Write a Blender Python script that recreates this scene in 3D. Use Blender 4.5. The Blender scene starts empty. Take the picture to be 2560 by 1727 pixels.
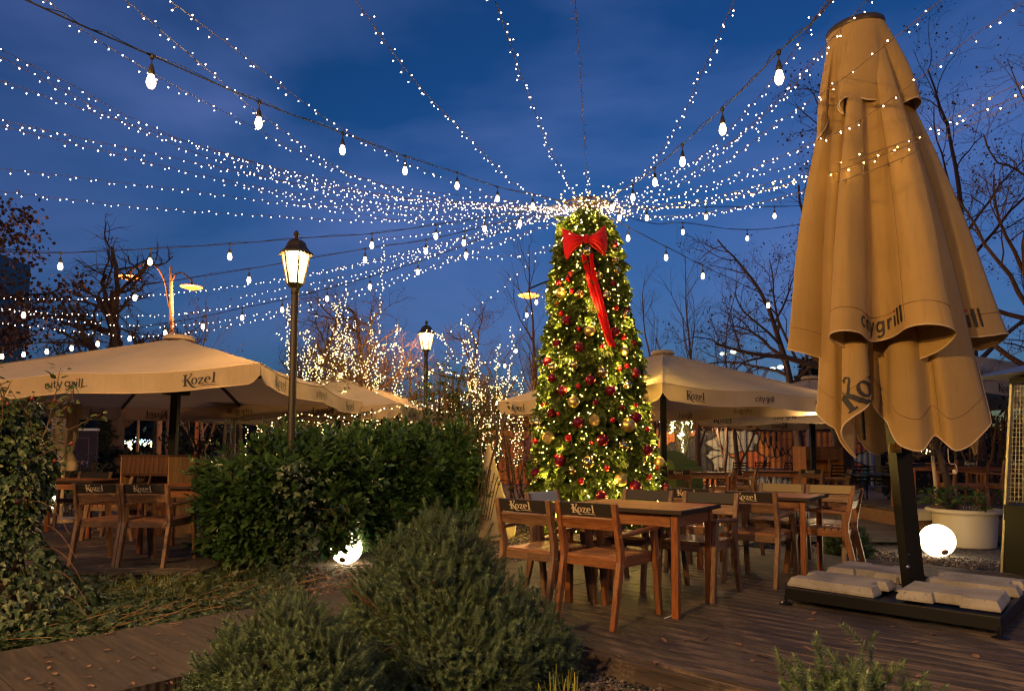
import bpy, math, random
import numpy as np
from mathutils import Vector, Matrix, Euler, noise

SC = bpy.context.scene
COL = SC.collection
PI = math.pi
R = math.radians
rnd = random.Random(11)

# ------------------------------------------------------------------ camera
EYE = 1.15
F_PX, CX, PPY = 1707.0, 1280.0, 1022.0
cam_d = bpy.data.cameras.new('camera')
cam = bpy.data.objects.new('camera', cam_d)
COL.objects.link(cam)
cam_d.lens = 24.0
cam_d.sensor_width = 36.0
cam_d.shift_y = (PPY - 863.5) / 2560.0
cam_d.clip_start = 0.05
cam_d.clip_end = 3000
cam.location = (0, 0, EYE)
CAMROT = Matrix.Rotation(R(93.6), 3, 'X') @ Matrix.Rotation(R(0.3), 3, 'Z')
cam.rotation_euler = CAMROT.to_euler()
cam_d.dof.use_dof = True
cam_d.dof.focus_distance = 5.6
cam_d.dof.aperture_fstop = 5.6
SC.camera = cam

# ------------------------------------------------------------------ sky at dusk
world = bpy.data.worlds.new('World')
SC.world = world
world.use_nodes = True
wn = world.node_tree.nodes
wl = world.node_tree.links
wn.clear()
w_out = wn.new('ShaderNodeOutputWorld')
w_bg = wn.new('ShaderNodeBackground')
w_sky = wn.new('ShaderNodeTexSky')
w_sky.sky_type = 'NISHITA'
w_sky.sun_disc = False
SUN_EL, SUN_ROT = R(-1.0), R(25)
w_sky.sun_elevation = SUN_EL
w_sky.sun_rotation = SUN_ROT
w_sky.ozone_density = 5.0
w_sky.dust_density = 0.6
w_tc = wn.new('ShaderNodeTexCoord')
w_map = wn.new('ShaderNodeMapping')
w_map.inputs['Scale'].default_value = (1.0, 1.0, 2.6)
w_noise = wn.new('ShaderNodeTexNoise')
w_noise.inputs['Scale'].default_value = 1.7
w_noise.inputs['Detail'].default_value = 5
w_noise.inputs['Roughness'].default_value = 0.5
w_noise.inputs['Distortion'].default_value = 0.4
w_ramp = wn.new('ShaderNodeValToRGB')
w_ramp.color_ramp.elements[0].position = 0.42
w_ramp.color_ramp.elements[0].color = (0, 0, 0, 1)
w_ramp.color_ramp.elements[1].position = 0.72
w_ramp.color_ramp.elements[1].color = (1, 1, 1, 1)
# clear dusk blue: the sky texture tinted, then soft cloud haze over it
w_tint = wn.new('ShaderNodeMix'); w_tint.data_type = 'RGBA'; w_tint.blend_type = 'MULTIPLY'
w_tint.inputs['Factor'].default_value = 1.0
w_tint.inputs['B'].default_value = (0.66, 1.24, 0.96, 1)
w_mix = wn.new('ShaderNodeMix'); w_mix.data_type = 'RGBA'
w_mix.inputs['B'].default_value = (0.22, 0.33, 0.84, 1)
w_cf = wn.new('ShaderNodeMath'); w_cf.operation = 'MULTIPLY'; w_cf.inputs[1].default_value = 0.55
wl.new(w_tc.outputs['Generated'], w_map.inputs['Vector'])
wl.new(w_map.outputs['Vector'], w_noise.inputs['Vector'])
wl.new(w_noise.outputs['Fac'], w_ramp.inputs['Fac'])
wl.new(w_ramp.outputs['Color'], w_cf.inputs[0])
wl.new(w_sky.outputs['Color'], w_tint.inputs['A'])
wl.new(w_tint.outputs['Result'], w_mix.inputs['A'])
wl.new(w_cf.outputs[0], w_mix.inputs['Factor'])
w_sep = wn.new('ShaderNodeSeparateXYZ'); wl.new(w_tc.outputs['Generated'], w_sep.inputs['Vector'])
w_el = wn.new('ShaderNodeMapRange'); w_el.inputs['From Min'].default_value = 0.0; w_el.inputs['From Max'].default_value = 0.34
w_el.inputs['To Min'].default_value = 0.66; w_el.inputs['To Max'].default_value = 1.06
wl.new(w_sep.outputs['Z'], w_el.inputs['Value'])
w_sc = wn.new('ShaderNodeVectorMath'); w_sc.operation = 'SCALE'
wl.new(w_mix.outputs['Result'], w_sc.inputs[0]); wl.new(w_el.outputs['Result'], w_sc.inputs['Scale'])
wl.new(w_sc.outputs['Vector'], w_bg.inputs['Color'])
wl.new(w_bg.outputs['Background'], w_out.inputs['Surface'])
w_bg.inputs['Strength'].default_value = 0.15

# last glow of the sun below the horizon: very weak and wide
sun_d = bpy.data.lights.new('sun', 'SUN')
sun_d.energy = 0.02
sun_d.angle = R(40)
sun_d.color = (0.75, 0.8, 1.0)
sun = bpy.data.objects.new('sun', sun_d)
COL.objects.link(sun)
sun.rotation_euler = (R(60), 0, R(25))

SC.render.engine = 'CYCLES'
SC.view_settings.view_transform = 'Standard'
SC.view_settings.look = 'None'
SC.view_settings.exposure = 2.0
SC.view_settings.gamma = 1.0
SC.view_settings.use_curve_mapping = False
SC.cycles.use_denoising = True
SC.cycles.use_light_tree = True
SC.cycles.max_bounces = 6
SC.cycles.diffuse_bounces = 3
SC.cycles.glossy_bounces = 3
SC.cycles.transmission_bounces = 4
SC.cycles.transparent_max_bounces = 8
SC.cycles.sample_clamp_indirect = 2.0
SC.cycles.sample_clamp_direct = 30.0
SC.cycles.caustics_reflective = False
SC.cycles.caustics_refractive = False
SC.render.film_transparent = False
SC.cycles.pixel_filter_type = 'BLACKMAN_HARRIS'
SC.cycles.filter_width = 1.25

# ------------------------------------------------------------------ placing
CAMPOS = Vector((0, 0, EYE))
def ray(px, py):
    return CAMROT @ Vector(((px - CX) / F_PX, -(py - PPY) / F_PX, -1.0))
def P(px, py, Y):
    """point of the place seen at photo pixel (px,py) whose distance ahead is Y"""
    d = ray(px, py)
    return CAMPOS + d * (Y / d.y)
def G(px, py, z=0.0):
    d = ray(px, py)
    return CAMPOS + d * ((z - EYE) / d.z)
DA = R(42)                       # the deck's own axes
UA = Vector((math.cos(DA), -math.sin(DA), 0))
VA = Vector((math.sin(DA), math.cos(DA), 0))
def UV(u, v, z=0.0):
    return UA * u + VA * v + Vector((0, 0, z))

# ------------------------------------------------------------------ objects
def tag(o, label=None, cat=None, group=None, kind=None):
    if label: o['label'] = label
    if cat: o['category'] = cat
    if group: o['group'] = group
    if kind: o['kind'] = kind
    return o
def thing(name, label, cat, loc=(0, 0, 0), rz=0.0, group=None):
    o = bpy.data.objects.new(name, None)
    o.empty_display_size = 0.1
    COL.objects.link(o)
    o.location = loc
    o.rotation_euler = (0, 0, rz)
    return tag(o, label, cat, group)
def link(name, me, parent=None, mats=None):
    o = bpy.data.objects.new(name, me)
    COL.objects.link(o)
    if parent is not None: o.parent = parent
    return o
def copy_tree(o, parent=None):
    c = o.copy(); COL.objects.link(c); c.parent = parent
    for ch in list(o.children):
        copy_tree(ch, c)
    return c

class MB:
    """collects verts and faces; build() links one mesh object"""
    def __init__(s):
        s.v = []; s.f = []; s.mi = []; s.smooth = []; s.m = 0; s.sm = False
    def add(s, vs, fs, M=None):
        n = len(s.v)
        if M is not None: vs = [M @ Vector(p) for p in vs]
        s.v.extend([tuple(p) for p in vs])
        for f in fs:
            s.f.append(tuple(i + n for i in f)); s.mi.append(s.m); s.smooth.append(s.sm)
    def box(s, c, d, M=None, tap=None):
        x, y, z = c; a, b, h = d[0] / 2, d[1] / 2, d[2] / 2
        t = tap if tap else 1.0
        vs = [(x-a, y-b, z-h), (x+a, y-b, z-h), (x+a, y+b, z-h), (x-a, y+b, z-h),
              (x-a*t, y-b*t, z+h), (x+a*t, y-b*t, z+h), (x+a*t, y+b*t, z+h), (x-a*t, y+b*t, z+h)]
        s.add(vs, [(3,2,1,0), (4,5,6,7), (0,1,5,4), (1,2,6,5), (2,3,7,6), (3,0,4,7)], M)
    def bar(s, p0, p1, w, h, up=(0, 0, 1), w1=None, h1=None):
        """a straight rectangular bar from p0 to p1, w across and h along up"""
        p0 = Vector(p0); p1 = Vector(p1); d = (p1 - p0).normalized()
        u = Vector(up); x = d.cross(u).normalized(); u = x.cross(d).normalized()
        w1 = w1 or w; h1 = h1 or h
        vs = []
        for p, a, b in ((p0, w/2, h/2), (p1, w1/2, h1/2)):
            for sx, su in ((-1,-1), (1,-1), (1,1), (-1,1)):
                vs.append(p + x*(a*sx) + u*(b*su))
        s.add(vs, [(0,1,2,3), (7,6,5,4), (0,4,5,1), (1,5,6,2), (2,6,7,3), (3,7,4,0)])
    def path(s, pts, rads, n=6, cap=True):
        """tube of varying radius along points"""
        pts = [Vector(p) for p in pts]
        base = len(s.v); k = len(pts)
        ref = Vector((0, 0, 1))
        d0 = (pts[1] - pts[0])
        if abs(d0.normalized().z) > 0.9: ref = Vector((1, 0, 0))
        for i, p in enumerate(pts):
            d = (pts[min(i+1, k-1)] - pts[max(i-1, 0)])
            if d.length < 1e-9: d = Vector((0, 0, 1))
            d.normalize()
            x = d.cross(ref)
            if x.length < 1e-4: x = d.orthogonal()
            x.normalize(); y = d.cross(x)
            r = rads[i] if hasattr(rads, '__len__') else rads
            for j in range(n):
                a = 2*PI*j/n
                s.v.append(tuple(p + x*(r*math.cos(a)) + y*(r*math.sin(a))))
        for i in range(k-1):
            for j in range(n):
                a = base+i*n+j; b = base+i*n+(j+1) % n
                s.f.append((a, b, b+n, a+n)); s.mi.append(s.m); s.smooth.append(s.sm)
        if cap:
            s.f.append(tuple(base+j for j in range(n))[::-1]); s.mi.append(s.m); s.smooth.append(False)
            s.f.append(tuple(base+(k-1)*n+j for j in range(n))); s.mi.append(s.m); s.smooth.append(False)
    def lathe(s, prof, n=20, c=(0, 0, 0), M=None, caps=True):
        vs = []; fs = []
        for (r, z) in prof:
            for j in range(n):
                a = 2*PI*j/n
                vs.append((c[0]+r*math.cos(a), c[1]+r*math.sin(a), c[2]+z))
        for i in range(len(prof)-1):
            for j in range(n):
                a = i*n+j; b = i*n+(j+1) % n
                fs.append((a, b, b+n, a+n))
        if caps:
            fs.append(tuple(range(n))[::-1]); fs.append(tuple((len(prof)-1)*n+j for j in range(n)))
        s.add(vs, fs, M)
    def sphere(s, c, r, n=12, m=8, sc=(1, 1, 1)):
        vs = [(c[0], c[1], c[2]-r*sc[2])]
        for i in range(1, m):
            t = PI*i/m
            for j in range(n):
                a = 2*PI*j/n
                vs.append((c[0]+r*sc[0]*math.sin(t)*math.cos(a), c[1]+r*sc[1]*math.sin(t)*math.sin(a), c[2]-r*sc[2]*math.cos(t)))
        vs.append((c[0], c[1], c[2]+r*sc[2])); top = len(vs)-1
        fs = [(0, 1+(j+1) % n, 1+j) for j in range(n)]
        for i in range(m-2):
            for j in range(n):
                a = 1+i*n+j; b = 1+i*n+(j+1) % n
                fs.append((a, b, b+n, a+n))
        fs += [(1+(m-2)*n+j, 1+(m-2)*n+(j+1) % n, top) for j in range(n)]
        s.add(vs, fs)
    def prism(s, poly, z0, z1, M=None, top=1.0):
        n = len(poly)
        cx = sum(p[0] for p in poly)/n; cy = sum(p[1] for p in poly)/n
        vs = [(x, y, z0) for x, y in poly] + [(cx+(x-cx)*top, cy+(y-cy)*top, z1) for x, y in poly]
        fs = [tuple(range(n))[::-1], tuple(range(n, 2*n))]
        fs += [(i, (i+1) % n, n+(i+1) % n, n+i) for i in range(n)]
        s.add(vs, fs, M)
    def grid(s, rows):
        """rows of points joined into a sheet"""
        n = len(s.v); w = len(rows[0])
        for r in rows: s.v.extend([tuple(p) for p in r])
        for i in range(len(rows)-1):
            for j in range(w-1):
                a = n+i*w+j
                s.f.append((a, a+1, a+1+w, a+w)); s.mi.append(s.m); s.smooth.append(s.sm)
    def mesh(s, name, mats):
        me = bpy.data.meshes.new(name)
        me.from_pydata(s.v, [], s.f)
        if not isinstance(mats, (list, tuple)): mats = [mats]
        for m in mats: me.materials.append(m)
        me.polygons.foreach_set('material_index', s.mi)
        me.polygons.foreach_set('use_smooth', s.smooth)
        me.update()
        return me
    def build(s, name, mats, parent=None):
        return link(name, s.mesh(name, mats), parent)

def bevel(o, w=0.004, seg=2):
    m = o.modifiers.new('bevel', 'BEVEL'); m.width = w; m.segments = seg; m.limit_method = 'ANGLE'
    return o

def scatter_mesh(name, tv, tf, pos, rot, scl, mats, midx=None, smooth=False):
    """N copies of a small template welded into one mesh: pos (N,3), rot (N,3,3), scl (N,) or (N,3)"""
    tv = np.asarray(tv, float); N = len(pos)
    scl = np.asarray(scl, float)
    if scl.ndim == 1: scl = scl[:, None].repeat(3, 1)
    v = tv[None, :, :] * scl[:, None, :]
    v = np.einsum('nij,nkj->nki', rot, v) + np.asarray(pos)[:, None, :]
    nv = len(tv)
    me = bpy.data.meshes.new(name)
    me.vertices.add(N*nv)
    me.vertices.foreach_set('co', v.reshape(-1))
    sizes = np.array([len(f) for f in tf]); flat = np.concatenate([np.array(f) for f in tf])
    loops = (flat[None, :] + (np.arange(N)*nv)[:, None]).reshape(-1)
    tot = np.tile(sizes, N); start = np.concatenate([[0], np.cumsum(tot)[:-1]])
    me.loops.add(len(loops)); me.loops.foreach_set('vertex_index', loops.astype(np.int32))
    me.polygons.add(len(tot))
    me.polygons.foreach_set('loop_start', start.astype(np.int32))
    me.polygons.foreach_set('loop_total', tot.astype(np.int32))
    if not isinstance(mats, (list, tuple)): mats = [mats]
    for m in mats: me.materials.append(m)
    if midx is not None:
        me.polygons.foreach_set('material_index', np.repeat(np.asarray(midx), len(tf)).astype(np.int32))
    me.polygons.foreach_set('use_smooth', np.full(len(tot), smooth))
    me.update(calc_edges=True)
    me.validate()
    return me

def rot_from_dir(d, roll):
    """(N,3) directions -> (N,3,3) matrices whose Y axis is d, spun by roll"""
    d = d / (np.linalg.norm(d, axis=1, keepdims=True)+1e-9)
    ref = np.tile(np.array([0, 0, 1.0]), (len(d), 1))
    ref[np.abs(d[:, 2]) > 0.95] = (1, 0, 0)
    x = np.cross(d, ref); x /= np.linalg.norm(x, axis=1, keepdims=True)
    z = np.cross(x, d)
    c, s_ = np.cos(roll)[:, None], np.sin(roll)[:, None]
    x2 = x*c + z*s_; z2 = -x*s_ + z*c
    return np.stack([x2, d, z2], axis=2)

# ------------------------------------------------------------------ materials
def mat(name, col, rough=0.6, metal=0.0, spec=None, **k):
    m = bpy.data.materials.new(name); m.use_nodes = True
    b = m.node_tree.nodes['Principled BSDF']
    b.inputs['Base Color'].default_value = (*col, 1)
    b.inputs['Roughness'].default_value = rough
    b.inputs['Metallic'].default_value = metal
    if spec is not None: b.inputs['Specular IOR Level'].default_value = spec
    for kk, vv in k.items():
        b.inputs[kk.replace('_', ' ')].default_value = vv
    return m
def nodes(m): return m.node_tree.nodes, m.node_tree.links, m.node_tree.nodes['Principled BSDF']
def coords(m, scale=(1, 1, 1), kind='Object'):
    n, l, b = nodes(m)
    tc = n.new('ShaderNodeTexCoord'); mp = n.new('ShaderNodeMapping')
    mp.inputs['Scale'].default_value = scale
    l.new(tc.outputs[kind], mp.inputs['Vector'])
    return mp.outputs['Vector']
def ntex(m, vec, scale, detail=4, rough=0.55, dist=0.0):
    n, l, b = nodes(m)
    t = n.new('ShaderNodeTexNoise')
    t.inputs['Scale'].default_value = scale; t.inputs['Detail'].default_value = detail
    t.inputs['Roughness'].default_value = rough; t.inputs['Distortion'].default_value = dist
    l.new(vec, t.inputs['Vector'])
    return t.outputs['Fac']
def ramp(m, fac, stops):
    n, l, b = nodes(m)
    r = n.new('ShaderNodeValToRGB'); e = r.color_ramp.elements
    while len(e) < len(stops): e.new(0.5)
    for i, (p, c) in enumerate(stops):
        e[i].position = p; e[i].color = (*c, 1) if len(c) == 3 else c
    l.new(fac, r.inputs['Fac'])
    return r.outputs['Color']
def mixc(m, fac, a, b_, blend='MIX'):
    n, l, b = nodes(m)
    x = n.new('ShaderNodeMix'); x.data_type = 'RGBA'; x.blend_type = blend
    for s, v in (('Factor', fac), ('A', a), ('B', b_)):
        if isinstance(v, (int, float)): x.inputs[s].default_value = v
        elif isinstance(v, tuple): x.inputs[s].default_value = (*v, 1)
        else: l.new(v, x.inputs[s])
    return x.outputs['Result']
def bump(m, h, strength=0.3, dist=0.01):
    n, l, b = nodes(m)
    x = n.new('ShaderNodeBump'); x.inputs['Strength'].default_value = strength; x.inputs['Distance'].default_value = dist
    l.new(h, x.inputs['Height'])
    l.new(x.outputs['Normal'], b.inputs['Normal'])
def rand(m):
    n, l, b = nodes(m)
    return n.new('ShaderNodeObjectInfo').outputs['Random']

def wood(name, c0, c1, c2, rough=0.42, grain=(3, 3, 40), vary=0.25):
    """c0 dark streak, c1 body, c2 light; grain stretched along one axis"""
    m = mat(name, c1, rough)
    n, l, b = nodes(m)
    v = coords(m, grain)
    f = ntex(m, v, 2.2, 6, 0.6, 0.6)
    c = ramp(m, f, [(0.28, c0), (0.5, c1), (0.75, c2)])
    f2 = ntex(m, coords(m, (1, 1, 1)), 5, 3)
    c = mixc(m, f2, c, mixc(m, 1.0, c, (0.62, 0.6, 0.58), 'MULTIPLY'))
    r = rand(m)
    hs = n.new('ShaderNodeHueSaturation')
    mr = n.new('ShaderNodeMapRange'); mr.inputs['To Min'].default_value = 1-vary; mr.inputs['To Max'].default_value = 1+vary
    l.new(r, mr.inputs['Value']); l.new(mr.outputs['Result'], hs.inputs['Value']); l.new(c, hs.inputs['Color'])
    l.new(hs.outputs['Color'], b.inputs['Base Color'])
    bump(m, f, 0.15, 0.004)
    return m

M = {}
M['teak'] = wood('teak_orange', (.15, .045, .012), (.32, .105, .03), (.44, .17, .06), .38, (26, 26, 2.5), .15)
for _s, _c in (('teak', ((.14, .048, .016), (.29, .108, .036), (.42, .18, .07), .42)), ('teak_old', ((.10, .05, .025), (.24, .125, .06), (.36, .21, .115), .5))):
    for _a, _g in (('z', (26, 26, 2.5)), ('x', (2.5, 26, 26)), ('y', (26, 2.5, 26))): M[_s+'_'+_a] = wood(_s+'_grain_'+_a, *_c[:3], _c[3], _g, .15)
M['teak_old'] = wood('teak_weathered', (.12, .06, .03), (.25, .13, .06), (.36, .21, .11), .5, (4, 4, 30), .15)
M['seatwood'] = wood('seat_slat_wood', (.2, .08, .035), (.38, .17, .075), (.5, .25, .13), .4, (3, 40, 40), .2)
M['tabletop'] = wood('tabletop_board', (.22, .07, .025), (.42, .155, .055), (.55, .24, .095), .6, (3, 30, 30), .2)
M['tabletop'].node_tree.nodes['Principled BSDF'].inputs['Specular IOR Level'].default_value = .08
M['darkwood'] = wood('dark_cabinet_wood', (.05, .02, .01), (.12, .05, .022), (.2, .09, .04), .5, (30, 30, 3), .2)
M['palewood'] = wood('pale_board_wood', (.22, .12, .05), (.36, .2, .09), (.5, .3, .15), .55, (25, 25, 3), .2)
M['black'] = mat('black_paint', (.008, .008, .009), .42, 0, .3)
M['blackpanel'] = mat('black_back_panel', (.022, .016, .012), .6)
M['print_cream'] = mat('cream_print', (.62, .5, .33), .6)
M['print_black'] = mat('black_print', (.03, .028, .03), .7)
M['print_red'] = mat('red_print', (.5, .03, .03), .7)
M['print_ghost'] = mat('print_showing_through', (.17, .09, .035), .9)
M['steel'] = mat('brushed_steel', (.55, .5, .42), .42, 1.0)
M['screw'] = mat('screw_steel', (.7, .68, .62), .25, 1.0)
M['brass'] = mat('brass_plate', (.7, .5, .2), .3, 1.0)
M['cable'] = mat('black_cable', (.02, .015, .012), .6)
M['cable_warm'] = mat('brown_cable', (.10, .055, .035), .6)
M['socket'] = mat('lamp_socket_black', (.03, .022, .012), .5)

# deck boards: dark wet stain with worn light streaks, fine grooves along the board
def deck_mat(name, c0, c1, wear, rough, groove=22.0, wear_amt=(.52, .7)):
    m = mat(name, c1, rough)
    n, l, b = nodes(m)
    v = coords(m, (1.2, 14, 14))
    f = ntex(m, v, 1.6, 6, 0.65, 0.3)
    c = ramp(m, f, [(0.3, c0), (0.65, c1)])
    vg = coords(m, (.8, 4.5, 1), 'Object')
    mo = n.new('ShaderNodeVectorMath'); mo.operation = 'ADD'
    ln = n.new('ShaderNodeObjectInfo')
    l.new(vg, mo.inputs[0]); l.new(ln.outputs['Location'], mo.inputs[1])
    f2 = ntex(m, mo.outputs['Vector'], 1.9, 7, 0.72, 0.6)
    wf = ramp(m, f2, [(wear_amt[0], (0, 0, 0)), (wear_amt[1], (1, 1, 1))])
    c = mixc(m, wf, c, wear)
    hs = n.new('ShaderNodeHueSaturation')
    mr = n.new('ShaderNodeMapRange'); mr.inputs['To Min'].default_value = .75; mr.inputs['To Max'].default_value = 1.25
    l.new(ln.outputs['Random'], mr.inputs['Value']); l.new(mr.outputs['Result'], hs.inputs['Value']); l.new(c, hs.inputs['Color'])
    l.new(hs.outputs['Color'], b.inputs['Base Color'])
    rr = ramp(m, f2, [(.3, (rough*.7,)*3), (.7, (min(1, rough*1.5),)*3)])
    l.new(rr, b.inputs['Roughness'])
    w = n.new('ShaderNodeTexWave'); w.wave_type = 'BANDS'; w.bands_direction = 'Y'
    w.inputs['Scale'].default_value = groove; w.inputs['Distortion'].default_value = 0.15
    l.new(coords(m), w.inputs['Vector'])
    ad = n.new('ShaderNodeMath'); ad.operation = 'MULTIPLY_ADD'; ad.inputs[1].default_value = .6
    l.new(w.outputs['Fac'], ad.inputs[0]); l.new(f, ad.inputs[2])
    bump(m, ad.outputs[0], 0.9, 0.008)
    return m
M['deck'] = deck_mat('deck_board_wood', (.022, .016, .016), (.07, .052, .048), (.27, .19, .125), .62, 22.0, (.49, .66))
M['deck_old'] = deck_mat('deck_board_grey', (.03, .02, .018), (.075, .055, .045), (.15, .11, .08), .6)
M['ribbed'] = deck_mat('ribbed_path', (.022, .015, .012), (.055, .04, .032), (.095, .07, .055), .7, 7.0)

def ground_mat(name, stops, scale=60, rough=.9, bd=.03):
    m = mat(name, stops[1][1], rough)
    n, l, b = nodes(m)
    v = coords(m)
    vo = n.new('ShaderNodeTexVoronoi'); vo.inputs['Scale'].default_value = scale
    l.new(v, vo.inputs['Vector'])
    g = n.new('ShaderNodeSeparateColor'); l.new(vo.outputs['Color'], g.inputs['Color'])
    f = ntex(m, v, 1.3, 5)
    c = ramp(m, g.outputs['Red'], stops)
    c = mixc(m, f, mixc(m, 1.0, c, (.5, .45, .42), 'MULTIPLY'), c)
    l.new(c, b.inputs['Base Color'])
    bump(m, vo.outputs['Distance'], 0.8, bd)
    return m
M['gravel'] = ground_mat('gravel_ground', [(0, (.03, .026, .026)), (.5, (.10, .085, .08)), (1, (.24, .2, .18))], 45)
M['soil'] = ground_mat('dark_soil', [(0, (.012, .009, .006)), (.5, (.03, .02, .013)), (1, (.07, .045, .025))], 40)
M['road'] = ground_mat('asphalt', [(0, (.03, .03, .035)), (1, (.06, .06, .07))], 90, .8, .005)

def concrete():
    m = mat('concrete_slab_face', (.42, .36, .28), .85)
    n, l, b = nodes(m)
    v = coords(m)
    f = ntex(m, v, 3.5, 6, .6)
    f2 = ntex(m, v, 60, 3)
    c = ramp(m, f, [(.3, (.24, .215, .18)), (.5, (.37, .34, .29)), (.75, (.46, .43, .37))])
    p = ramp(m, f2, [(.28, (.3, .3, .3)), (.4, (1, 1, 1))])
    c = mixc(m, .7, c, p, 'MULTIPLY')
    l.new(c, b.inputs['Base Color'])
    bump(m, f2, .5, .004)
    return m
M['concrete'] = concrete()

def fabric(name, col, dark, trans=.12, stain=True):
    m = mat(name, col, .85)
    n, l, b = nodes(m)
    v = coords(m)
    f = ntex(m, v, 1.1, 5, .6)
    c = ramp(m, f, [(.3, dark), (.7, col)])
    f2 = ntex(m, coords(m, (9, 9, 1.0)), 3.5, 5, .6)
    c = mixc(m, ramp(m, f2, [(.52, (0, 0, 0)), (.8, (.38, .38, .38))]), c, tuple(x*.6 for x in dark))
    wv = ntex(m, coords(m, (1, 1, 1)), 260, 1)
    l.new(c, b.inputs['Base Color'])
    f3 = ntex(m, coords(m), 3.2, 4, .5, .8)
    ad = n.new('ShaderNodeMath'); ad.operation = 'MULTIPLY_ADD'; ad.inputs[1].default_value = .03
    l.new(wv, ad.inputs[0]); l.new(f3, ad.inputs[2])
    bump(m, ad.outputs[0], .4, .02)
    if 'Sheen Weight' in b.inputs: b.inputs['Sheen Weight'].default_value = .15
    tr = n.new('ShaderNodeBsdfTranslucent'); l.new(c, tr.inputs['Color'])
    ms = n.new('ShaderNodeMixShader'); ms.inputs['Fac'].default_value = trans
    out = n['Material Output']
    l.new(b.outputs[0], ms.inputs[1]); l.new(tr.outputs[0], ms.inputs[2]); l.new(ms.outputs[0], out.inputs['Surface'])
    return m
M['canvas'] = fabric('beige_canvas', (.58, .44, .29), (.46, .34, .21), .22)
M['canvas_front'] = fabric('beige_canvas_folded', (.50, .325, .125), (.37, .235, .085), .08)
M['hem'] = mat('pale_hem_tape', (.66, .5, .32), .8)
M['seam'] = mat('seam_stitching', (.24, .15, .07), .9)
M['fleece'] = fabric('white_fleece', (.6, .5, .36), (.42, .33, .22), .3)

def leaf_mat(name, cols, rough=.4, trans=.25, spec=.5):
    m = mat(name, cols[1], rough, spec=spec)
    n, l, b = nodes(m)
    g = n.new('ShaderNodeNewGeometry')
    f = ntex(m, coords(m, kind='Object'), 6.5, 3, .7)
    a = n.new('ShaderNodeMath'); a.operation = 'MULTIPLY_ADD'; a.inputs[1].default_value = .6
    l.new(g.outputs['Random Per Island'], a.inputs[0])
    h = n.new('ShaderNodeMath'); h.operation = 'MULTIPLY'; h.inputs[1].default_value = .4; l.new(f, h.inputs[0]); l.new(h.outputs[0], a.inputs[2])
    k = len(cols)-1
    c = ramp(m, a.outputs[0], [(.12+.76*i/k, c_) for i, c_ in enumerate(cols)])
    l.new(c, b.inputs['Base Color'])
    tr = n.new('ShaderNodeBsdfTranslucent'); l.new(c, tr.inputs['Color'])
    ms = n.new('ShaderNodeMixShader'); ms.inputs['Fac'].default_value = trans
    l.new(b.outputs[0], ms.inputs[1]); l.new(tr.outputs[0], ms.inputs[2]); l.new(ms.outputs[0], n['Material Output'].inputs['Surface'])
    return m
M['laurel'] = leaf_mat('laurel_leaf', [(.022, .055, .018), (.042, .10, .03), (.07, .14, .045), (.11, .155, .055)], .3, .28)
M['ivy'] = leaf_mat('ivy_leaf', [(.014, .034, .012), (.035, .068, .026), (.07, .105, .045), (.12, .14, .07)], .45, .15)
M['rose'] = leaf_mat('climbing_rose_leaf', [(.03, .05, .012), (.07, .10, .025), (.13, .14, .04)], .5, .3)
M['rosemary'] = leaf_mat('rosemary_needle', [(.03, .055, .022), (.075, .125, .055), (.14, .205, .095), (.22, .27, .15)], .6, .15)
M['fir'] = leaf_mat('fir_needle', [(.04, .065, .012), (.08, .125, .022), (.13, .18, .035), (.18, .22, .05)], .5, .4)
M['fern'] = leaf_mat('shrub_leaf', [(.03, .05, .012), (.06, .12, .03), (.13, .16, .03)], .45, .3)
M['autumn'] = leaf_mat('autumn_leaf', [(.12, .05, .015), (.3, .13, .03), (.45, .25, .05)], .6, .3)
M['brownleaf'] = leaf_mat('dry_leaf', [(.10, .05, .03), (.25, .13, .08), (.42, .27, .19)], .7, .1)
M['grass'] = leaf_mat('grass_blade', [(.05, .06, .01), (.14, .15, .03), (.3, .28, .07)], .6, .3)
M['yellowgrass'] = leaf_mat('yellow_green_blade', [(.2, .22, .03), (.4, .4, .05), (.6, .55, .12)], .5, .3)
M['conifer'] = leaf_mat('dark_conifer', [(.01, .014, .014), (.02, .03, .025), (.04, .045, .035)], .8, .1)

def bark(name, c0, c1):
    m = mat(name, c1, .85)
    n, l, b = nodes(m)
    f = ntex(m, coords(m, (6, 6, 1.2)), 4, 5, .65)
    l.new(ramp(m, f, [(.3, c0), (.7, c1)]), b.inputs['Base Color'])
    bump(m, f, .6, .02)
    return m
M['bark'] = bark('dark_bark', (.03, .017, .012), (.10, .055, .04))
M['bark_warm'] = bark('brown_bark', (.06, .03, .015), (.18, .09, .045))
M['bark_pale'] = bark('pale_bark', (.2, .12, .06), (.4, .27, .15))

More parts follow.
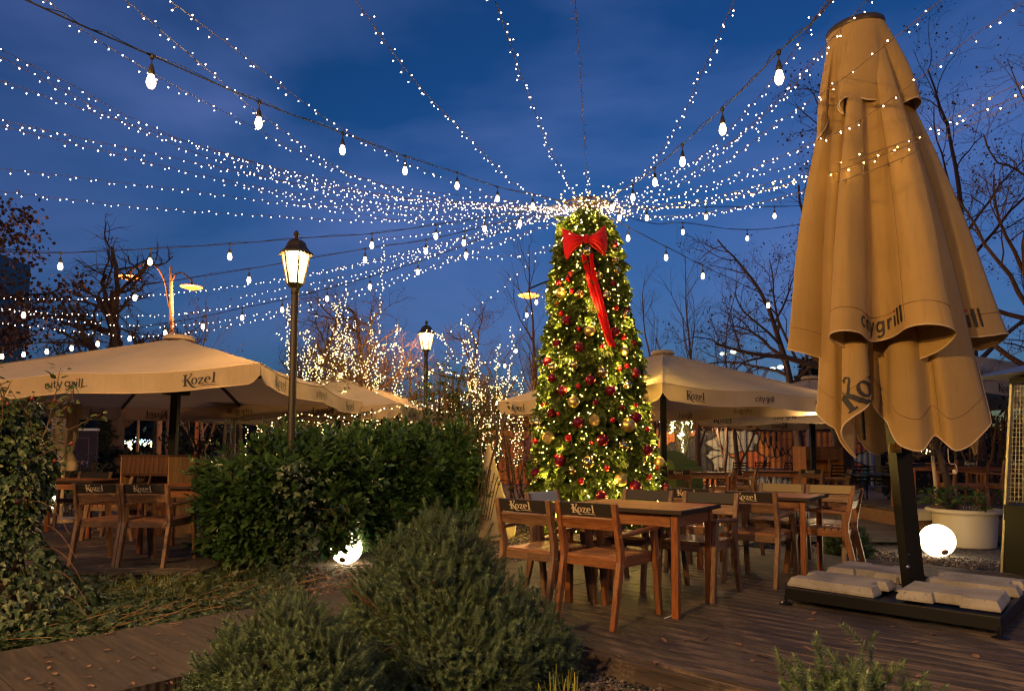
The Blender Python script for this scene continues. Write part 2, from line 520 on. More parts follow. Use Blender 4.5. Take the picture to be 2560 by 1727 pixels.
def emis(name, col, s, base=(.8, .8, .8)):
    m = bpy.data.materials.new(name); m.use_nodes = True
    n = m.node_tree.nodes; l = m.node_tree.links; n.clear()
    e = n.new('ShaderNodeEmission'); e.inputs['Color'].default_value = (*col, 1); e.inputs['Strength'].default_value = s
    o = n.new('ShaderNodeOutputMaterial'); l.new(e.outputs[0], o.inputs['Surface'])
    return m
M['e_fairy'] = emis('fairy_light_glow', (1, .80, .58), 5.5)
M['e_fairy_warm'] = emis('fairy_light_warm_glow', (1, .60, .12), 26)
M['e_tree'] = emis('tree_light_glow', (1, .62, .12), 11)
M['e_branch'] = emis('branch_light_glow', (1, .78, .30), 5)
M['e_bulb'] = emis('festoon_bulb_glow', (1, .74, .42), 3)
M['e_lantern'] = emis('lantern_glass_glow', (1, .66, .32), 1.6)
def lit_glass(name, col, s, clear):
    m = emis(name, col, s); n = m.node_tree.nodes; l = m.node_tree.links
    t = n.new('ShaderNodeBsdfTransparent'); x = n.new('ShaderNodeMixShader'); x.inputs['Fac'].default_value = 1-clear
    l.new(t.outputs[0], x.inputs[1]); l.new(n['Emission'].outputs[0], x.inputs[2]); l.new(x.outputs[0], n['Material Output'].inputs['Surface'])
    return m
M['e_lantern'] = lit_glass('lantern_glass_glow', (1, .62, .26), 1.1, .5)
M['e_globe'] = emis('globe_lamp_glow', (1, .78, .44), 3.2)
M['e_street'] = emis('street_lamp_glow', (1, .22, .03), 1.3)
M['e_white'] = emis('white_street_glow', (.85, 1, .9), 1.2)
M['e_city'] = emis('distant_lamp_glow', (1, .8, .3), 2)
M['e_cityw'] = emis('distant_white_glow', (.55, .9, 1), 1.5)
M['e_sign'] = emis('lit_sign_glow', (.75, .5, .75), .5)
# ------------------------------------------------------------------ hand-drawn lettering (ribbons laid on a surface)
def arc(cx, cy, rx, ry, a0, a1, n=14):
    return [(cx+rx*math.cos(R(a0+(a1-a0)*i/n)), cy+ry*math.sin(R(a0+(a1-a0)*i/n))) for i in range(n+1)]
def dense(pts, step=.07):
    out = [pts[0]]
    for a, b in zip(pts[:-1], pts[1:]):
        k = max(1, int(math.hypot(b[0]-a[0], b[1]-a[1])/step))
        out += [(a[0]+(b[0]-a[0])*i/k, a[1]+(b[1]-a[1])*i/k) for i in range(1, k+1)]
    return out
def word_serif():
    """slab-serif word with a curling capital: list of (points, widths, red?)"""
    s = []
    def st(p, w, red=False): s.append((p, w, red))
    st([(.25, .02), (.25, 1.0)], .20)
    st([(.04, 1.0), (.44, 1.0)], .08); st([(.06, .02), (.46, .02)], .08)
    st([(.34, .46), (.50, .64), (.64, .82), (.76, .95), (.80, 1.04), (.72, 1.10), (.60, 1.06), (.58, .96)], [.10, .10, .085, .07, .07, .08, .07, .03])
    st([(.36, .58), (.5, .42), (.64, .2), (.82, -.04), (1.02, -.17), (1.28, -.17)], [.12, .19, .2, .17, .12, .03])
    st(arc(.2, .5, .2, .10, 20, 250, 8), .05)
    def ring(cx, cy, rx, ry, a0=0, a1=360, thick=.15, thin=.06, n=22):
        p = arc(cx, cy, rx, ry, a0, a1, n)
        w = [thin+(thick-thin)*abs(math.cos(R(a0+(a1-a0)*i/n)))**1.3 for i in range(n+1)]
        st(p, w)
    ring(1.02, .40, .20, .27)
    st([(1.36, .64), (1.78, .64)], .09); st([(1.72, .62), (1.42, .14)], .13); st([(1.36, .12), (1.80, .12)], .09)
    st([(1.38, .68), (1.38, .5)], .05); st([(1.79, .08), (1.79, .28)], .05)
    ring(2.12, .40, .19, .27, 0, 300, .16, .06); st([(1.98, .42), (2.32, .42)], .06)
    st([(2.62, .12), (2.62, 1.02)], .17); st([(2.48, 1.0), (2.62, 1.0)], .07); st([(2.46, .12), (2.80, .12)], .07)
    st([(1.42, -.10), (1.8, -.05), (2.2, -.05), (2.6, -.09), (2.9, -.16)], [.02, .07, .08, .07, .02])
    return s, 2.85
def word_sans():
    s = []
    W = .125
    def st(p, w=W, red=False): s.append((p, w, red))
    def dot(x): st([(x-.065, .78), (x+.065, .78)], .13, True)
    x = 0
    st(arc(.27, .28, .22, .24, 52, 308, 16))
    st([(.70, 0), (.70, .56)]); dot(.70)
    st([(.98, .72), (.98, .16)]+arc(1.10, .14, .12, .10, 180, 290, 6)); st([(.86, .52), (1.18, .52)], .1)
    st([(1.28, .56), (1.52, .02)]); st([(1.78, .56), (1.46, -.18), (1.32, -.24)])
    st(arc(2.32, .28, .22, .24, 0, 360, 22)); st([(2.54, .56), (2.54, -.06)]+arc(2.32, -.08, .22, .18, 0, -140, 10))
    st([(2.82, 0), (2.82, .56)]); st([(2.84, .36)]+arc(2.98, .38, .13, .13, 160, 70, 6))
    st([(3.28, 0), (3.28, .56)]); dot(3.28)
    st([(3.56, 0), (3.56, .86)]); st([(3.84, 0), (3.84, .86)])
    return s, 3.92
def letter(mb, word, f, slots=(0, 1), step=.09):
    """lay the ribbons on the surface f(x, y, lift)"""
    strokes, wid = word
    for k, (pts, w, red) in enumerate(strokes):
        if not hasattr(w, '__len__'):
            pts = dense(pts, step); w = [w]*len(pts)
        n = len(pts); L = []; Rr = []
        for i, p in enumerate(pts):
            a = pts[max(i-1, 0)]; b = pts[min(i+1, n-1)]
            dx, dy = b[0]-a[0], b[1]-a[1]; q = math.hypot(dx, dy) or 1
            nx, ny = -dy/q*w[i]/2, dx/q*w[i]/2
            L.append(f(p[0]+nx, p[1]+ny, k)); Rr.append(f(p[0]-nx, p[1]-ny, k))
        mb.m = slots[1] if red else slots[0]
        mb.grid([L, Rr])
    mb.m = 0
W_SERIF, W_SANS = word_serif(), word_sans()

# ------------------------------------------------------------------ ground, paths, decks
def sheet(name, pts, z, m, kind='structure'):
    mb = MB(); mb.add([(p[0], p[1], z) for p in pts], [tuple(range(len(pts)))])
    o = mb.build(name, m); o['kind'] = kind
    return o
def uvrect(u0, u1, v0, v1): return [UV(u0, v0), UV(u1, v0), UV(u1, v1), UV(u0, v1)]
sheet('ground', [(-900, -60), (900, -60), (900, 1200), (-900, 1200)], -.16, M['soil'])
# gravel beds: a lumpy sheet
def lumpy(name, x0, x1, y0, y1, z, m, st, amp):
    mb = MB(); mb.sm = True
    nx, ny = int((x1-x0)/st), int((y1-y0)/st)
    mb.grid([[(x0+(x1-x0)*i/nx, y0+(y1-y0)*j/ny, z+amp*noise.noise(Vector((x0+i*st, y0+j*st, 0))*1.7)) for i in range(nx+1)] for j in range(ny+1)])
    o = mb.build(name, m); o['kind'] = 'structure'; return o
lumpy('gravel_bed', -2.6, 14, 1.2, 32, -.13, M['gravel'], .25, .012)
lumpy('planting_bed', -9, -1.9, 1.0, 30, -.12, M['soil'], .25, .02)
road = sheet('road', [(-90, 42), (90, 42), (90, 54), (-90, 54)], -.10, M['road'])
pv = MB(); pv.box((0, 40.8, -.07), (180, 2.2, .14)); o = pv.build('pavement', mat('pavement_slabs', (.28, .25, .24), .8)); o['kind'] = 'structure'

def plank_deck(name, u0, u1, v0, v1, ztop, w, m, th=.028, gap=.007, joints=(), along='u', frame=UV, depth=.14, seed=3):
    """a deck: one board mesh copied as many parts"""
    rr = random.Random(seed)
    root = thing(name, None, None, frame(0, 0))
    root['kind'] = 'structure'
    del_keys = [k for k in ('label', 'category') if k in root]
    root.location = (0, 0, 0)
    n = int((v1-v0)/w)
    cuts = [u0]+list(joints)+[u1]
    meshes = {}
    for i in range(n):
        vc = v0+(i+.5)*(v1-v0)/n
        for j in range(len(cuts)-1):
            a, b = cuts[j], cuts[j+1]
            if len(cuts) > 2:
                off = ((i % 3)-1)*.35
                if j > 0: a += off
                if j < len(cuts)-2: b += off
            L = round(b-a-.006, 3)
            if L not in meshes:
                mb = MB(); mb.box((0, 0, 0), (L, (v1-v0)/n-gap, th)); me = mb.mesh('board', m); meshes[L] = me
            o = link('board', meshes[L], root)
            c = frame((a+b)/2, vc, ztop-th/2+rr.uniform(-.0015, .001))
            o.location = c
            o.rotation_euler = (rr.uniform(-.004, .004), 0, -DA if frame is UV else 0)
            if not any(me_ == 'bev' for me_ in o.keys()): pass
    return root
deck = plank_deck('deck', -3.6, 4.4, 3.37, 8.25, 0.0, .1435, M['deck'], joints=())
# ribbed riser along its front edge and a near-black box painted as the shade beneath the boards
mb = MB()
for u0, u1 in ((-3.6, -1.28), (-1.265, 1.6), (1.615, 4.4)):
    for k in range(9):
        c = UV((u0+u1)/2, 3.352, -.022-.0145*k)
        mb.box(((u0+u1)/2, 3.352, -.022-.0145*k), (u1-u0, .022 if k % 2 else .028, .0146))
riser = mb.build('deck_riser', M['deck'], deck); riser.rotation_euler = (0, 0, -DA)
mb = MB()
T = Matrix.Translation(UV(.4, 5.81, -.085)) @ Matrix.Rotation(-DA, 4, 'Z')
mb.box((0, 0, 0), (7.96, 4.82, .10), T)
mb.build('shade_box', mat('painted_void_dark', (.01, .008, .007), .9), deck)
mb = MB()
for u in (-3.62,):
    T = Matrix.Translation(UV(u, 5.81, -.07)) @ Matrix.Rotation(-DA, 4, 'Z'); mb.box((0, 0, 0), (.02, 4.88, .13), T)
mb.build('edge_board', M['deck_old'], deck)
# ribbed walkway from the left foreground past the deck
path = plank_deck('path', 0, 0, 0, 0, 0, 1, M['ribbed']) if False else thing('path', None, None)
path['kind'] = 'structure'
pm = MB(); pm.box((0, 0, 0), (1.19, .595, .07)); pme = pm.mesh('slab', M['ribbed'])
v = -1.2
while v < 9.0:
    for uc in (-4.235,):
        o = link('slab', pme, path); o.location = UV(uc, v, -.037+rnd.uniform(-.003, .003)); o.rotation_euler = (0, 0, -DA)
    v += .6
pm = MB(); T = Matrix.Translation(UV(-4.23, 3.9, -.10)) @ Matrix.Rotation(-DA, 4, 'Z'); pm.box((0, 0, 0), (1.2, 10.6, .06), T)
pm.build('slab_bed', M['soil'], path)
# second walkway beyond the gravel strip
walk = thing('walkway', None, None); walk['kind'] = 'structure'
pm = MB(); pm.box((0, 0, 0), (1.19, .245, .07)); pme = pm.mesh('walkway_plank', M['deck_old'])
for i in range(29):
    for j in range(6):
        if 2.6+j*1.2 > 5.2 and i < 0: continue
        o = link('walkway_plank', pme, walk); o.location = (3.2+j*1.2, 9.78+i*.25, -.045)
# left terrace boards under the left-hand tables
def XY(u, v, z=0.0): return Vector((u, v, z))
terr = plank_deck('terrace', -10.0, -2.95, 6.55, 14.5, 0.0, .145, M['deck'], joints=(-6.4,), frame=XY, seed=8)
mb = MB(); mb.box((-6.47, 10.5, -.09), (7.0, 7.9, .11)); mb.build('shade_box', M['black'], terr)  # black box standing in for the shade under the terrace boards
# raised deck at the far right
rdk = plank_deck('raised_deck', 6.25, 12.0, 10.15, 13.6, .25, .16, M['deck_old'], frame=XY, seed=5)
mb = MB(); mb.box((9.12, 11.88, .04), (5.72, 3.43, .34)); mb.build('step_riser', M['teak_old'], rdk)
mb = MB(); mb.box((9.3, 9.97, .05), (5.4, .34, .05)); mb.build('step', M['teak_old'], rdk)
mb = MB(); mb.box((9.3, 9.98, -.05), (5.35, .28, .14)); mb.build('step_support', M['teak_old'], rdk)

# loose stones on the gravel in view
def stones(name, n, area, smin, smax, m, seed, z=-.125):
    r = np.random.default_rng(seed)
    tv = [(-.5, -.4, 0), (.45, -.5, .05), (.6, .35, 0), (-.35, .5, .02), (-.2, -.1, .45), (.25, .1, .38)]
    tf = [(0, 1, 5, 4), (1, 2, 5), (2, 3, 4, 5), (3, 0, 4)]
    pts = np.array([area(r.random(), r.random()) for _ in range(n)])
    pos = np.column_stack([pts, np.full(n, z)+r.uniform(-.004, .01, n)])
    a = r.uniform(0, 2*PI, n); t = r.normal(0, .35, n)
    ca, sa, ct, st = np.cos(a), np.sin(a), np.cos(t), np.sin(t)
    rot = np.stack([np.stack([ca, -sa*ct, sa*st], 1), np.stack([sa, ca*ct, -ca*st], 1), np.stack([0*a, st, ct], 1)], 1)
    sc = (smin+(smax-smin)*r.random(n)**2)[:, None]*r.uniform(.6, 1.25, (n, 3))
    me = scatter_mesh(name, tv, tf, pos, rot, sc, m)
    o = link(name, me); o['kind'] = 'stuff'; return o
def stone_mat():
    m = mat('slate_chip', (.1, .09, .085), .75)
    n, l, b = nodes(m)
    g = n.new('ShaderNodeNewGeometry')
    l.new(ramp(m, g.outputs['Random Per Island'], [(0, (.025, .022, .022)), (.45, (.07, .062, .06)), (.8, (.14, .115, .10)), (1, (.30, .25, .22))]), b.inputs['Base Color'])
    return m
M['stone'] = stone_mat()
def area_uv(u0, u1, v0, v1):
    return lambda a, b: tuple(UV(u0+(u1-u0)*a, v0+(v1-v0)*b)[:2])
stones('slate_chippings', 15000, area_uv(-3.4, .6, 1.2, 3.33), .012, .036, M['stone'], 1)
stones('gravel_stones', 15000, area_uv(-3.3, 2.2, 8.3, 10.05), .015, .038, M['stone'], 2)
stones('far_gravel_stones', 7000, area_uv(-7.5, -3.0, 7.0, 13.0), .02, .05, M['stone'], 3)
stones('path_side_chippings', 5000, area_uv(-7.6, -4.9, 5.9, 9), .02, .045, M['stone'], 4)

# fallen leaves one can pick out on the boards
lf = MB(); lf.sm = True
lf.grid([[(-.5+i*.25, (0 if i in (0, 4) else .22 if i in (1, 3) else .28)*s_, .07*math.sin(i*1.3)+.06*abs(s_)) for i in range(5)] for s_ in (-1, 0, 1)])
lfm = lf.mesh('fallen_leaf', M['brownleaf'])
spots = [(2028,1548),(2232,1566),(2288,1605),(1970,1510),(1845,1610),(1858,1626),(1905,1640),(1882,1652),(1925,1680),(1715,1600),(1760,1596),(1978,1432),(1862,1459),(2035,1532),
         (2100,1545),(1500,1530),(1470,1600),(1640,1655),(1580,1440),(1722,1440),(1595,1610),(2350,1548),(2180,1520),(2410,1540),(1690,1540),(1545,1640),(2330,1585),(2120,1600),(1800,1560),(2020,1622),(2200,1660),(2440,1640),(2300,1690),(1660,1600)]
for i, (px, py) in enumerate(spots):
    g = G(px, py, .006)
    o = link('fallen_leaf', lfm); o.location = g; s_ = rnd.uniform(.035, .075)
    o.scale = (s_, s_*rnd.uniform(.6, 1), s_); o.rotation_euler = (rnd.uniform(-.3, .3), rnd.uniform(-.2, .2), rnd.uniform(0, 6))
    tag(o, 'small dry brown leaf lying loose on the dark deck boards', 'leaf', 'dry leaves fallen on the deck')
for i in range(42):
    px, py = rnd.uniform(20, 520), rnd.uniform(1580, 1720)
    g = G(px, py, .006); 
    o = link('fallen_leaf', lfm); o.location = g; s_ = rnd.uniform(.02, .055)
    o.scale = (s_, s_*rnd.uniform(.5, 1), s_); o.rotation_euler = (rnd.uniform(-.3, .3), rnd.uniform(-.2, .2), rnd.uniform(0, 6))
    tag(o, 'small dry leaf lying on the ribbed path in the left foreground', 'leaf', 'dry leaves fallen on the ribbed path')
# white plastic strap by the table leg
p0 = G(1661, 1545, .008); p1 = G(1695, 1534, .012)
mb = MB(); mb.path([p0, p0.lerp(p1, .6), p1], [.004, .006, .007], 6)
mb.path([p1+Vector((math.cos(a)*.018, math.sin(a)*.012, .004)) for a in [i*.8 for i in range(9)]], .004, 5)
tag(mb.build('plastic_strap', mat('white_plastic', (.75, .72, .7), .4)), 'white knotted plastic strap lying on the deck by the table leg', 'strap')

# ------------------------------------------------------------------ chairs and tables
def make_chair(oldwood=False, lettered=True):
    ks = 'teak_old_' if oldwood else 'teak_'
    w, wx, wy = M[ks+'z'], M[ks+'x'], M[ks+'y']
    sw = M['seatwood']
    t = thing('armchair', 'x', 'chair')
    def one(name, fn, m, bev=.003):
        mb = MB(); fn(mb); o = mb.build(name, m, t)
        if bev: bevel(o, bev, 1)
        return o
    for s in (-1, 1):
        x = s*.226
        def rear(mb):
            pts = [(-.335, 0), (-.285, .22), (-.238, .43), (-.240, .50), (-.315, .815)]
            wd = [.040, .050, .060, .060, .036]
            vs = []
            for (y, z), q in zip(pts, wd):
                for dx, dy in ((-.018, -q/2), (.018, -q/2), (.018, q/2), (-.018, q/2)): vs.append((x+dx, y+dy, z))
            fs = [(3, 2, 1, 0), (16, 17, 18, 19)]
            for i in range(4):
                for j in range(4): fs.append((i*4+j, i*4+(j+1) % 4, i*4+4+(j+1) % 4, i*4+4+j))
            mb.add(vs, fs)
        one('rear_leg', rear, w)
        one('front_leg', lambda mb: mb.bar((x, .295, 0), (x, .215, .605), .036, .045, (0, 1, 0), .036, .06), w)
        one('armrest', lambda mb: mb.bar((x+s*.004, -.27, .60), (x+s*.004, .262, .622), .05, .026), wy)
        one('side_rail', lambda mb: mb.box((x-s*.036, 0.01, .405), (.026, .46, .06)), wy)
    one('front_rail', lambda mb: mb.box((0, .238, .405), (.412, .026, .06)), wx)
    one('rear_rail', lambda mb: mb.box((0, -.228, .405), (.412, .026, .06)), wx)
    slat = MB(); slat.box((0, 0, 0), (.412, .0465, .018)); sme = slat.mesh('seat_slat', sw)
    for k in range(8):
        o = link('seat_slat', sme, t); o.location = (0, -.205+k*.0595, .442)
    # lower wooden back rail and the black panel above it, both leaning with the legs
    def lean(z): return -.245-(z-.56)*.275
    one('back_rail', lambda mb: mb.bar((-.211, lean(.672), .672), (.211, lean(.672), .672), .024, .082, (0, -.27, 1)), wx)
    pn = one('back_panel', lambda mb: mb.bar((-.211, lean(.766), .766), (.211, lean(.766), .766), .014, .094, (0, -.27, 1)), M['blackpanel'], .002)
    if lettered:
        mb = MB()
        sc = .0605
        def f(a, b, k):
            z = .752+b*sc*.92-.012
            return Vector((-.118+a*sc*1.12, lean(z)-.0095-.0002*k, z))
        letter(mb, W_SERIF, f, (0, 0), .25)
        mb.build('lettering', M['print_cream'], pn)
    sc_ = MB()
    for s in (-1, 1):
        for (y, z) in ((-.235, .405), (.24, .405), (-.262, .60)):
            sc_.lathe([(.006, 0), (.006, .003), (.003, .005)], 8, (0, 0, 0), Matrix.Translation((s*.2445, y, z)) @ Matrix.Rotation(s*PI/2, 4, 'Y'))
    for s in (-1, 1):
        sc_.lathe([(.006, 0), (.006, .003), (.003, .005)], 8, (0, 0, 0), Matrix.Translation((s*.185, -.242, .405)) @ Matrix.Rotation(PI/2, 4, 'X'))
    sc_.build('screw', M['screw'], t)['kind'] = 'stuff'
    return t
chair_new = make_chair(False); chair_old = make_chair(True)
chair_new.name = 'armchair'
_used = set()
def put_chair(kind, x, y, yaw, label, group, z=0.0):
    src = chair_old if kind else chair_new
    o = src if id(src) not in _used else copy_tree(src)
    _used.add(id(src))
    o.location = (x, y, z); o.rotation_euler = (0, 0, -R(yaw)); o['label'] = label; o['group'] = group
    return o

M['edge'] = mat('dark_table_edge', (.045, .03, .024), .6, 0, .15)
def make_table(L=1.0, W=.8, label='', group=None, loc=(0, 0, 0), yaw=0, legw=.050, cat='table', detail=True):
    t = thing('table', label, cat, loc, -R(yaw), group)
    n = 8
    bm_ = MB(); bm_.box((0, 0, 0), (L-.05, (W-.05)/n-.004, .022)); bme = bm_.mesh('top_board', M['tabletop'])
    for i in range(n):
        o = link('top_board', bme, t); o.location = (0, -W/2+.025+(i+.5)*(W-.05)/n, .739)
    mb = MB()
    for s in (-1, 1):
        mb.box((0, s*(W/2-.0125), .735), (L, .025, .030)); mb.box((s*(L/2-.0125), 0, .735), (.025, W-.0502, .0295))
    bevel(mb.build('edge_trim', M['edge'], t), .003, 1)
    for s in (-1, 1):
        for q in (-1, 1):
            mb = MB(); mb.bar((s*(L/2-.075), q*(W/2-.075), 0), (s*(L/2-.075), q*(W/2-.075), .718), legw, legw, (0, 1, 0))
            bevel(mb.build('leg', M['teak'], t), .003, 1)
        mb = MB(); mb.box((0, s*(W/2-.075), .672), (L-.215, .024, .088)); mb.build('apron', M['teak_x'], t)
        mb = MB(); mb.box((s*(L/2-.075), 0, .672), (.024, W-.215, .088)); mb.build('apron', M['teak_y'], t)
    return t
TG = 'wooden tables set out on the decks'
CG = 'wooden armchairs around the tables'
TY = 36.0
ta = Vector((math.cos(R(TY)), -math.sin(R(TY)), 0)); tb = Vector((math.sin(R(TY)), math.cos(R(TY)), 0))
def rel(c, u, v): return Vector((c[0], c[1], 0)) + ta*u + tb*v
T1 = (.99, 5.35)
make_table(1.02, .8, 'nearest wooden table, lit orange, standing between the front chairs and the Christmas tree', TG, (T1[0], T1[1], 0), TY)
put_chair(0, .70, 4.88, 40, 'bright orange wooden armchair in front of all others, its black back nearest the camera', CG)
put_chair(1, .27, 5.17, 38, 'browner wooden armchair directly left of the bright orange front one', CG)
M['silver'] = mat('silver_reflection_paint', (.42, .46, .40), .5, .3)  # silver reflection put into the panel's own colour
M['gold_reflection'] = mat('gold_reflection_paint', (.20, .155, .07), .45, .5)  # gold light mirrored by a black panel, put into its colour
def paint_reflection(ch, m):
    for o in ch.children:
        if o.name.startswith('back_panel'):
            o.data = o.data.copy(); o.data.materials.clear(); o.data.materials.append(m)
_c = None
c = rel(T1, -.56, .0); _c = put_chair(1, c.x-.02, c.y+.04, TY-90+180, 'wooden armchair at the left end of the nearest table, silver reflection painted on its back', CG); paint_reflection(_c, M['silver'])
put_chair(1, 1.06, 6.00, TY+180, 'weathered armchair on the far side of the nearest table, the left one of that pair', CG)
put_chair(1, 1.53, 5.66, TY+180, 'weathered armchair on the far side of the nearest table, the right one of that pair', CG)
T2 = (2.45, 6.80)
make_table(1.12, .8, 'second wooden table, with one board lighter, behind the nearest table and beside the parasol base', TG, (T2[0], T2[1], 0), TY)
put_chair(1, 2.27, 6.27, TY+2, 'brown wooden armchair turned away from the camera in the middle, closest to the parasol base', CG)
put_chair(1, 1.87, 6.80, TY, 'wooden armchair half hidden behind the far chairs of the nearest table, its lettering cut off', CG)
_c = put_chair(1, 2.84, 7.42, TY+180, 'armchair with gold reflection painted on its back behind the second table, left of the two', CG); paint_reflection(_c, M['gold_reflection'])
_c = put_chair(1, 3.25, 7.14, TY+180, 'armchair with gold reflection painted on its back behind the second table, right of the two', CG); paint_reflection(_c, M['gold_reflection'])
put_chair(0, 3.02, 6.68, TY-90, 'orange armchair at the right end of the second table, seen from its side', CG)
# left terrace
put_chair(1, -4.12, 7.15, 3, 'left armchair of the pair on the dark terrace at left, back to the camera', CG)
put_chair(1, -3.62, 7.10, 2, 'right armchair of the pair on the dark terrace at left, next to the laurel hedge', CG)
make_table(1.3, .8, 'dark wooden table in front of the two armchairs on the left terrace', TG, (-3.55, 7.98, 0), 3)
make_table(1.2, .8, 'dim wooden table at the far left, behind the ivy column', TG, (-6.0, 9.3, 0), 3)
for i, (x, y, yaw, lab) in enumerate([
    (-3.05, 8.7, 183, 'dark armchair facing the camera half hidden by the laurel hedge'),
    (-5.6, 10.05, 184, 'dim armchair behind the far left table, left of the slatted cabinet'),
    (-6.3, 10.1, 176, 'dim armchair behind the far left table under the collapsed white parasol'),
    (-6.9, 9.2, 92, 'dim armchair at the left end of the far left table beside the ivy'),
    (-5.15, 8.95, 268, 'dim armchair at the right end of the far left table')]):
    put_chair(1, x, y, yaw, lab, CG)
# tables and chairs farther back on the right
T3 = (3.75, 14.4); T4 = (6.2, 15.6)
make_table(1.5, .8, 'orange wooden table right of the Christmas tree, in front of the green dresser', TG, (T3[0], T3[1], 0), 0)
make_table(1.7, .85, 'long dark wooden table in front of the painted fence', TG, (T4[0], T4[1], 0), 0)
for x, y, yaw, lab in [
    (4.45, 14.6, -60, 'orange armchair at the right end of the table before the green dresser'),
    (5.0, 14.9, -65, 'orange armchair just left of the long dark table, angled like its neighbour'),
    (5.25, 16.1, 95, 'pale wooden armchair behind the left end of the long dark table'),
    (7.1, 15.1, -70, 'dim armchair at the right end of the long dark table, left of two'),
    (7.6, 15.6, -72, 'dim armchair by the orange counter beside the end of the long dark table'),
    (6.4, 14.9, 5, 'dim armchair on the near side of the long dark table'),
    (3.3, 13.8, 0, 'orange armchair on the near side of the table by the green dresser'),
    (-.42, 11.8, 90, 'orange armchair left of the Christmas tree, half hidden by its branches')]:
    put_chair(0 if 'orange' in lab else 1, x, y, yaw, lab, CG)
put_chair(0, 6.96, 10.62, 4, 'orange armchair on the raised deck behind the white planter', CG, .25)
put_chair(0, 7.62, 10.55, 2, 'orange armchair on the raised deck behind the steel patio heater', CG, .25)
make_table(1.6, .8, 'orange table on the raised deck at the far right', TG, (7.3, 11.5, .25), 2)
# ------------------------------------------------------------------ open parasols
def open_parasol(label, corners, apex, pole_base, drop=.24, lettered=(0, 1, 2, 3), sag=.05, detail=True, group='open square parasols over the terraces', words=True, fabric_=None, lite=False):
    """corners: 4 top edge points (world), apex: point, going round"""
    root = thing('open_parasol', label, 'parasol', pole_base, 0, group)
    o0 = Vector(pole_base)
    cs = [Vector(c)-o0 for c in corners]; ap = Vector(apex)-o0
    cen = sum(cs, Vector())/4
    cap_r = .17
    fab = fabric_ or M['canvas']
    mb = MB(); mb.sm = True
    NS, NR = 24, 12
    def edge(i, t):
        a, b = cs[i], cs[(i+1) % 4]
        p = a.lerp(b, t)
        # the middle rib holds the edge up a little; fabric sags between ribs
        q = abs(math.sin(2*PI*t))
        return p + Vector((0, 0, -.045*q)) + (cen-p)*(.02*q)
    def roof(i, t, s):
        """s=0 cap, s=1 edge"""
        e = edge(i, t)
        top = ap + (e-ap)*(cap_r/max(.1, (e-ap).length))
        p = top.lerp(e, s)
        q = abs(math.sin(2*PI*t))
        p = p + Vector((0, 0, -sag*math.sin(PI*s)*q))
        wr = .012*noise.noise(Vector((t*7+i*13, s*4, 1.3)))*math.sin(PI*s)*2
        return p + Vector((0, 0, wr))
    for i in range(4):
        mb.grid([[roof(i, k/NS, j/NR) for k in range(NS+1)] for j in range(NR+1)])
    roof_o = mb.build('canopy', fab, root)
    # seams up the hips
    def nrm(i):
        a, b = cs[i], cs[(i+1) % 4]
        n = (b-a).cross(Vector((0, 0, 1))).normalized()
        return n if n.dot((a+b)/2-cen) > 0 else -n
    def val(i, t, s, out=0.0):
        """valance: s=0 top, s=1 bottom"""
        e = edge(i, t)
        n = nrm(i)
        cr = min(t, 1-t)
        d = drop*(.62+.38*min(1, cr/.035)) if cr < .035 else drop
        d = drop if cr >= .03 else drop*(.55+.45*math.sin(PI/2*cr/.03))
        wav = .016*math.sin(t*23+i*2.1)*s + .01*math.sin(t*41+i)*s
        return e + Vector((0, 0, -d*s)) + n*(.010*s+wav+out)
    for i in range(4):
        mb = MB(); mb.sm = True
        NV = 60
        ts = [0, .004, .01, .018, .028]+[.028+.944*k/NV for k in range(1, NV)]+[.972, .982, .99, .996, 1]
        mb.grid([[val(i, t, j/4) for t in ts] for j in range(5)])
        vo = mb.build('valance', fab, root)
        mb = MB(); mb.path([val(i, t, 1.0) for t in ts], .006, 4, False); mb.path([val(i, t, 0.0, .003) for t in ts], .005, 4, False)
        mb.build('hem', M['hem'], vo)
        if i in lettered and words:
            L = (cs[(i+1) % 4]-cs[i]).length
            # outside seen: text runs left to right when facing the valance from outside
            a, b = cs[i], cs[(i+1) % 4]
            rt = Vector((0, 0, 1)).cross(nrm(i))
            fwd = (b-a).dot(rt) > 0
            for (wd, wid), tc, h, by in ((W_SERIF, .15, .125, .78), (W_SANS, .5, .115, .70), (W_SERIF, .85, .125, .78)):
                ww = wid*h*(1.15 if wd is W_SERIF[0] else 1.0)
                def mk(off):
                    def f(x, y, k):
                        u = tc + ((x/wid-.5)*ww/L)*(1 if fwd else -1)
                        if tc != .5 and not fwd: pass
                        s_ = by - y*h/drop
                        return val(i, u, s_, off[0]+off[1]*k)
                    return f
                mb = MB(); gh = MB()
                letter(mb, (wd, wid), mk((.0045, .0002)), (0, 1), .16)
                letter(gh, (wd, wid), mk((-.0045, -.0002)), (0, 0), .3)
                mb.build('lettering', [M['print_black'], M['print_red']], vo)
                gh.build('lettering_show_through', M['print_ghost'], vo)
    # vent cap, mast, hub, ribs and struts
    mb = MB(); mb.sm = True
    mb.lathe([(cap_r*1.25, -.035), (cap_r*1.3, -.02), (cap_r*1.1, .03), (.05, .05), (.001, .052)], 24, ap, None, False)
    mb.build('cap', fab, root)
    if detail:
        mb = MB()
        for f_ in (.34,):
            p = roof(0, .42, f_)+Vector((0, 0, .01)); q = roof(0, .3, f_+.02)+Vector((0, 0, .012)); r_ = roof(0, .36, f_-.05)+Vector((0, 0, .06))
            mb.add([p, q, r_], [(0, 1, 2)])
        mb.build('vent_flap', fab, root)
        for ci in (1,):
            mb = MB(); e = roof(ci, .04, .86)+Vector((0, 0, .02)); g_ = roof(ci, .06, .70)+Vector((0, 0, .03))
            mb.path([g_, e], .02, 6); mb.path([e, e+(e-g_)*.15], .006, 5); mb.build('tie_strap', M['hem'], root)
    pole_top = ap-Vector((0, 0, .14))
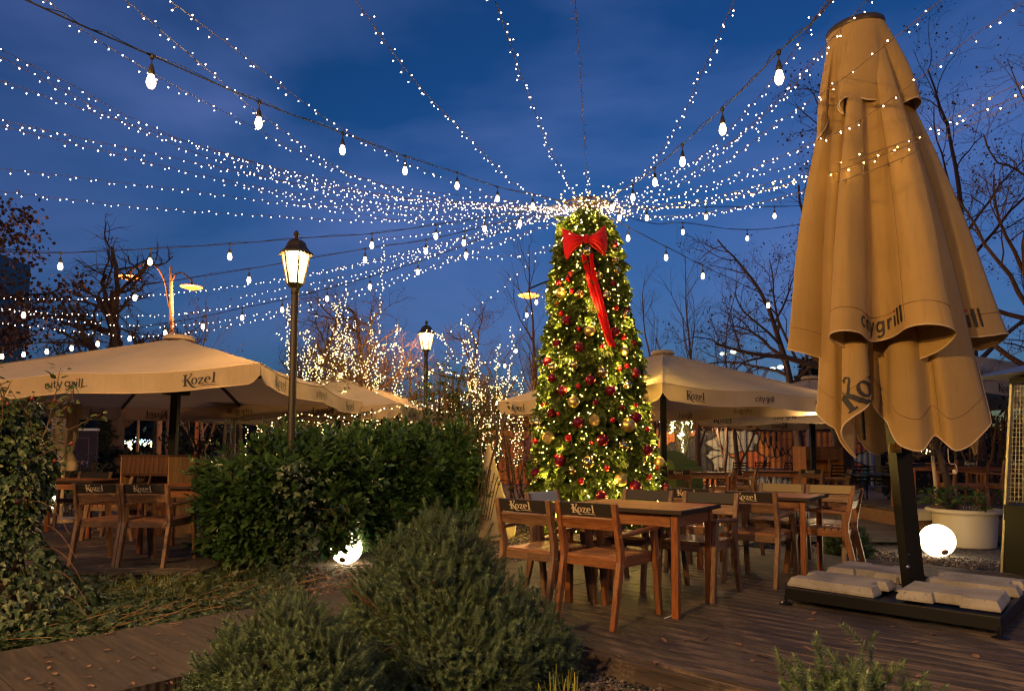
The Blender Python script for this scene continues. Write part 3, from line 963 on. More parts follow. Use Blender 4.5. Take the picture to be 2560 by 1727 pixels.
    mb = MB(); mb.bar((0, 0, -.02), pole_top, .10, .10, (0, 1, 0)); mb.build('mast', M['black'], root)
    hub = pole_top*0.80; hub.z = pole_top.z-.62
    mb = MB(); mb.lathe([(.17, -.07), (.19, -.06), (.19, .07), (.17, .075)], 24, (hub.x, hub.y, hub.z)); mb.build('hub', M['black'], root)
    for i in range(4):
        for t in (0.0, .5):
            e = edge(i, t)
            e2 = e + (cen-e)*.02 + Vector((0, 0, -.02)); tp = ap+Vector((0, 0, -.06))
            mb = MB(); mb.bar(tp+(e2-tp)*.04, e2, .03, .045); rb = mb.build('rib', M['black'], root)
            m2 = MB(); mid = tp.lerp(e2, .48)-Vector((0, 0, .02)); m2.bar(hub, mid, .025, .035); m2.build('strut', M['black'], rb)
    mb = MB(); mb.box((0, 0, -.01), (.9, .9, .05)); mb.build('foot', M['black'], root)
    return root

def square_parasol(label, c0, th, side, ztop, apexz, tilt=(0, 0), **k):
    """c0: near corner xy; th: angle; goes c0 -> along (sin,cos) -> ... ; tilt adds z per metre in x,y"""
    a = Vector((math.sin(th), math.cos(th), 0))*side; b = Vector((-math.cos(th), math.sin(th), 0))*side
    c = Vector((c0[0], c0[1], ztop)); ps = [c, c+a, c+a+b, c+b]
    for p in ps: p.z += tilt[0]*(p.x-c.x)+tilt[1]*(p.y-c.y)
    cen = sum(ps, Vector())/4
    ap = Vector((cen.x, cen.y, apexz))
    return open_parasol(label, ps, ap, (cen.x, cen.y, 0), **k)
# left parasol: seen corner at (651,907)
pA = [P(651, 907, 7.54), P(905, 1003, 12.03), P(303, 1018, 12.27), P(-318, 958, 7.77)]
open_parasol('large beige open parasol over the left terrace, nearest the camera, behind the tall lantern post', pA, P(447, 845, 9.9), (-4.95, 9.95, 0), drop=.22)
square_parasol('beige open parasol just right of the Christmas tree, in front of the painted fence', (2.12, 9.6), R(57.7), 4.5, 2.14, 3.02, tilt=(0, 0))
square_parasol('beige open parasol low in the distance, below the branches wrapped in lights, left of centre', P(1000, 1014, 11.8)[:2], R(12), 4.5, 1.98, 2.72, tilt=(0, 0), detail=False)
square_parasol('farther beige open parasol mostly hidden between the right-hand open parasol and the folded one', (7.0, 12.6), R(39), 3.8, 2.02, 2.85, detail=False)
square_parasol('beige open parasol at the right edge behind the steel patio heater', (7.55, 11.0), R(72), 4.2, 2.40, 3.2, detail=False)

# ------------------------------------------------------------------ the big folded parasol
FB = (2285, 1470)                                   # mast foot in the photo
fp = thing('folded_parasol', 'tall folded ochre parasol on a black mast, leaning left, weighted with concrete slabs', 'parasol', (0, 0, 0))
base = P(2284, 1466, 5.3)
topc = P(2138, 78, 5.02)
DPT = 5.12
hem_pts = [  # photo x, photo y, depth offset (towards camera negative), position round the cap 0..1 (0 = left)
    (2046, 905, .20, .00), (2006, 880, .06, .02), (1968, 873, .00, .045), (2000, 880, -.05, .07), (2040, 891, -.06, .09), (2085, 907, -.02, .11),
    (2098, 930, .12, .125), (2060, 960, .12, .13), (2046, 1000, .06, .135), (2041, 1029, .0, .14), (2055, 1048, -.05, .15), (2072, 1062, -.08, .16), (2088, 1072, -.09, .165),
    (2103, 1105, -.07, .175), (2125, 1132, -.06, .185), (2140, 1143, -.06, .19), (2118, 1112, -.12, .20), (2104, 1086, -.17, .205), (2108, 1063, -.20, .21),
    (2130, 1043, -.23, .22), (2156, 1026, -.24, .235), (2173, 1008, -.22, .245), (2176, 975, -.15, .25), (2165, 925, -.12, .25), (2144, 890, -.16, .25), (2110, 868, -.22, .25),
    (2088, 857, -.26, .25), (2075, 846, -.30, .255), (2074, 836, -.33, .26), (2090, 828, -.37, .27), (2120, 826, -.39, .29), (2150, 832, -.36, .31), (2166, 845, -.31, .325), (2178, 853, -.24, .335),
    (2200, 851, -.20, .35), (2235, 840, -.25, .375), (2265, 820, -.35, .40), (2300, 811, -.42, .43), (2335, 810, -.45, .46), (2366, 815, -.45, .49), (2386, 824, -.42, .51), (2391, 833, -.38, .52),
    (2380, 850, -.32, .525), (2345, 878, -.24, .52), (2300, 897, -.16, .515), (2258, 915, -.10, .51), (2225, 942, -.05, .505), (2200, 970, -.01, .50), (2186, 995, .0, .50), (2184, 1012, -.03, .505), (2195, 1030, -.02, .51),
    (2218, 1055, -.06, .525), (2228, 1080, -.10, .535), (2245, 1108, -.13, .545), (2275, 1123, -.16, .56), (2305, 1126, -.17, .575), (2320, 1108, -.14, .59), (2333, 1090, -.10, .60),
    (2345, 1091, -.10, .61), (2365, 1108, -.14, .62), (2390, 1126, -.16, .635), (2425, 1113, -.14, .655), (2455, 1085, -.11, .675), (2474, 1063, -.07, .69), (2477, 1050, -.02, .70),
    (2466, 1000, .0, .705), (2440, 900, .05, .71), (2421, 848, .02, .715), (2450, 842, .0, .73), (2485, 838, .03, .745), (2521, 834, .12, .76), (2500, 856, .22, .775), (2455, 875, .30, .785), (2432, 884, .34, .79),
    (2445, 1000, .34, .80), (2441, 1133, .32, .805), (2425, 1110, .38, .81), (2380, 1080, .44, .83), (2300, 1090, .46, .86), (2230, 1120, .40, .88), (2188, 1136, .36, .90), (2150, 1100, .40, .92), (2110, 1010, .36, .94), (2070, 940, .30, .97)]
H = [P(x, y, DPT+.08+d*1.3) for x, y, d, q in hem_pts]
Qc = [q for *_, q in hem_pts]
ax = (topc-base).normalized()
cx_ = (Vector((1, 0, 0)) - ax*ax.x).normalized(); cy_ = ax.cross(cx_).normalized()   # cy_ points away
CAPR = .175
def cap_pt(q, r=CAPR, dz=0.0):
    a = PI*(1+q*1.0) if False else None
    # q 0..0.76 runs over the front from left to right, the rest over the back
    if q <= .76: th = PI + (q/.76)*PI
    else: th = 2*PI + (q-.76)/.24*PI
    return topc + cx_*(r*math.cos(th)) + cy_*(r*math.sin(th)*1.0) + ax*dz
# closed smooth hem by Catmull-Rom
def cr(pts, i, t):
    n = len(pts); p0, p1, p2, p3 = pts[(i-1) % n], pts[i % n], pts[(i+1) % n], pts[(i+2) % n]
    return .5*((2*p1)+(p2-p0)*t+(2*p0-5*p1+4*p2-p3)*t*t+(3*p1-p0-3*p2+p3)*t**3)
def hem_at(u):
    n = len(H); u = u % n; i = int(u); t = u-i
    q0 = Qc[i]; q1 = Qc[(i+1) % n]
    if q1 < q0: q1 += 1.0
    return cr(H, i, t), (q0+(q1-q0)*t) % 1.0
def fold(u, v, out=0.0):
    """v=0 hem, v=1 cap"""
    h, q = hem_at(u)
    c = cap_pt(q)
    p = h.lerp(c, v)
    # the folds swell out between hem and cap and gather under the cap
    axis_p = base + ax*((p-base).dot(ax))
    rad = p-axis_p
    b = math.sin(PI*v)
    p = p + rad*(.10*b*b - .0*b) 
    p = p + cx_*(.010*math.sin(q*95+v*5)*b) + Vector((0, 0, 0))
    if out:
        e = .06
        a, b2 = fold(u-e, v), fold(u+e, v)
        d1 = b2-a; d2 = fold(u, min(1, v+.02))-p
        n_ = d1.cross(d2)
        if n_.length > 1e-9:
            n_.normalize()
            if n_.y > 0: n_ = -n_
            p = p+n_*out
    return p
mb = MB(); mb.sm = True
NH = len(H)
us = [k/3 for k in range(NH*3+1)]
vs_ = [0, .02, .05, .09, .14, .2, .27, .35, .43, .51, .6, .69, .78, .86, .93, 1.0]
mb.grid([[fold(u, v) for u in us] for v in vs_])
fo = mb.build('canopy', M['canvas_front'], fp)
def to_px0(p):
    q = CAMROT.transposed() @ (p-CAMPOS); return CX+q.x/-q.z*F_PX, PPY-q.y/-q.z*F_PX
mb = MB(); mb.path([fold(u, 0) for u in us], .0055, 5, False); mb.build('hem', M['hem'], fo)
mb = MB()
for v in (.072,):
    pp = [fold(u, v+.0, .003) for u in us]
    mb.path(pp, .0018, 3, False)
mb.build('seam', M['seam'], fo)
for uu_ in (4.5, 15.0, 24.0, 32.5, 36.0, 40.5, 58.6, 64.0, 71.0):
    mb = MB(); mb.path([fold(uu_, v, .003) for v in vs_[1:-1]], .0016, 3, False); mb.build('panel_seam', M['seam'], fo)
# upper vent tier
tier = [(2062, 322, .10, .0), (2046, 350, .02, .03), (2058, 333, -.05, .06), (2070, 314, -.06, .09), (2078, 285, .0, .12), (2090, 262, -.03, .15), (2098, 262, -.12, .19),
        (2099, 275, -.17, .21), (2112, 286, -.20, .23), (2100, 262, -.24, .245), (2112, 246, -.27, .27), (2136, 241, -.28, .31), (2166, 250, -.27, .36), (2199, 252, -.24, .41), (2216, 262, -.16, .44), (2228, 262, -.13, .47),
        (2244, 263, -.14, .50), (2265, 252, -.16, .55), (2288, 244, -.14, .60), (2299, 254, -.06, .65), (2288, 272, .05, .70), (2272, 286, .14, .76), (2250, 262, .2, .82), (2180, 250, .25, .88), (2110, 262, .2, .94)]
TH = [P(x, y, 5.03+d*.75) for x, y, d, q in tier]; TQ = [t[3] for t in tier]
def tier_at(u, v):
    n = len(TH); u = u % n; i = int(u); t = u-i
    q0, q1 = TQ[i], TQ[(i+1) % n]
    if q1 < q0: q1 += 1
    q = (q0+(q1-q0)*t) % 1
    c = cap_pt(q, CAPR*1.06, .0)
    p = cr(TH, i, t).lerp(c, v)
    axis_p = base + ax*((p-base).dot(ax)); rad = p-axis_p
    return p + rad*(.10*math.sin(PI*v)) + rad.normalized()*.012
mb = MB(); mb.sm = True
ut = [k/4 for k in range(len(TH)*4+1)]
mb.grid([[tier_at(u, v) for u in ut] for v in [i/10 for i in range(11)]])
to = mb.build('vent_tier', M['canvas_front'], fp)
mb = MB(); mb.path([tier_at(u, 0) for u in ut], .0055, 5, False); mb.build('hem', M['hem'], to)
Tm = Matrix.Translation(topc) @ ax.to_track_quat('Z', 'Y').to_matrix().to_4x4()
mb = MB(); mb.sm = True; mb.lathe([(.196, -.02), (.204, -.012), (.204, .022), (.19, .034), (.06, .075), (.001, .08)], 40, (0, 0, 0), Tm); mb.build('top_cap', mat('dark_cap_plastic', (.05, .035, .02), .4), fp)
# mast with bolts, crank plate, lock bar
mb = MB(); mb.bar(base-ax*.05, topc-ax*.05, .115, .115, (0, 1, 0)); mb.build('mast', M['black'], fp)
for yy, py_ in ((1383, 0), (1416, 0)):
    p = P(2270, yy, 5.235); mb = MB(); mb.lathe([(.014, 0), (.014, .006), (.008, .010)], 12, (0, 0, 0), Matrix.Translation(p) @ Matrix.Rotation(PI/2, 4, 'X')); mb.build('bolt', M['screw'], fp)
mb = MB(); pl = P(2239, 1120, 5.11); 
mb.box((0, 0, 0), (.088, .004, .07), Matrix.Translation(pl)); plo = mb.build('maker_plate', M['brass'], fp)
mb = MB()
for k in range(3): mb.box((0, -.003, -.014-.008*k), (.06-.01*(k % 2), .001, .002), Matrix.Translation(pl))
mb.path([pl+Vector((-.018+.004*i, -.004, .014+.009*math.sin(PI*i/9))) for i in range(10)], .0012, 4)
mb.path([pl+Vector((-.002, -.004, .018)), pl+Vector((-.006, -.004, -.006))], .0016, 4); mb.path([pl+Vector((-.002+.007*math.sin(a/2), -.004, .012+.006*math.cos(a))) for a in [i*.6 for i in range(9)]], .0013, 4)
mb.build('engraving', M['print_black'], plo)
mb = MB(); a_ = P(2255, 1165, 5.2); mb.bar(a_, a_+Vector((.22, .1, .012)), .03, .03); mb.build('crank_arm', M['black'], fp)
mb = MB(); a_ = P(2156, 1020, 5.25); b_ = P(2161, 1100, 5.25); mb.path([a_, b_], .012, 8); mb.build('inner_strut', M['black'], fp)
# lettering on the fabric: param u along the hem, v up
def on_fold(u0, du, v0, dv, flip=1):
    return lambda x, y, k: fold(u0+x*du, v0+y*dv, .006+.0003*k)
mb = MB()
# 'city grill' centred on the middle rib (hem points 33..36)
def arc_table(a, b, v, n=80):
    t = [0.0]; us_ = [a+(b-a)*i/n for i in range(n+1)]; pr = fold(us_[0], v)
    for u in us_[1:]:
        c_ = fold(u, v); t.append(t[-1]+(c_-pr).length); pr = c_
    return us_, t
def u_at(tab, d):
    us_, t = tab
    d = max(0, min(t[-1], d))
    for i in range(1, len(t)):
        if t[i] >= d:
            f_ = (d-t[i-1])/max(1e-9, t[i]-t[i-1]); return us_[i-1]+(us_[i]-us_[i-1])*f_
    return us_[-1]
def len_v(u): return (fold(u, 0)-fold(u, .1)).length/.1
def fold_text(word, ua, ub, d0, height, v0, squeeze=1.0, reverse=False, top=None):
    tab = arc_table(ua, ub, v0)
    def f(x, y, k):
        d = d0+x*height*squeeze if not reverse else d0-x*height*squeeze
        u = u_at(tab, d)
        return fold(u, v0+y*height/len_v(u), .006+.0003*k)
    letter(mb, word, f, (0, 1), .12)
# measure where points fall so that the words sit as in the photo
tabM = arc_table(30.0, 41.0, .03)
_ux = min((u for u in [33.5+.05*i for i in range(90)]), key=lambda u: abs(to_px0(fold(u, .03))[0]-2192))
_tab = arc_table(29.5, _ux, .03); fold_text(W_SANS, 29.5, 41.0, _tab[1][-1]-2.12*.135, .135, .026, top=None)
fold_text(W_SANS, 64.5, 70.0, -.02, .17, .03, 1.0) if False else None
mb.build('lettering', [M['print_black'], M['print_red']], fo)
mb = MB(); fold_text((W_SANS[0][-6:], 1), 66.8, 70.2, -3.24*.16+.02, .17, .032, 1.0)
mb.build('lettering', [M['print_black'], M['print_red']], fo)
# big slanted serif word on the low front fold, read upward to the right
def fold_image(word, px0, py0, ang, h, urange, vrange, zoff=.006):
    """place a word on the fabric where its outline falls near the given point, by searching the sheet"""
    a = R(ang); cache = []
    uu = [urange[0]+(urange[1]-urange[0])*i/60 for i in range(61)]; vv = [vrange[0]+(vrange[1]-vrange[0])*j/60 for j in range(61)]
    RI = CAMROT.transposed()
    for u in uu:
        for v in vv:
            q = RI @ (fold(u, v)-CAMPOS); cache.append((CX+q.x/-q.z*F_PX, PPY-q.y/-q.z*F_PX, u, v))
    arr = np.array(cache)
    def f(x, y, k):
        X = px0+(x*math.cos(a)-y*math.sin(a))*h; Y = py0-(x*math.sin(a)+y*math.cos(a))*h
        d = (arr[:, 0]-X)**2+(arr[:, 1]-Y)**2
        idx = np.argsort(d)[:4]; wt = 1/(d[idx]+1e-3); wt /= wt.sum()
        u = float((arr[idx, 2]*wt).sum()); v = float((arr[idx, 3]*wt).sum())
        return fold(u, v, zoff+.0003*k)
    return f
mb = MB(); letter(mb, (W_SERIF[0][:9], 1.3), fold_image(W_SERIF, 2119, 1036, 36, 70, (17.0, 23.5), (0, .20)), (0, 0), .12); mb.build('lettering', M['print_black'], fo)
mb = MB(); letter(mb, ([W_SERIF[0][10], W_SERIF[0][9], W_SERIF[0][13], W_SERIF[0][12]] , 1), fold_image(W_SERIF, 2172, 1080, 140, 58, (9.0, 15.0), (0, .12)), (0, 0), .12) if False else None
mb = MB(); letter(mb, (W_SERIF[0][12:], 1), fold_image(W_SERIF, 1910, 1107, -35, 50, (9.2, 13.0), (0, .14)), (0, 0), .12); mb.build('lettering', M['print_black'], fo)
# base frame
fr = MB()
cF = [P(1962, 1478, 5.30), P(2503, 1560, 4.36)]
fa = Vector((cF[1].x-cF[0].x, cF[1].y-cF[0].y, 0)); side = 1.36; fa.normalize(); fb = Vector((-fa.y, fa.x, 0))
fc = Vector((cF[0].x, cF[0].y, 0))+fa*side/2+fb*side/2
FM = Matrix.Translation((fc.x, fc.y, 0)) @ Matrix(((fa.x, fb.x, 0, 0), (fa.y, fb.y, 0, 0), (0, 0, 1, 0), (0, 0, 0, 1)))
for s in (-1, 1):
    fr.box((0, s*(side/2-.02), .085), (side, .04, .085), FM); fr.box((s*(side/2-.02), 0, .0848), (.04, side-.0802, .0846), FM)
fr.box((0, 0, .075), (side-.09, .16, .05), FM); fr.box((0, 0, .0745), (.16, side-.09, .049), FM)
fr.box((0, 0, .05), (side-.1, side-.1, .012), FM)
bevel(fr.build('base_frame', M['black'], fp), .004, 2)
for sx in (-1, 1):
    for sy in (-1, 1):
        mb = MB(); q = FM @ Vector((sx*(side/2-.035+.03), sy*(side/2-.035+.03), 0))
        mb.lathe([(.052, 0), (.052, .006), (.018, .02), (.012, .024), (.012, .07)], 20, q); mb.build('levelling_foot', M['black'], fp)
mb = MB(); mb.box((0, 0, .115), (.26, .26, .012), FM)
for sx in (-1, 1):
    for sy in (-1, 1): mb.lathe([(.009, .1), (.009, .18), (.004, .185)], 8, FM @ Vector((sx*.1, sy*.1, 0)))
mb.build('foot_plate', M['steel'], fp)
# four concrete ballast slabs with notches; bevelled
def slab(name, cu, cv, lu, lv, rot, label, dz=0.0):
    # outline with notches in two sides
    w, h = lu/2, lv/2; n, d = .075, .07
    poly = [(-w, -h), (-n, -h), (-n, -h+d), (n, -h+d), (n, -h), (w, -h), (w, h), (n, h), (n, h-d), (-n, h-d), (-n, h), (-w, h)]
    T = FM @ Matrix.Translation((cu, cv, 0)) @ Matrix.Rotation(rot, 4, 'Z')
    mb = MB()
    lo = [(x*1.0, y*1.0) for x, y in poly]
    ins = .022
    def inset(x, y): return (x-math.copysign(ins, x) if abs(abs(x)-w) < 1e-6 else x*(1.18 if abs(x) < .1 else 1), y-math.copysign(ins, y) if abs(abs(y)-h) < 1e-6 else (y-math.copysign(.012, y)))
    hi = [inset(x, y) for x, y in poly]
    z0, z1 = .128+dz, .128+.068+dz
    k = len(poly)
    vs = [(x, y, z0) for x, y in lo]+[(x, y, z0+.02) for x, y in lo]+[(x, y, z1) for x, y in hi]
    fs = [tuple(range(k))[::-1], tuple(range(2*k, 3*k))]
    for j in range(2):
        fs += [(j*k+i, j*k+(i+1) % k, (j+1)*k+(i+1) % k, (j+1)*k+i) for i in range(k)]
    mb.add(vs, fs, T)
    o = mb.build(name, M['concrete']); bevel(o, .004, 1)
    return tag(o, label, 'concrete slab', 'concrete slabs weighting the folded parasol')
q = side/4+.03
slab('concrete_slab', -q, -q, .50, .62, R(88), 'notched concrete slab on the parasol base, front left')
slab('concrete_slab', q-.01, -q+.02, .60, .50, R(2), 'notched concrete slab on the parasol base, front right nearest the camera', .012)
slab('concrete_slab', -q+.02, q, .60, .50, R(-2), 'notched concrete slab on the parasol base, rear left behind the mast')
slab('concrete_slab', q, q, .50, .60, R(91), 'notched concrete slab on the parasol base, rear right')
# ------------------------------------------------------------------ bare trees
def grow(rng, start, d, length, r0, level, P_, out, tips):
    """one limb as a wandering polyline, then its children"""
    nseg = P_['seg'][min(level, len(P_['seg'])-1)]
    pts = [Vector(start)]; rads = [r0]; d = Vector(d).normalized()
    endr = r0*P_.get('endr', .45) if level < P_['levels']-1 else r0*.3
    for i in range(nseg):
        w = P_['wander'][min(level, len(P_['wander'])-1)]
        d = (d+Vector((rng.gauss(0, w), rng.gauss(0, w), rng.gauss(0, w)+P_['up'][min(level, len(P_['up'])-1)]))).normalized()
        pts.append(pts[-1]+d*(length/nseg)); rads.append(r0+(endr-r0)*(i+1)/nseg)
    out.append((level, pts, rads))
    if level >= P_['levels']-1:
        tips.append(pts[-1]); return
    k = P_['kids'][min(level, len(P_['kids'])-1)]
    for j in range(k):
        t = P_['from'][min(level, len(P_['from'])-1)]+(1-P_['from'][min(level, len(P_['from'])-1)])*(j+rng.random())/k
        t = min(t, .999); i = int(t*nseg); f = t*nseg-i
        p = pts[i].lerp(pts[i+1], f); rr = rads[i]+(rads[i+1]-rads[i])*f
        dd = (pts[i+1]-pts[i]).normalized()
        ang = R(rng.uniform(*P_['angle'])); side = dd.orthogonal().normalized()
        side = Matrix.Rotation(rng.uniform(0, 2*PI), 3, dd) @ side
        nd = dd*math.cos(ang)+side*math.sin(ang)
        if P_.get('flat') and level > 0: nd.z *= P_['flat']
        grow(rng, p, nd, length*P_['ratio']*rng.uniform(.7, 1.15)*(1.1-.45*t), min(rr*.8, max(P_['minr'], rr*P_.get('rratio', .55))), level+1, P_, out, tips)
    if level == 0 and P_.get('lead', True):
        grow(rng, pts[-1], d, length*P_['ratio'], endr, level+1, P_, out, tips)

def bare_tree(name, label, loc, height, r0, P_, mt, seed, cat='tree', group=None, leaves=None, lean=(0, 0, 1), trunk_levels=1):
    rng = random.Random(seed); out = []; tips = []
    grow(rng, (0, 0, 0), lean, height, r0, 0, P_, out, tips)
    root = thing(name, label, cat, loc, 0, group)
    a = MB(); b = MB(); a.sm = True
    for lv, pts, rads in out:
        (a if lv < trunk_levels else b).path(pts, rads, 9 if lv == 0 else (6 if lv == 1 else (4 if lv == 2 else 3)), cap=lv < 2)
    a.build('trunk', mt, root)
    o = b.build('branches', mt, root); o['kind'] = 'stuff'
    if leaves:
        m_, n_, sz = leaves
        r = np.random.default_rng(seed)
        tp = np.array([tuple(t) for t in tips])
        idx = r.integers(0, len(tp), n_)
        pos = tp[idx]+r.normal(0, sz*1.2, (n_, 3))
        rot = rot_from_dir(r.normal(0, 1, (n_, 3)), r.uniform(0, 6, n_))
        me = scatter_mesh('leaves', [(-.5, 0, 0), (0, -.5, .1), (.5, 0, 0), (0, .6, .1)], [(0, 1, 2, 3)], pos, rot, r.uniform(.5, 1, n_)*sz, m_)
        lo = link('leaves', me, root); lo['kind'] = 'stuff'
    return root, out, tips

PT_big = dict(levels=6, seg=[7, 7, 6, 5, 4, 3], wander=[.07, .13, .17, .2, .22, .25], up=[.02, .02, .0, .0, .02, .0], kids=[8, 5, 5, 4, 3], **{'from': [.35, .25, .2, .2, .2]}, angle=(28, 62), ratio=.60, minr=.006, endr=.35, rratio=.55)
PT_wide = dict(levels=6, seg=[5, 7, 6, 5, 4, 3], wander=[.08, .15, .2, .22, .25, .25], up=[.02, .03, .02, .02, .02, .0], kids=[9, 6, 5, 4, 3], **{'from': [.3, .2, .15, .15, .15]}, angle=(30, 75), ratio=.74, minr=.007, endr=.4, rratio=.6)
PT_up = dict(levels=5, seg=[6, 6, 5, 4, 3], wander=[.05, .10, .12, .15, .18], up=[.05, .08, .06, .05, .05], kids=[7, 5, 4, 4], **{'from': [.2, .2, .2, .2]}, angle=(18, 42), ratio=.62, minr=.007, endr=.3, rratio=.55)
PT_pruned = dict(levels=6, seg=[5, 7, 6, 5, 4, 3], wander=[.06, .20, .24, .25, .25, .25], up=[.0, .06, .06, .05, .0, .0], kids=[6, 5, 4, 4, 3], **{'from': [.55, .25, .2, .15]}, angle=(30, 70), ratio=.80, minr=.007, endr=.6, rratio=.6)
def bx(px, Y): return ((px-CX)/F_PX*Y)
bare_tree('bare_tree', 'tall bare tree behind the folded parasol, its branches showing left of the canvas', (bx(2120, 18), 18, -.1), 7.2, .26, PT_big, M['bark'], 4, leaves=(M['bark'], 1400, .09), lean=(-.10, 0, 1))
bare_tree('bare_tree', 'fine-twigged bare tree just left of the folded parasol, darker and farther than its neighbour', (bx(2010, 24), 24, -.1), 6.4, .20, dict(PT_big, minr=.009), M['bark'], 73, leaves=(M['bark'], 1200, .08), lean=(-.05, 0, 1))
bare_tree('bare_tree', 'tall bare tree rising between the folded parasol and the right edge', (bx(2450, 17), 17, -.1), 7.8, .17, PT_big, M['bark'], 21, leaves=(M['bark'], 1400, .07))
bare_tree('bare_tree', 'dense dark bare tree at the right edge behind the patio heater', (bx(2590, 13), 13, -.1), 5.2, .16, PT_big, M['bark_warm'], 33, leaves=(M['bark'], 900, .05))
bare_tree('pruned_tree', 'thick pruned bare tree with twisted limbs at left, above the left parasol', (bx(285, 19), 19, -.1), 3.4, .36, PT_pruned, M['bark'], 12, lean=(.06, 0, 1))
bare_tree('bare_tree', 'dark tree still holding leaves at the far left edge, near the tower', (bx(-60, 21), 21, -.1), 7.0, .25, PT_big, M['bark'], 7, leaves=(M['bark'], 3200, .16))
bare_tree('young_tree', 'slim young bare tree behind the roof of the right-hand open parasol, middle one', (bx(1745, 19), 19, -.1), 4.2, .09, PT_up, M['bark_warm'], 15)
bare_tree('young_tree', 'slim young bare tree just right of the Christmas tree, behind a parasol cap', (bx(1640, 20), 20, -.1), 4.0, .09, PT_up, M['bark_warm'], 16)
bare_tree('young_tree', 'slim young bare tree with upright twigs just left of the folded parasol', (bx(1850, 21), 21, -.1), 4.0, .09, PT_up, M['bark_warm'], 17)
bare_tree('young_tree', 'bare tree with upright branches left of the Christmas tree below the orange street lamp', (bx(1330, 19), 19, -.1), 4.4, .12, PT_up, M['bark_warm'], 18)
bare_tree('autumn_tree', 'small tree with a few orange leaves behind the roof of the left parasol', (bx(520, 21), 21, -.1), 3.6, .08, PT_up, M['bark_pale'], 19, leaves=(M['autumn'], 260, .10))
lt1 = bare_tree('lit_tree', 'bare spreading tree wrapped in fairy lights left of the second lantern post', (bx(940, 15.5), 15.5, -.1), 3.0, .17, PT_wide, M['bark_warm'], 41, lean=(-.12, 0, 1))
lt2 = bare_tree('lit_tree', 'bare spreading tree wrapped in fairy lights behind the tall hedge, farthest left', (bx(760, 17.5), 17.5, -.1), 2.8, .16, PT_wide, M['bark'], 43)
lt3 = bare_tree('lit_tree', 'bare tree wrapped in fairy lights between the second lantern post and the Christmas tree', (bx(1190, 17), 17, -.1), 2.6, .13, PT_wide, M['bark_warm'], 47)
bare_tree('young_tree', 'thin bare trunk standing before the painted fence', (bx(1805, 24), 24, -.1), 3.4, .10, PT_up, M['bark'], 55)
lt4 = bare_tree('lit_tree', 'pale forked tree trunk wound with green-white lights beside the green dresser', (bx(1700, 22), 22, -.1), 2.6, .16, PT_up, M['bark_pale'], 57)
lt5 = bare_tree('lit_tree', 'small bare tree growing from the white planter with lights on its low branches', (6.35, 9.85, .3), 1.15, .06, dict(PT_pruned, flat=.5), M['bark'], 61, lean=(-.12, 0, 1))

# ------------------------------------------------------------------ little lights
OCT_V = [(0, 0, -1), (1, 0, 0), (0, 1, 0), (-1, 0, 0), (0, -1, 0), (0, 0, 1)]
OCT_F = [(0, 2, 1), (0, 3, 2), (0, 4, 3), (0, 1, 4), (5, 1, 2), (5, 2, 3), (5, 3, 4), (5, 4, 1)]
def lights_mesh(name, pts, r, m, parent, seed=0):
    rr = np.random.default_rng(seed); n = len(pts)
    rot = np.tile(np.eye(3), (n, 1, 1))
    rad = np.asarray(r)*np.ones(n)*rr.uniform(.75, 1.2, n)
    o = link(name, scatter_mesh(name, OCT_V, OCT_F, np.array(pts), rot, rad, m), parent); o['kind'] = 'stuff'
    return o
def bez(ps, n):
    """smooth curve through the listed points"""
    q = [ps[0]+(ps[0]-ps[1])]+ps+[ps[-1]+(ps[-1]-ps[-2])]
    out = []
    for i in range(1, len(q)-2):
        p0, p1, p2, p3 = q[i-1:i+3]
        for k in range(n):
            t = k/n
            out.append(.5*((2*p1)+(p2-p0)*t+(2*p0-5*p1+4*p2-p3)*t*t+(3*p1-p0-3*p2+p3)*t**3))
    out.append(ps[-1]); return out
def resample(pts, step):
    out = []; acc = 0; nxt = 0
    for a, b in zip(pts[:-1], pts[1:]):
        L = (b-a).length
        while nxt <= acc+L and L > 0:
            out.append(a.lerp(b, (nxt-acc)/L)); nxt += step
        acc += L
    return out
HUB = P(1466, 520, 10.1)
_sid = [0]
def fairy_string(label, px_pts, step=.13, lit=1.0, m=None, group='strings of fairy lights fanned out from the mast of the Christmas tree', rad=.0050, cm=None, tohub=True, stem=.035):
    """px_pts: photo x, y and distance; the last joins the hub"""
    _sid[0] += 1; rr = random.Random(_sid[0])
    ps = [P(*p) for p in px_pts]
    if tohub: ps.append(HUB+Vector((rr.uniform(-.12, .12), rr.uniform(-.1, .1), rr.uniform(-.05, .05))))
    c = bez(ps, 14)
    root = thing('fairy_light_string', label, 'fairy lights', c[-1], 0, group)
    o = c[-1]
    c = [p-o for p in c]
    mb = MB(); mb.path(c, .0028, 3, False)
    b = resample(c, step); bl = []; ws = MB()
    for i, p in enumerate(b):
        s = 1 if i % 2 else -1
        d = Vector((rr.gauss(0, .7), rr.gauss(0, .5), -.5+.6*s*rr.random())).normalized()*stem*rr.uniform(.7, 1.3)
        q = p+d; mb.path([p, q], .0024, 3, False)
        if i/len(b) >= 1-lit: bl.append(q)
    mb.build('wire', M['cable_warm'], root)
    dist = [(p+o-CAMPOS).length for p in bl]
    if bl: lights_mesh('bulbs', bl, np.array([rad*(.75+.055*min(d, 16)) for d in dist]), m or M['e_fairy'], root, _sid[0])
    return root
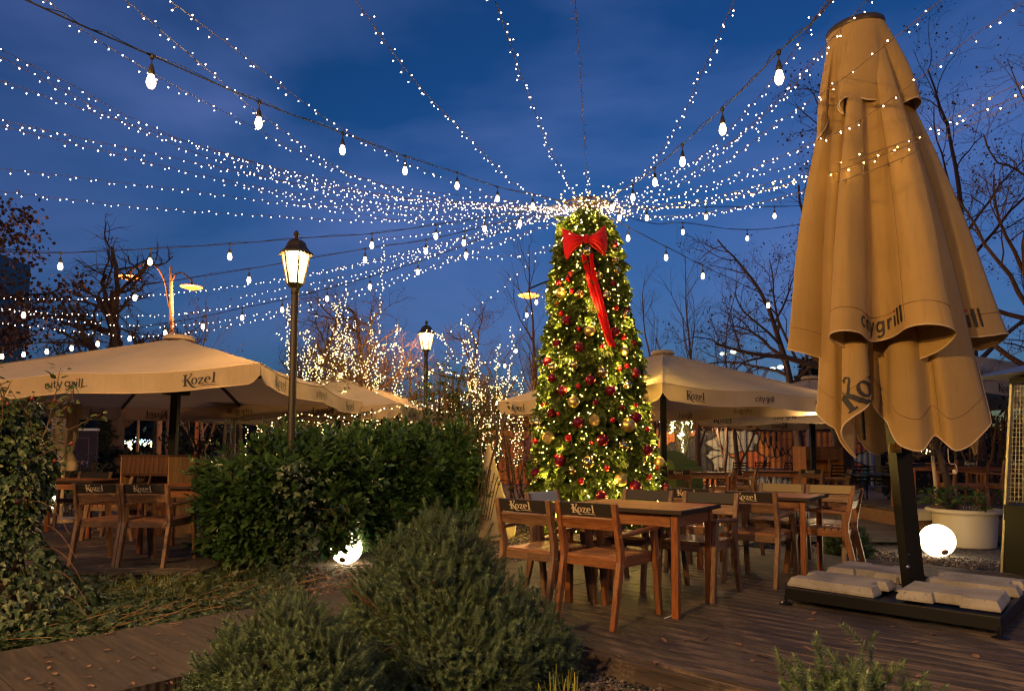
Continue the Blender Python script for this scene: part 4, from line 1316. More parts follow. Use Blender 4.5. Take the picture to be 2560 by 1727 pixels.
L_ = [
 ('fairy light string crossing the top left corner beside the first big festoon bulb', [(60,-60,3.6),(243,99,4.4),(600,300,6.2),(950,458,8.6)]),
 ('fairy light string running from the upper left edge, second from the top left', [(290,-20,3.6),(530,184,4.9),(680,307,6.0),(880,435,7.8),(1150,505,9.2)]),
 ('fairy light string from the top edge left of centre that crosses the first festoon cable', [(395,-20,3.4),(565,106,4.3),(860,325,6.3),(1080,432,8.0),(1280,505,9.4)]),
 ('fairy light string dropping steeply from the top edge, a third of the way across', [(870,-25,3.6),(1040,206,5.2),(1175,345,6.8),(1310,475,8.8)]),
 ('fairy light string dropping from the top edge just left of the middle', [(1228,-25,3.7),(1300,180,5.2),(1370,360,7.1),(1432,478,9.0)]),
 ('fairy light string from the left edge, upper of the close pair there', [(-30,110,4.6),(185,215,5.4),(330,295,6.2),(520,372,7.3),(820,448,8.8),(1150,500,9.7)]),
 ('fairy light string from the left edge, lower of the close pair there', [(-30,125,4.5),(150,220,5.2),(320,310,6.1),(560,405,7.4),(860,470,8.8),(1200,515,9.8)]),
 ('fairy light string from the left edge just below the close pair', [(-30,190,4.8),(200,270,5.8),(420,340,6.9),(700,425,8.2),(1040,500,9.4)]),
 ('fairy light string from the left edge at one sixth of the height, upper one', [(-30,292,5.0),(200,345,6.2),(450,398,7.4),(720,455,8.6),(1080,510,9.6)]),
 ('fairy light string from the left edge at one sixth of the height, lower one', [(-30,308,5.2),(240,372,6.3),(520,440,7.8),(800,492,8.9),(1130,530,9.8)]),
 ('thin fairy light string from the left edge at a quarter of the height', [(-30,418,6.4),(250,450,7.6),(500,480,8.6),(740,510,9.4),(1050,520,10)]),
 ('thin fairy light string from the left edge passing the dark leafy tree', [(-30,475,6.8),(170,498,7.8),(400,520,8.8),(640,537,9.6),(960,550,10.2)]),
 ('fairy light string in the bundle left of the mast, highest of the level ones', [(560,395,8.0),(760,450,9.0),(960,492,9.6),(1250,510,10)]),
 ('fairy light string in the bundle left of the mast, second of the level ones', [(620,430,8.2),(860,488,9.2),(1060,520,9.8),(1290,522,10)]),
 ('fairy light string in the bundle left of the mast, third of the level ones', [(640,470,8.8),(860,510,9.6),(1080,545,10),(1300,538,10.1)]),
 ('lower fairy light string sagging in front of the pruned tree, upper of the swags', [(-30,742,13.0),(250,745,13.5),(560,718,13.3),(830,672,12.6),(1040,622,11.8),(1290,555,10.8)]),
 ('lower fairy light string sagging in front of the pruned tree, second swag', [(-30,770,12.6),(200,785,12.8),(460,782,12.8),(760,728,12.2),(1040,650,11.5),(1290,565,10.6)]),
 ('lower fairy light string sagging over the left parasol, third swag', [(-30,760,12.0),(180,800,12.2),(420,812,12.2),(640,786,11.9),(930,712,11.4),(1200,620,10.9),(1380,556,10.5)]),
 ('lower fairy light string sagging over the left parasol, lowest swag', [(-30,800,11.6),(240,832,11.8),(420,836,11.8),(640,800,11.5),(900,735,11.2),(1160,640,10.8),(1350,570,10.4)]),
 ('fairy light string in the rising bundle left of the mast, inner strand', [(600,740,12.4),(860,690,12),(1060,640,11.4),(1250,580,10.8)]),
 ('fairy light string in the rising bundle left of the mast, outer strand', [(700,700,12.8),(900,660,12.2),(1100,612,11.6),(1280,562,10.8)]),
 ('fairy light string in the short rising bundle closest to the mast', [(980,650,11.4),(1120,610,11),(1260,570,10.6),(1370,545,10.3)]),
 ('fairy light string swagging low across the left wing of the red bow', [(1000,640,10.4),(1150,642,10.0),(1290,638,9.4),(1380,612,9.0),(1440,565,9.4)]),
 ('fairy light string from the top edge right of the mast, climbing steeply', [(1848,-25,3.6),(1755,180,5.2),(1690,320,6.7),(1600,440,8.6)]),
 ('fairy light string from the top edge beside the right festoon cable', [(2085,-25,3.4),(1960,160,4.6),(1850,295,5.9),(1730,405,7.5),(1590,480,9.0)]),
 ('fairy light string meeting the cap of the folded parasol', [(2190,-25,3.6),(2060,118,4.4),(1900,290,6.0),(1750,418,7.8),(1600,488,9.2)]),
 ('fairy light string crossing the upper canvas of the folded parasol', [(2380,-20,3.4),(2200,125,4.0),(2090,210,4.3),(1940,310,5.6),(1800,410,7.4),(1620,492,9.2)]),
 ('fairy light string slanting across the vent tier of the folded parasol', [(2580,-10,3.3),(2400,115,3.9),(2260,225,4.25),(2130,312,4.45),(2000,370,5.6),(1830,440,7.5),(1640,500,9.3)]),
 ('fairy light string from the right edge, upper of three crossing the folded parasol', [(2600,185,3.6),(2440,262,4.0),(2280,345,4.62),(2140,396,4.68),(2020,430,5.6),(1840,478,7.6),(1650,512,9.3)]),
 ('fairy light string from the right edge, middle of three crossing the folded parasol', [(2600,222,3.6),(2440,285,4.0),(2280,360,4.60),(2120,418,4.66),(2020,446,5.6),(1840,490,7.6),(1650,520,9.3)]),
]
_more = [('second', [(500,362,7.6),(720,432,8.7),(940,486,9.4),(1240,512,10)]), ('third', [(520,410,8.0),(780,470,9.1),(1000,512,9.8),(1280,520,10)]), ('fourth', [(560,455,8.6),(820,512,9.5),(1060,538,10),(1300,532,10.1)]),
 ('fifth', [(700,500,9.2),(900,535,9.8),(1100,560,10.1),(1310,545,10.1)]), ('sixth', [(900,600,10.8),(1060,585,10.6),(1220,560,10.3)]), ('seventh', [(1560,455,9.4),(1700,420,8.0),(1840,345,6.4),(1960,240,5.2),(2060,130,4.4)][::-1])]
for nm_, pp in _more[:5]: L_.append(('fairy light strand crossing the bundle left of the mast, %s from its top' % nm_, pp))
L_.append(('fairy light strand right of the mast between the festoon cable and the folded parasol', _more[5][1]))
for lab, pp in L_:
    fairy_string(lab, pp, step=.13 if pp[0][2] < 6 else .115, m=M['e_fairy_warm'] if 'three crossing' in lab else None)
fairy_string('mostly unlit light string hanging straight down from the top edge to the mast', [(1436,-25,3.9),(1452,200,5.4),(1462,360,7.2),(1470,480,9.2)], lit=.32)
fairy_string('unlit light string, lowest of three lying across the folded parasol', [(2600,232,3.9),(2440,305,4.2),(2280,385,4.4),(2140,440,4.5),(2040,470,5.6),(1840,520,7.8),(1650,540,9.4)], lit=.5)
for k, pp in enumerate([[(2040,398,11.5),(1880,440,11.2),(1700,490,10.7)], [(2040,440,11.8),(1850,492,11.4),(1660,520,10.6)], [(2000,480,12),(1800,530,11.6),(1640,545,10.8)]]):
    fairy_string('%s fairy light string running level from the mast toward the bare tree at right' % ('upper', 'middle', 'lower')[k], pp)
for k, pp in enumerate([[(1010,930,16),(1180,780,14.5),(1330,655,12)], [(1240,900,15.5),(1340,760,13.5),(1410,640,11.4)]]):
    fairy_string('sparse fairy light string dropping from the mast to the lit trees, %s one' % ('left', 'right')[k], pp, step=.34)
for k, (lab, pp) in enumerate([
    ('tall vertical drop of fairy lights over the bare trees, right of the tall lantern post', [(958,592,14),(955,700,14),(946,820,14),(940,960,14)]),
    ('vertical drop of fairy lights close beside the pole of the tall lantern post', [(716,770,13),(720,860,13),(722,960,13)]),
    ('pair of light strands hanging between the tall lantern post and the bare trees', [(862,700,14),(868,790,14),(884,880,14),(890,950,14)]),
    ('cone-shaped drop of fairy lights left of the Christmas tree, longest one', [(1278,815,14),(1282,880,14),(1268,960,14),(1270,1060,14)]),
    ('fairy light strand looping from the second lantern head to the bare branches', [(1068,822,13.5),(1110,850,13.6),(1150,905,13.8),(1165,850,14),(1200,930,14)]),
    ('short swag of fairy lights above the hedge near the second lantern post', [(1150,795,14),(1190,850,14),(1200,900,14),(1235,900,14)]),
    ('row of fairy lights looped along the valance of the distant parasol behind the hedge', [(650,1085,11.2),(700,1040,11.2),(770,1034,11.3),(850,1040,11.4),(920,1030,11.5),(990,1015,11.6),(1060,1010,11.7),(1120,1030,11.8)]),
    ('diagonal fairy light strand across the bare trees left of the second lantern post', [(690,830,14.5),(760,900,14.5),(830,880,14.5),(900,930,14.5),(1000,850,14.5)])]):
    fairy_string(lab, pp, step=.075, m=M['e_branch'], tohub=False, rad=.0062, group='fairy light strands draped by the bare trees')
# ball of lights gathered round the mast head
r = np.random.default_rng(5)
root = thing('light_knot', 'tangled knot of fairy lights round the mast head above the Christmas tree', 'fairy lights', HUB)
pts = []; mb = MB()
for i in range(130):
    a = r.uniform(0, 2*PI); t = r.normal(0, 1)
    x = (1 if r.random() < .5 else -1)*abs(r.normal(0, .33)); 
    pts.append((x*1.0, r.normal(0, .28), .03+.05*math.cos(x*3)+r.normal(0, .07)-abs(x)*.06))
for i in range(26):
    a = r.uniform(0, 2*PI); ph = r.uniform(0, 6)
    mb.path([Vector((.36*math.cos(a+k*.5)*(.5+.5*math.sin(ph+k)), .3*math.sin(a+k*.5), .05*math.sin(ph+k*.9)+.02)) for k in range(10)], .006, 3, False)
mb.build('wire', M['cable_warm'], root); lights_mesh('bulbs', pts, .0085, M['e_tree'], root, 9)

# ------------------------------------------------------------------ festoon bulbs
def festoon(label, pts, bulb_at, r=.029, drop=.13, group='festoon cables with hanging bulbs', tohub=False):
    ps = [P(*p) for p in pts]
    if tohub: ps.append(HUB+Vector((0, 0, -.02)))
    c = bez(ps, 12)
    root = thing('festoon_string', label, 'festoon lights', c[0], 0, group); o = c[0]
    mb = MB(); cc = [p-o for p in c]; mb.path(cc, .0055, 4, False)
    mb.path([p+Vector((.008*math.sin(i*.9), 0, .012+.01*math.cos(i*.7))) for i, p in enumerate(cc)], .003, 3, False)
    mb.build('cable', M['cable'], root)
    RI = CAMROT.transposed()
    pxs = []
    for p in c:
        q = RI @ (p-CAMPOS); pxs.append(CX+q.x/-q.z*F_PX)
    for bxp in bulb_at:
        k = min(range(len(pxs)-1), key=lambda i: 0 if (pxs[i]-bxp)*(pxs[i+1]-bxp) <= 0 else 1+min(abs(pxs[i]-bxp), abs(pxs[i+1]-bxp)))
        t = (bxp-pxs[k])/((pxs[k+1]-pxs[k]) or 1); t = max(0, min(1, t))
        p = cc[k].lerp(cc[k+1], t)
        sg = MB(); sg.path([p, p-Vector((0, 0, drop*.45))], .004, 4, False)
        sg.lathe([(.006, 0), (.014, -.02), (.022, -.055), (.020, -.075)][::-1], 10, p-Vector((0, 0, drop*.42)))
        sg.lathe([(.011, .014), (.017, 0), (.013, -.02)][::-1], 8, p)
        so = sg.build('lamp_holder', M['socket'], root)
        bb = MB(); bb.sm = True
        bb.lathe([(.001, -.094), (.016, -.091), (r*.78, -.080), (r*.97, -.064), (r, -.052), (r*.9, -.036), (.019, -.014), (.016, 0)], 14, p-Vector((0, 0, drop*.42+.07)))
        bb.build('bulb', M['e_bulb'], so)
    return root
festoon('thick festoon cable swooping from the top left to the mast with eight bulbs', [(30,-15,3.6),(200,62,3.85),(380,140,4.3),(650,256,5.4),(857,333,6.6),(1013,391,7.8),(1143,433,8.9),(1245,468,9.7),(1390,500,10)], [380,648,857,1013,1143,1244,1332], tohub=True)
festoon('festoon cable climbing from the mast to the top edge at right', [(2100,-25,3.5),(2040,48,3.8),(1947,130,4.3),(1870,212,4.8),(1806,272,5.4),(1706,362,6.6),(1637,420,7.8),(1582,462,8.8),(1530,490,9.6)], [1947,1806,1706,1637,1582,1530], tohub=True)
festoon('festoon cable passing behind the lantern post from the left edge', [(-40,628,8.0),(152,632,8.4),(376,622,8.8),(575,610,9.0),(760,595,9.3),(930,584,9.6),(1090,562,9.9),(1240,540,10.1),(1400,515,10.1)], [152,376,575,930,1090,1212,1300])
festoon('festoon cable curving down behind the pruned tree, second from the top at left', [(-20,790,10.5),(60,760,10.4),(200,738,10.3),(338,716,10.2),(623,672,10.2),(913,622,10.2),(1065,600,10.1),(1240,560,10.1),(1410,522,10.1)], [60,338,623,913,1065,1160])
festoon('festoon cable lying low above the left parasol roof', [(-10,868,12),(60,862,12),(180,846,12),(325,822,12),(414,808,12),(508,792,12),(606,770,11.9),(706,750,11.8),(818,722,11.6),(925,692,11.4),(1045,655,11.2),(1165,612,10.8),(1300,560,10.4)], [6,60,118,180,245,325,414,508,606,706,818,925,1045,1165])
festoon('festoon cable dropping to the right of the mast toward the folded parasol', [(1500,528,10.1),(1570,568,10.3),(1665,617,10.6),(1757,664,10.9),(1850,708,11.2),(1920,738,11.4),(2060,770,11.6)], [1570,1665,1757,1920])
festoon('level festoon cable behind the right-hand fairy lights', [(1480,515,10.1),(1617,519,10.8),(1765,518,11.5),(1936,517,12.4),(2060,512,13)], [1548,1617,1765,1936])
festoon('short festoon cable with bulbs over the bare trees left of the Christmas tree', [(1395,722,13),(1368,706,13),(1310,780,14),(1318,824,14.5),(1290,858,15),(1255,905,16)], [1368,1341,1317,1290,1262])
festoon('festoon cable between the mast and the far right bare tree, dim bulbs', [(1540,535,10.5),(1640,560,11.5),(1707,557,12.2),(1868,575,13.5),(2020,560,15)], [1707,1868])

for lab, px_, py_, Y_ in (('single lit bulb hanging under the parasol right of the Christmas tree', 1752, 1034, 24), ('single lit bulb hanging beside the hem of the folded parasol', 2024, 1008, 12.5)):
    t = thing('hanging_bulb', lab, 'light bulb', P(px_, py_, Y_))
    mb = MB(); mb.path([(0, 0, 1.0), (0, 0, 0)], .004, 4); mb.lathe([(.02, -.06), (.022, 0)], 8); mb.build('lamp_holder', M['socket'], t)
    mb = MB(); mb.sm = True; mb.sphere((0, 0, -.10), .045, 12, 8); mb.build('bulb', M['e_bulb'], t)
    ld = bpy.data.lights.new('bulb_light', 'POINT'); ld.energy = 110 if Y_ > 15 else 12; ld.color = (1, .66, .3); ld.shadow_soft_size = .04
    lo = bpy.data.objects.new('bulb_light', ld); COL.objects.link(lo); lo.parent = t; lo.location = (0, -.02, -.20)
# ------------------------------------------------------------------ lights wound on the bare trees
def wrap_lights(label, tree_out, loc, n, seed, m, hang=0, hangr=(1.0, 2.6), region=None, rad=.012):
    rr = random.Random(seed); pts = []; mb = MB()
    cand = [(lv, p, r_) for lv, p, r_ in tree_out if 1 <= lv <= 4]
    loc = Vector(loc)
    while len(pts) < n:
        lv, p, r_ = rr.choice(cand)
        run = []
        for k in range(rr.randint(5, 13)):
            t = k/16*(len(p)-1); i = min(int(t), len(p)-2)
            q = p[i].lerp(p[i+1], t-i)+Vector((rr.gauss(0, .03), rr.gauss(0, .03), rr.gauss(0, .03)))
            if q.z > 4.8: break
            run.append(q)
        pts += run
        if len(run) > 2: mb.path(run, .003, 3, False)
    for _ in range(hang):
        lv, p, r_ = rr.choice([c for c in cand if c[0] <= 3]); q = p[rr.randint(1, len(p)-1)].copy()
        if q.z > 4.8: continue
        L = rr.uniform(*hangr); k = int(L/.07); run = []
        for i in range(k):
            w = Vector((.025*math.sin(i*1.7+q.x*9), .02*math.cos(i*1.3), 0)); z = q.z-i*.07
            if z < .9: break
            run.append(Vector((q.x, q.y, z))+w)
        pts += run
        if len(run) > 2: mb.path(run, .003, 3, False)
    root = thing('branch_lights', label, 'fairy lights', loc, 0, 'fairy lights wound on the bare trees')
    mb.build('wire', M['cable_warm'], root); lights_mesh('bulbs', pts, rad, m, root, seed)
wrap_lights('fairy lights wound on and hanging from the bare tree left of the second lantern post', lt1[1], lt1[0].location, 900, 1, M['e_branch'], 46, rad=.0075)
wrap_lights('fairy lights hanging in long drops from the bare tree farthest left behind the hedge', lt2[1], lt2[0].location, 700, 2, M['e_branch'], 46, rad=.008)
wrap_lights('fairy lights on the bare tree between the second lantern post and the Christmas tree', lt3[1], lt3[0].location, 700, 3, M['e_branch'], 40, rad=.008)
wrap_lights('greenish lights wound up the pale forked trunk by the green dresser', lt4[1], lt4[0].location, 110, 4, emis('greenish_light_glow', (.75, 1, .45), 12), 6, (.6, 1.2), rad=.013)
wrap_lights('small white lights on the low branches of the tree in the white planter', lt5[1], lt5[0].location, 110, 5, M['e_branch'], 0, rad=.007)

# ------------------------------------------------------------------ lantern posts and street lamps
def lantern_post(label, x, y, ztop, z0=-.1, light=70, seed=0):
    t = thing('lantern_post', label, 'lamp post', (x, y, z0), 0, 'lantern posts lit along the garden')
    H_ = ztop-z0
    mb = MB(); mb.sm = False
    mb.lathe([(.10, 0), (.10, .05), (.07, .10), (.055, .4), (.05, .5), (.043, .55), (.040, H_-.60), (.046, H_-.58), (.046, H_-.55)], 18); mb.build('pole', M['post'], t)
    zb = H_-.56
    mb = MB(); mb.lathe([(.045, 0), (.05, .03), (.085, .07), (.095, .085)], 6, (0, 0, zb)); mb.build('lantern_base', M['post'], t)
    r0, r1, h = .092, .158, .33
    gl = MB()
    for k in range(6):
        a0, a1 = PI/3*k+.06, PI/3*(k+1)-.06
        gl.add([(r0*.97*math.cos(a0), r0*.97*math.sin(a0), zb+.09), (r0*.97*math.cos(a1), r0*.97*math.sin(a1), zb+.09), (r1*.97*math.cos(a1), r1*.97*math.sin(a1), zb+h+.08), (r1*.97*math.cos(a0), r1*.97*math.sin(a0), zb+h+.08)], [(0, 1, 2, 3)])
    gl.build('glass', M['e_lantern'], t)
    mb = MB()
    for k in range(6):
        a = PI/3*k
        mb.bar((r0*math.cos(a), r0*math.sin(a), zb+.08), (r1*math.cos(a), r1*math.sin(a), zb+h+.09), .016, .016, (math.cos(a), math.sin(a), 0))
    mb.build('frame', M['post'], t)
    mb = MB()
    mb.lathe([(.162, .075+h), (.195, .08+h), (.195, .10+h), (.16, .125+h), (.125, .165+h), (.105, .22+h), (.06, .255+h), (.028, .262+h)], 6, (0, 0, zb))
    mb.lathe([(.026, .26+h), (.018, .285+h), (.032, .31+h), (.030, .335+h), (.012, .36+h)], 10, (0, 0, zb)); mb.build('roof', M['post'], t)
    bb = MB(); bb.sm = True; bb.lathe([(.001, .30), (.03, .28), (.042, .23), (.03, .16), (.016, .12), (.016, .085)][::-1], 12, (0, 0, zb)); bb.build('bulb', M['e_bulb'], t)
    if light:
        ld = bpy.data.lights.new('lantern_light', 'POINT'); ld.energy = light; ld.color = (1, .56, .17); ld.shadow_soft_size = .05
        lo = bpy.data.objects.new('lantern_light', ld); COL.objects.link(lo); lo.parent = t; lo.location = (0, 0, zb+.34)
    return t
M['post'] = mat('dark_bronze_post', (.035, .026, .018), .45, .3)
lantern_post('tall lantern post with a six-sided glass head rising from the laurel hedge at left', bx(729, 7.55), 7.55, 3.49, light=130)
lantern_post('second lantern post, smaller in view, among the lit bare trees behind the hedge', bx(1063, 14.0), 14.0, 3.72, light=170)
lantern_post('distant lantern post with only its bright head showing above the shrubs, left of two', bx(1180, 20), 20, 3.35, light=140)
lantern_post('distant lantern post just left of the Christmas tree by a parasol corner', bx(1243, 19), 19, 2.85, light=140)
# unseen posts: two inferred from the warm front light, two added as fill
lantern_post('lantern post standing behind the camera on the left, lighting the foreground', -4.6, -1.8, 3.7, light=300)
lantern_post('unseen lantern post added out of frame at left to soften the light', -8.2, 3.0, 3.6, light=330)
lantern_post('unseen lantern post added behind the camera on the right as fill light', 4.6, -2.6, 3.8, light=230)
lantern_post('lantern post standing behind the camera in the middle, lighting the folded parasol', -3.1, -1.1, 3.9, light=980)

def dish_lamp(parent, p, s=.32):
    mb = MB(); mb.lathe([(s*.15, .16), (s*.3, .10), (s, .0), (s*.95, -.02)][::-1], 20, p); mb.lathe([(.03, .12), (.03, .3)], 8, p); mb.build('shade', mat_street, parent)
    mb = MB(); mb.sm = True; mb.sphere((p[0], p[1], p[2]-.01), s*.62, 14, 8, (1, 1, .45)); mb.build('bulb', M['e_street'], parent)
    ld = bpy.data.lights.new('street_light', 'POINT'); ld.energy = 220; ld.color = (1, .36, .12); ld.shadow_soft_size = .25
    lo = bpy.data.objects.new('street_light', ld); COL.objects.link(lo); lo.parent = parent; lo.location = (p[0], p[1]-.05, p[2]-.40)
mat_street = mat('orange_lit_shade', (.5, .2, .06), .5)
YS = 26
t = thing('street_lamp', 'twin-armed street lamp with two orange dishes above the left parasol', 'street lamp', (bx(423, YS), YS, -.1))
o_ = t.location.copy(); a_, b_, top_ = P(325, 693, YS)-o_, P(479, 717, YS)-o_, P(427, 665, YS)-o_
mb = MB(); mb.path([(0, 0, 0), (0, 0, top_.z*.6), (top_.x, 0, top_.z)], [.13, .10, .05], 10); mb.build('pole', M['bark_pale'], t)
for q in (a_, b_):
    mb = MB(); mb.path(bez([Vector((top_.x, 0, top_.z-1.6)), Vector((top_.x+(q.x*.15), 0, top_.z-.5)), Vector((top_.x+(q.x-top_.x)*.5, 0, q.z+.55)), Vector((q.x, 0, q.z+.25))], 6), .035, 6); mb.build('arm', M['bark_pale'], t)
    dish_lamp(t, q, .42)
t = thing('street_lamp', 'orange dish street lamp on a curved arm left of the Christmas tree top', 'street lamp', (bx(1560, YS), YS, -.1))
o_ = t.location.copy(); q = P(1322, 738, YS)-o_
mb = MB(); mb.path([(0, 0, 0), (0, 0, q.z-1)], [.13, .08], 10); mb.build('pole', M['bark_pale'], t)
mb = MB(); mb.path(bez([Vector((0, 0, q.z-1)), Vector((q.x*.45, 0, q.z+.7)), Vector((q.x*.75, 0, q.z+.6)), Vector((q.x, 0, q.z+.25))], 8), .035, 6); mb.build('arm', M['cable'], t); dish_lamp(t, q, .42)
for i, (xs, px0, side_) in enumerate([([(1808, 883), (1834, 877)], 1886, 'left'), ([(1930, 921), (1951, 916)], 1900, 'right')]):
    Yw = 60
    t = thing('highway_lamp', 'distant white street light on a curved white pole behind the right parasol, %s one' % side_, 'street lamp', (bx(px0, Yw), Yw, -.1))
    o_ = t.location.copy()
    for j, (a, b) in enumerate(xs):
        q = P(a, b, Yw)-o_
        mb = MB(); mb.path(bez([Vector((0, 0, 0)), Vector((0, 0, q.z-3.4)), Vector((q.x*.25, 0, q.z-1.0)), Vector((q.x*.6, 0, q.z-.15)), Vector((q.x, 0, q.z))], 8), .09, 6); mb.build('arm', mat('white_pole', (.6, .62, .6), .4) if 'wp' not in M else M['wp'], t)
        mb = MB(); mb.sphere((q.x, q.y, q.z-.05), .30, 10, 6, (1, 1, .5)); mb.build('lamp_head', M['e_white'], t)

# ------------------------------------------------------------------ globe lamps
def globe(label, p, r, energy, tiltx=0):
    t = thing('globe_lamp', label, 'globe lamp', p, 0, 'glowing globe lamps on the ground')
    mb = MB(); mb.sm = True; mb.sphere((0, 0, r), r, 40, 24); mb.build('globe', M['e_globe'], t)
    mb = MB(); d = Vector((-.05, -.80, -.60)).normalized(); Tm = Matrix.Translation(Vector((0, 0, r))+d*(r*.985)) @ d.to_track_quat('Z', 'Y').to_matrix().to_4x4()
    mb.lathe([(r*.21, -.02), (r*.21, .012), (r*.15, .02)], 22, (0, 0, 0), Tm)
    mb.build('base_cap', mat('grey_brown_cap', (.16, .11, .08), .5), t)
    c_ = Vector((0, 0, r))+d*(r*1.05); mb = MB(); mb.path([c_, c_+Vector((.03, -.05, -.05)), c_+Vector((.09, -.06, -c_.z+.012)), c_+Vector((.3, .05, -c_.z+.005))], .007, 5); mb.build('cable', M['cable'], t)
    return t
g_ = G(2343, 1349, .083); globe('large glowing white globe lamp on the gravel in front of the white planter', (g_.x, g_.y, -.125), .20, 0)
g_ = G(866, 1370, .055); globe('glowing white globe lamp half hidden by the laurel hedge and the rosemary', (g_.x, g_.y, -.12), .175, 0)
g_ = P(133, 1243, 13.5); globe('small distant glowing globe lamp at left between the ivy and the armchairs', (g_.x, g_.y, .0), .13, 0)
# ------------------------------------------------------------------ Christmas tree
TX, TYc = 1.27, 10.25
TZ0 = -.1
TTOP = P(1465, 535, 10.1)
def tree_axis(z):
    f = (z-TZ0)/(TTOP.z-TZ0)
    return Vector((TX+(TTOP.x-TX)*f, TYc+(10.1-TYc)*f, z))
_prof = [(1345, 118), (1290, 160), (1200, 156), (1100, 142), (1000, 128), (900, 113), (800, 98), (700, 85), (650, 77), (600, 70), (560, 55), (538, 22)]
RI = CAMROT.transposed()
def to_px(p):
    q = RI @ (p-CAMPOS); return CX+q.x/-q.z*F_PX, PPY-q.y/-q.z*F_PX
_zr = sorted((P(1480, y, 10.2).z, w/F_PX*10.2) for y, w in _prof)
def tree_r(z):
    if z <= _zr[0][0]: return _zr[0][1]
    for (z0, r0), (z1, r1) in zip(_zr[:-1], _zr[1:]):
        if z0 <= z <= z1: return r0+(r1-r0)*(z-z0)/(z1-z0)
    return .05
ct = thing('christmas_tree', 'tall decorated fir Christmas tree standing in the middle of the garden', 'Christmas tree', (TX, TYc, TZ0))
o0 = ct.location.copy()
mb = MB(); mb.path([tree_axis(TZ0+.001)-o0, tree_axis(2)-o0, tree_axis(4.3)-o0, HUB-o0+Vector((0, 0, .06))], [.09, .07, .05, .035], 10); mb.build('trunk', M['bark'], ct)
r = np.random.default_rng(77)
# a fir sprig: a stem with two rows of needles, hanging outward and down; needles are thin leaf faces
sv, sf = [], []
def quad(a, b, w, up=(0, 0, 1)):
    a, b = Vector(a), Vector(b); d = (b-a).normalized(); x = d.cross(Vector(up)).normalized()*w
    n = len(sv); sv.extend([tuple(a-x*.6), tuple(a.lerp(b, .55)-x+Vector((0, 0, w*.2))), tuple(b), tuple(a.lerp(b, .55)+x+Vector((0, 0, w*.2))), tuple(a+x*.6)]); sf.append((n, n+1, n+2, n+3, n+4))
for tip, ln in (((0, 0), 1.0), ((.5, .35), .62), ((-.5, .35), .62), ((.45, .62), .45), ((-.45, .62), .45)):
    pass
def finger(y0, ang, L, zz=0):
    d = Vector((math.sin(ang), math.cos(ang), zz)); a = Vector((0, y0, 0))
    quad(a, a+d*L, .075); 
    quad(a+Vector((0, 0, .01)), a+d*L*.96+Vector((0, 0, -.01)), .06, (d.y, -d.x, .3))
finger(0, 0, 1.0); 
for y0, L in ((.12, .5), (.3, .46), (.48, .38), (.66, .28)):
    finger(y0, .75, L, .06); finger(y0, -.75, L, .06)
N = 8600
zz = []; pos = []; dr = []
zmin, zmax = TZ0+.02, TTOP.z+.12
while len(pos) < N:
    z = r.uniform(zmin, zmax); rr_ = tree_r(z)
    if r.random() > (rr_/1.15)**.9: continue
    a = r.uniform(0, 2*PI)
    if math.sin(a) > .35 and r.random() < .75: continue
    c = tree_axis(z); cl = noise.noise(Vector((math.cos(a)*2.2, math.sin(a)*2.2, z*2.6)))*.09
    q = rr_*(r.uniform(.62, .97))+cl
    p = c+Vector((math.cos(a)*q, math.sin(a)*q, 0)); pos.append(tuple(p-o0))
    dd = Vector((math.cos(a), math.sin(a), 0))*r.uniform(.35, .95)+Vector((r.normal(0, .35), r.normal(0, .35), r.uniform(-1.25, -.25)))
    if z < .25: dd.z *= .3
    dr.append(tuple(dd))
pos = np.array(pos); dr = np.array(dr)
sc = r.uniform(.15, .27, N)
o = link('foliage', scatter_mesh('foliage', sv, sf, pos, rot_from_dir(dr, r.normal(0, .5, N)), sc, M['fir']), ct); o['kind'] = 'stuff'
# a rough inner cone so that no daylight shows through
mb = MB(); zs = [TZ0+.15+i*(TTOP.z-.2-TZ0)/24 for i in range(25)]
mb.grid([[tree_axis(z)-o0+Vector((math.cos(a), math.sin(a), 0))*max(.02, tree_r(z)*(.66+.12*noise.noise(Vector((math.cos(a)*3, math.sin(a)*3, z*4))))) for a in [k*PI/16 for k in range(33)]] for z in zs])
mb.build('inner_boughs', M['fir'], ct)

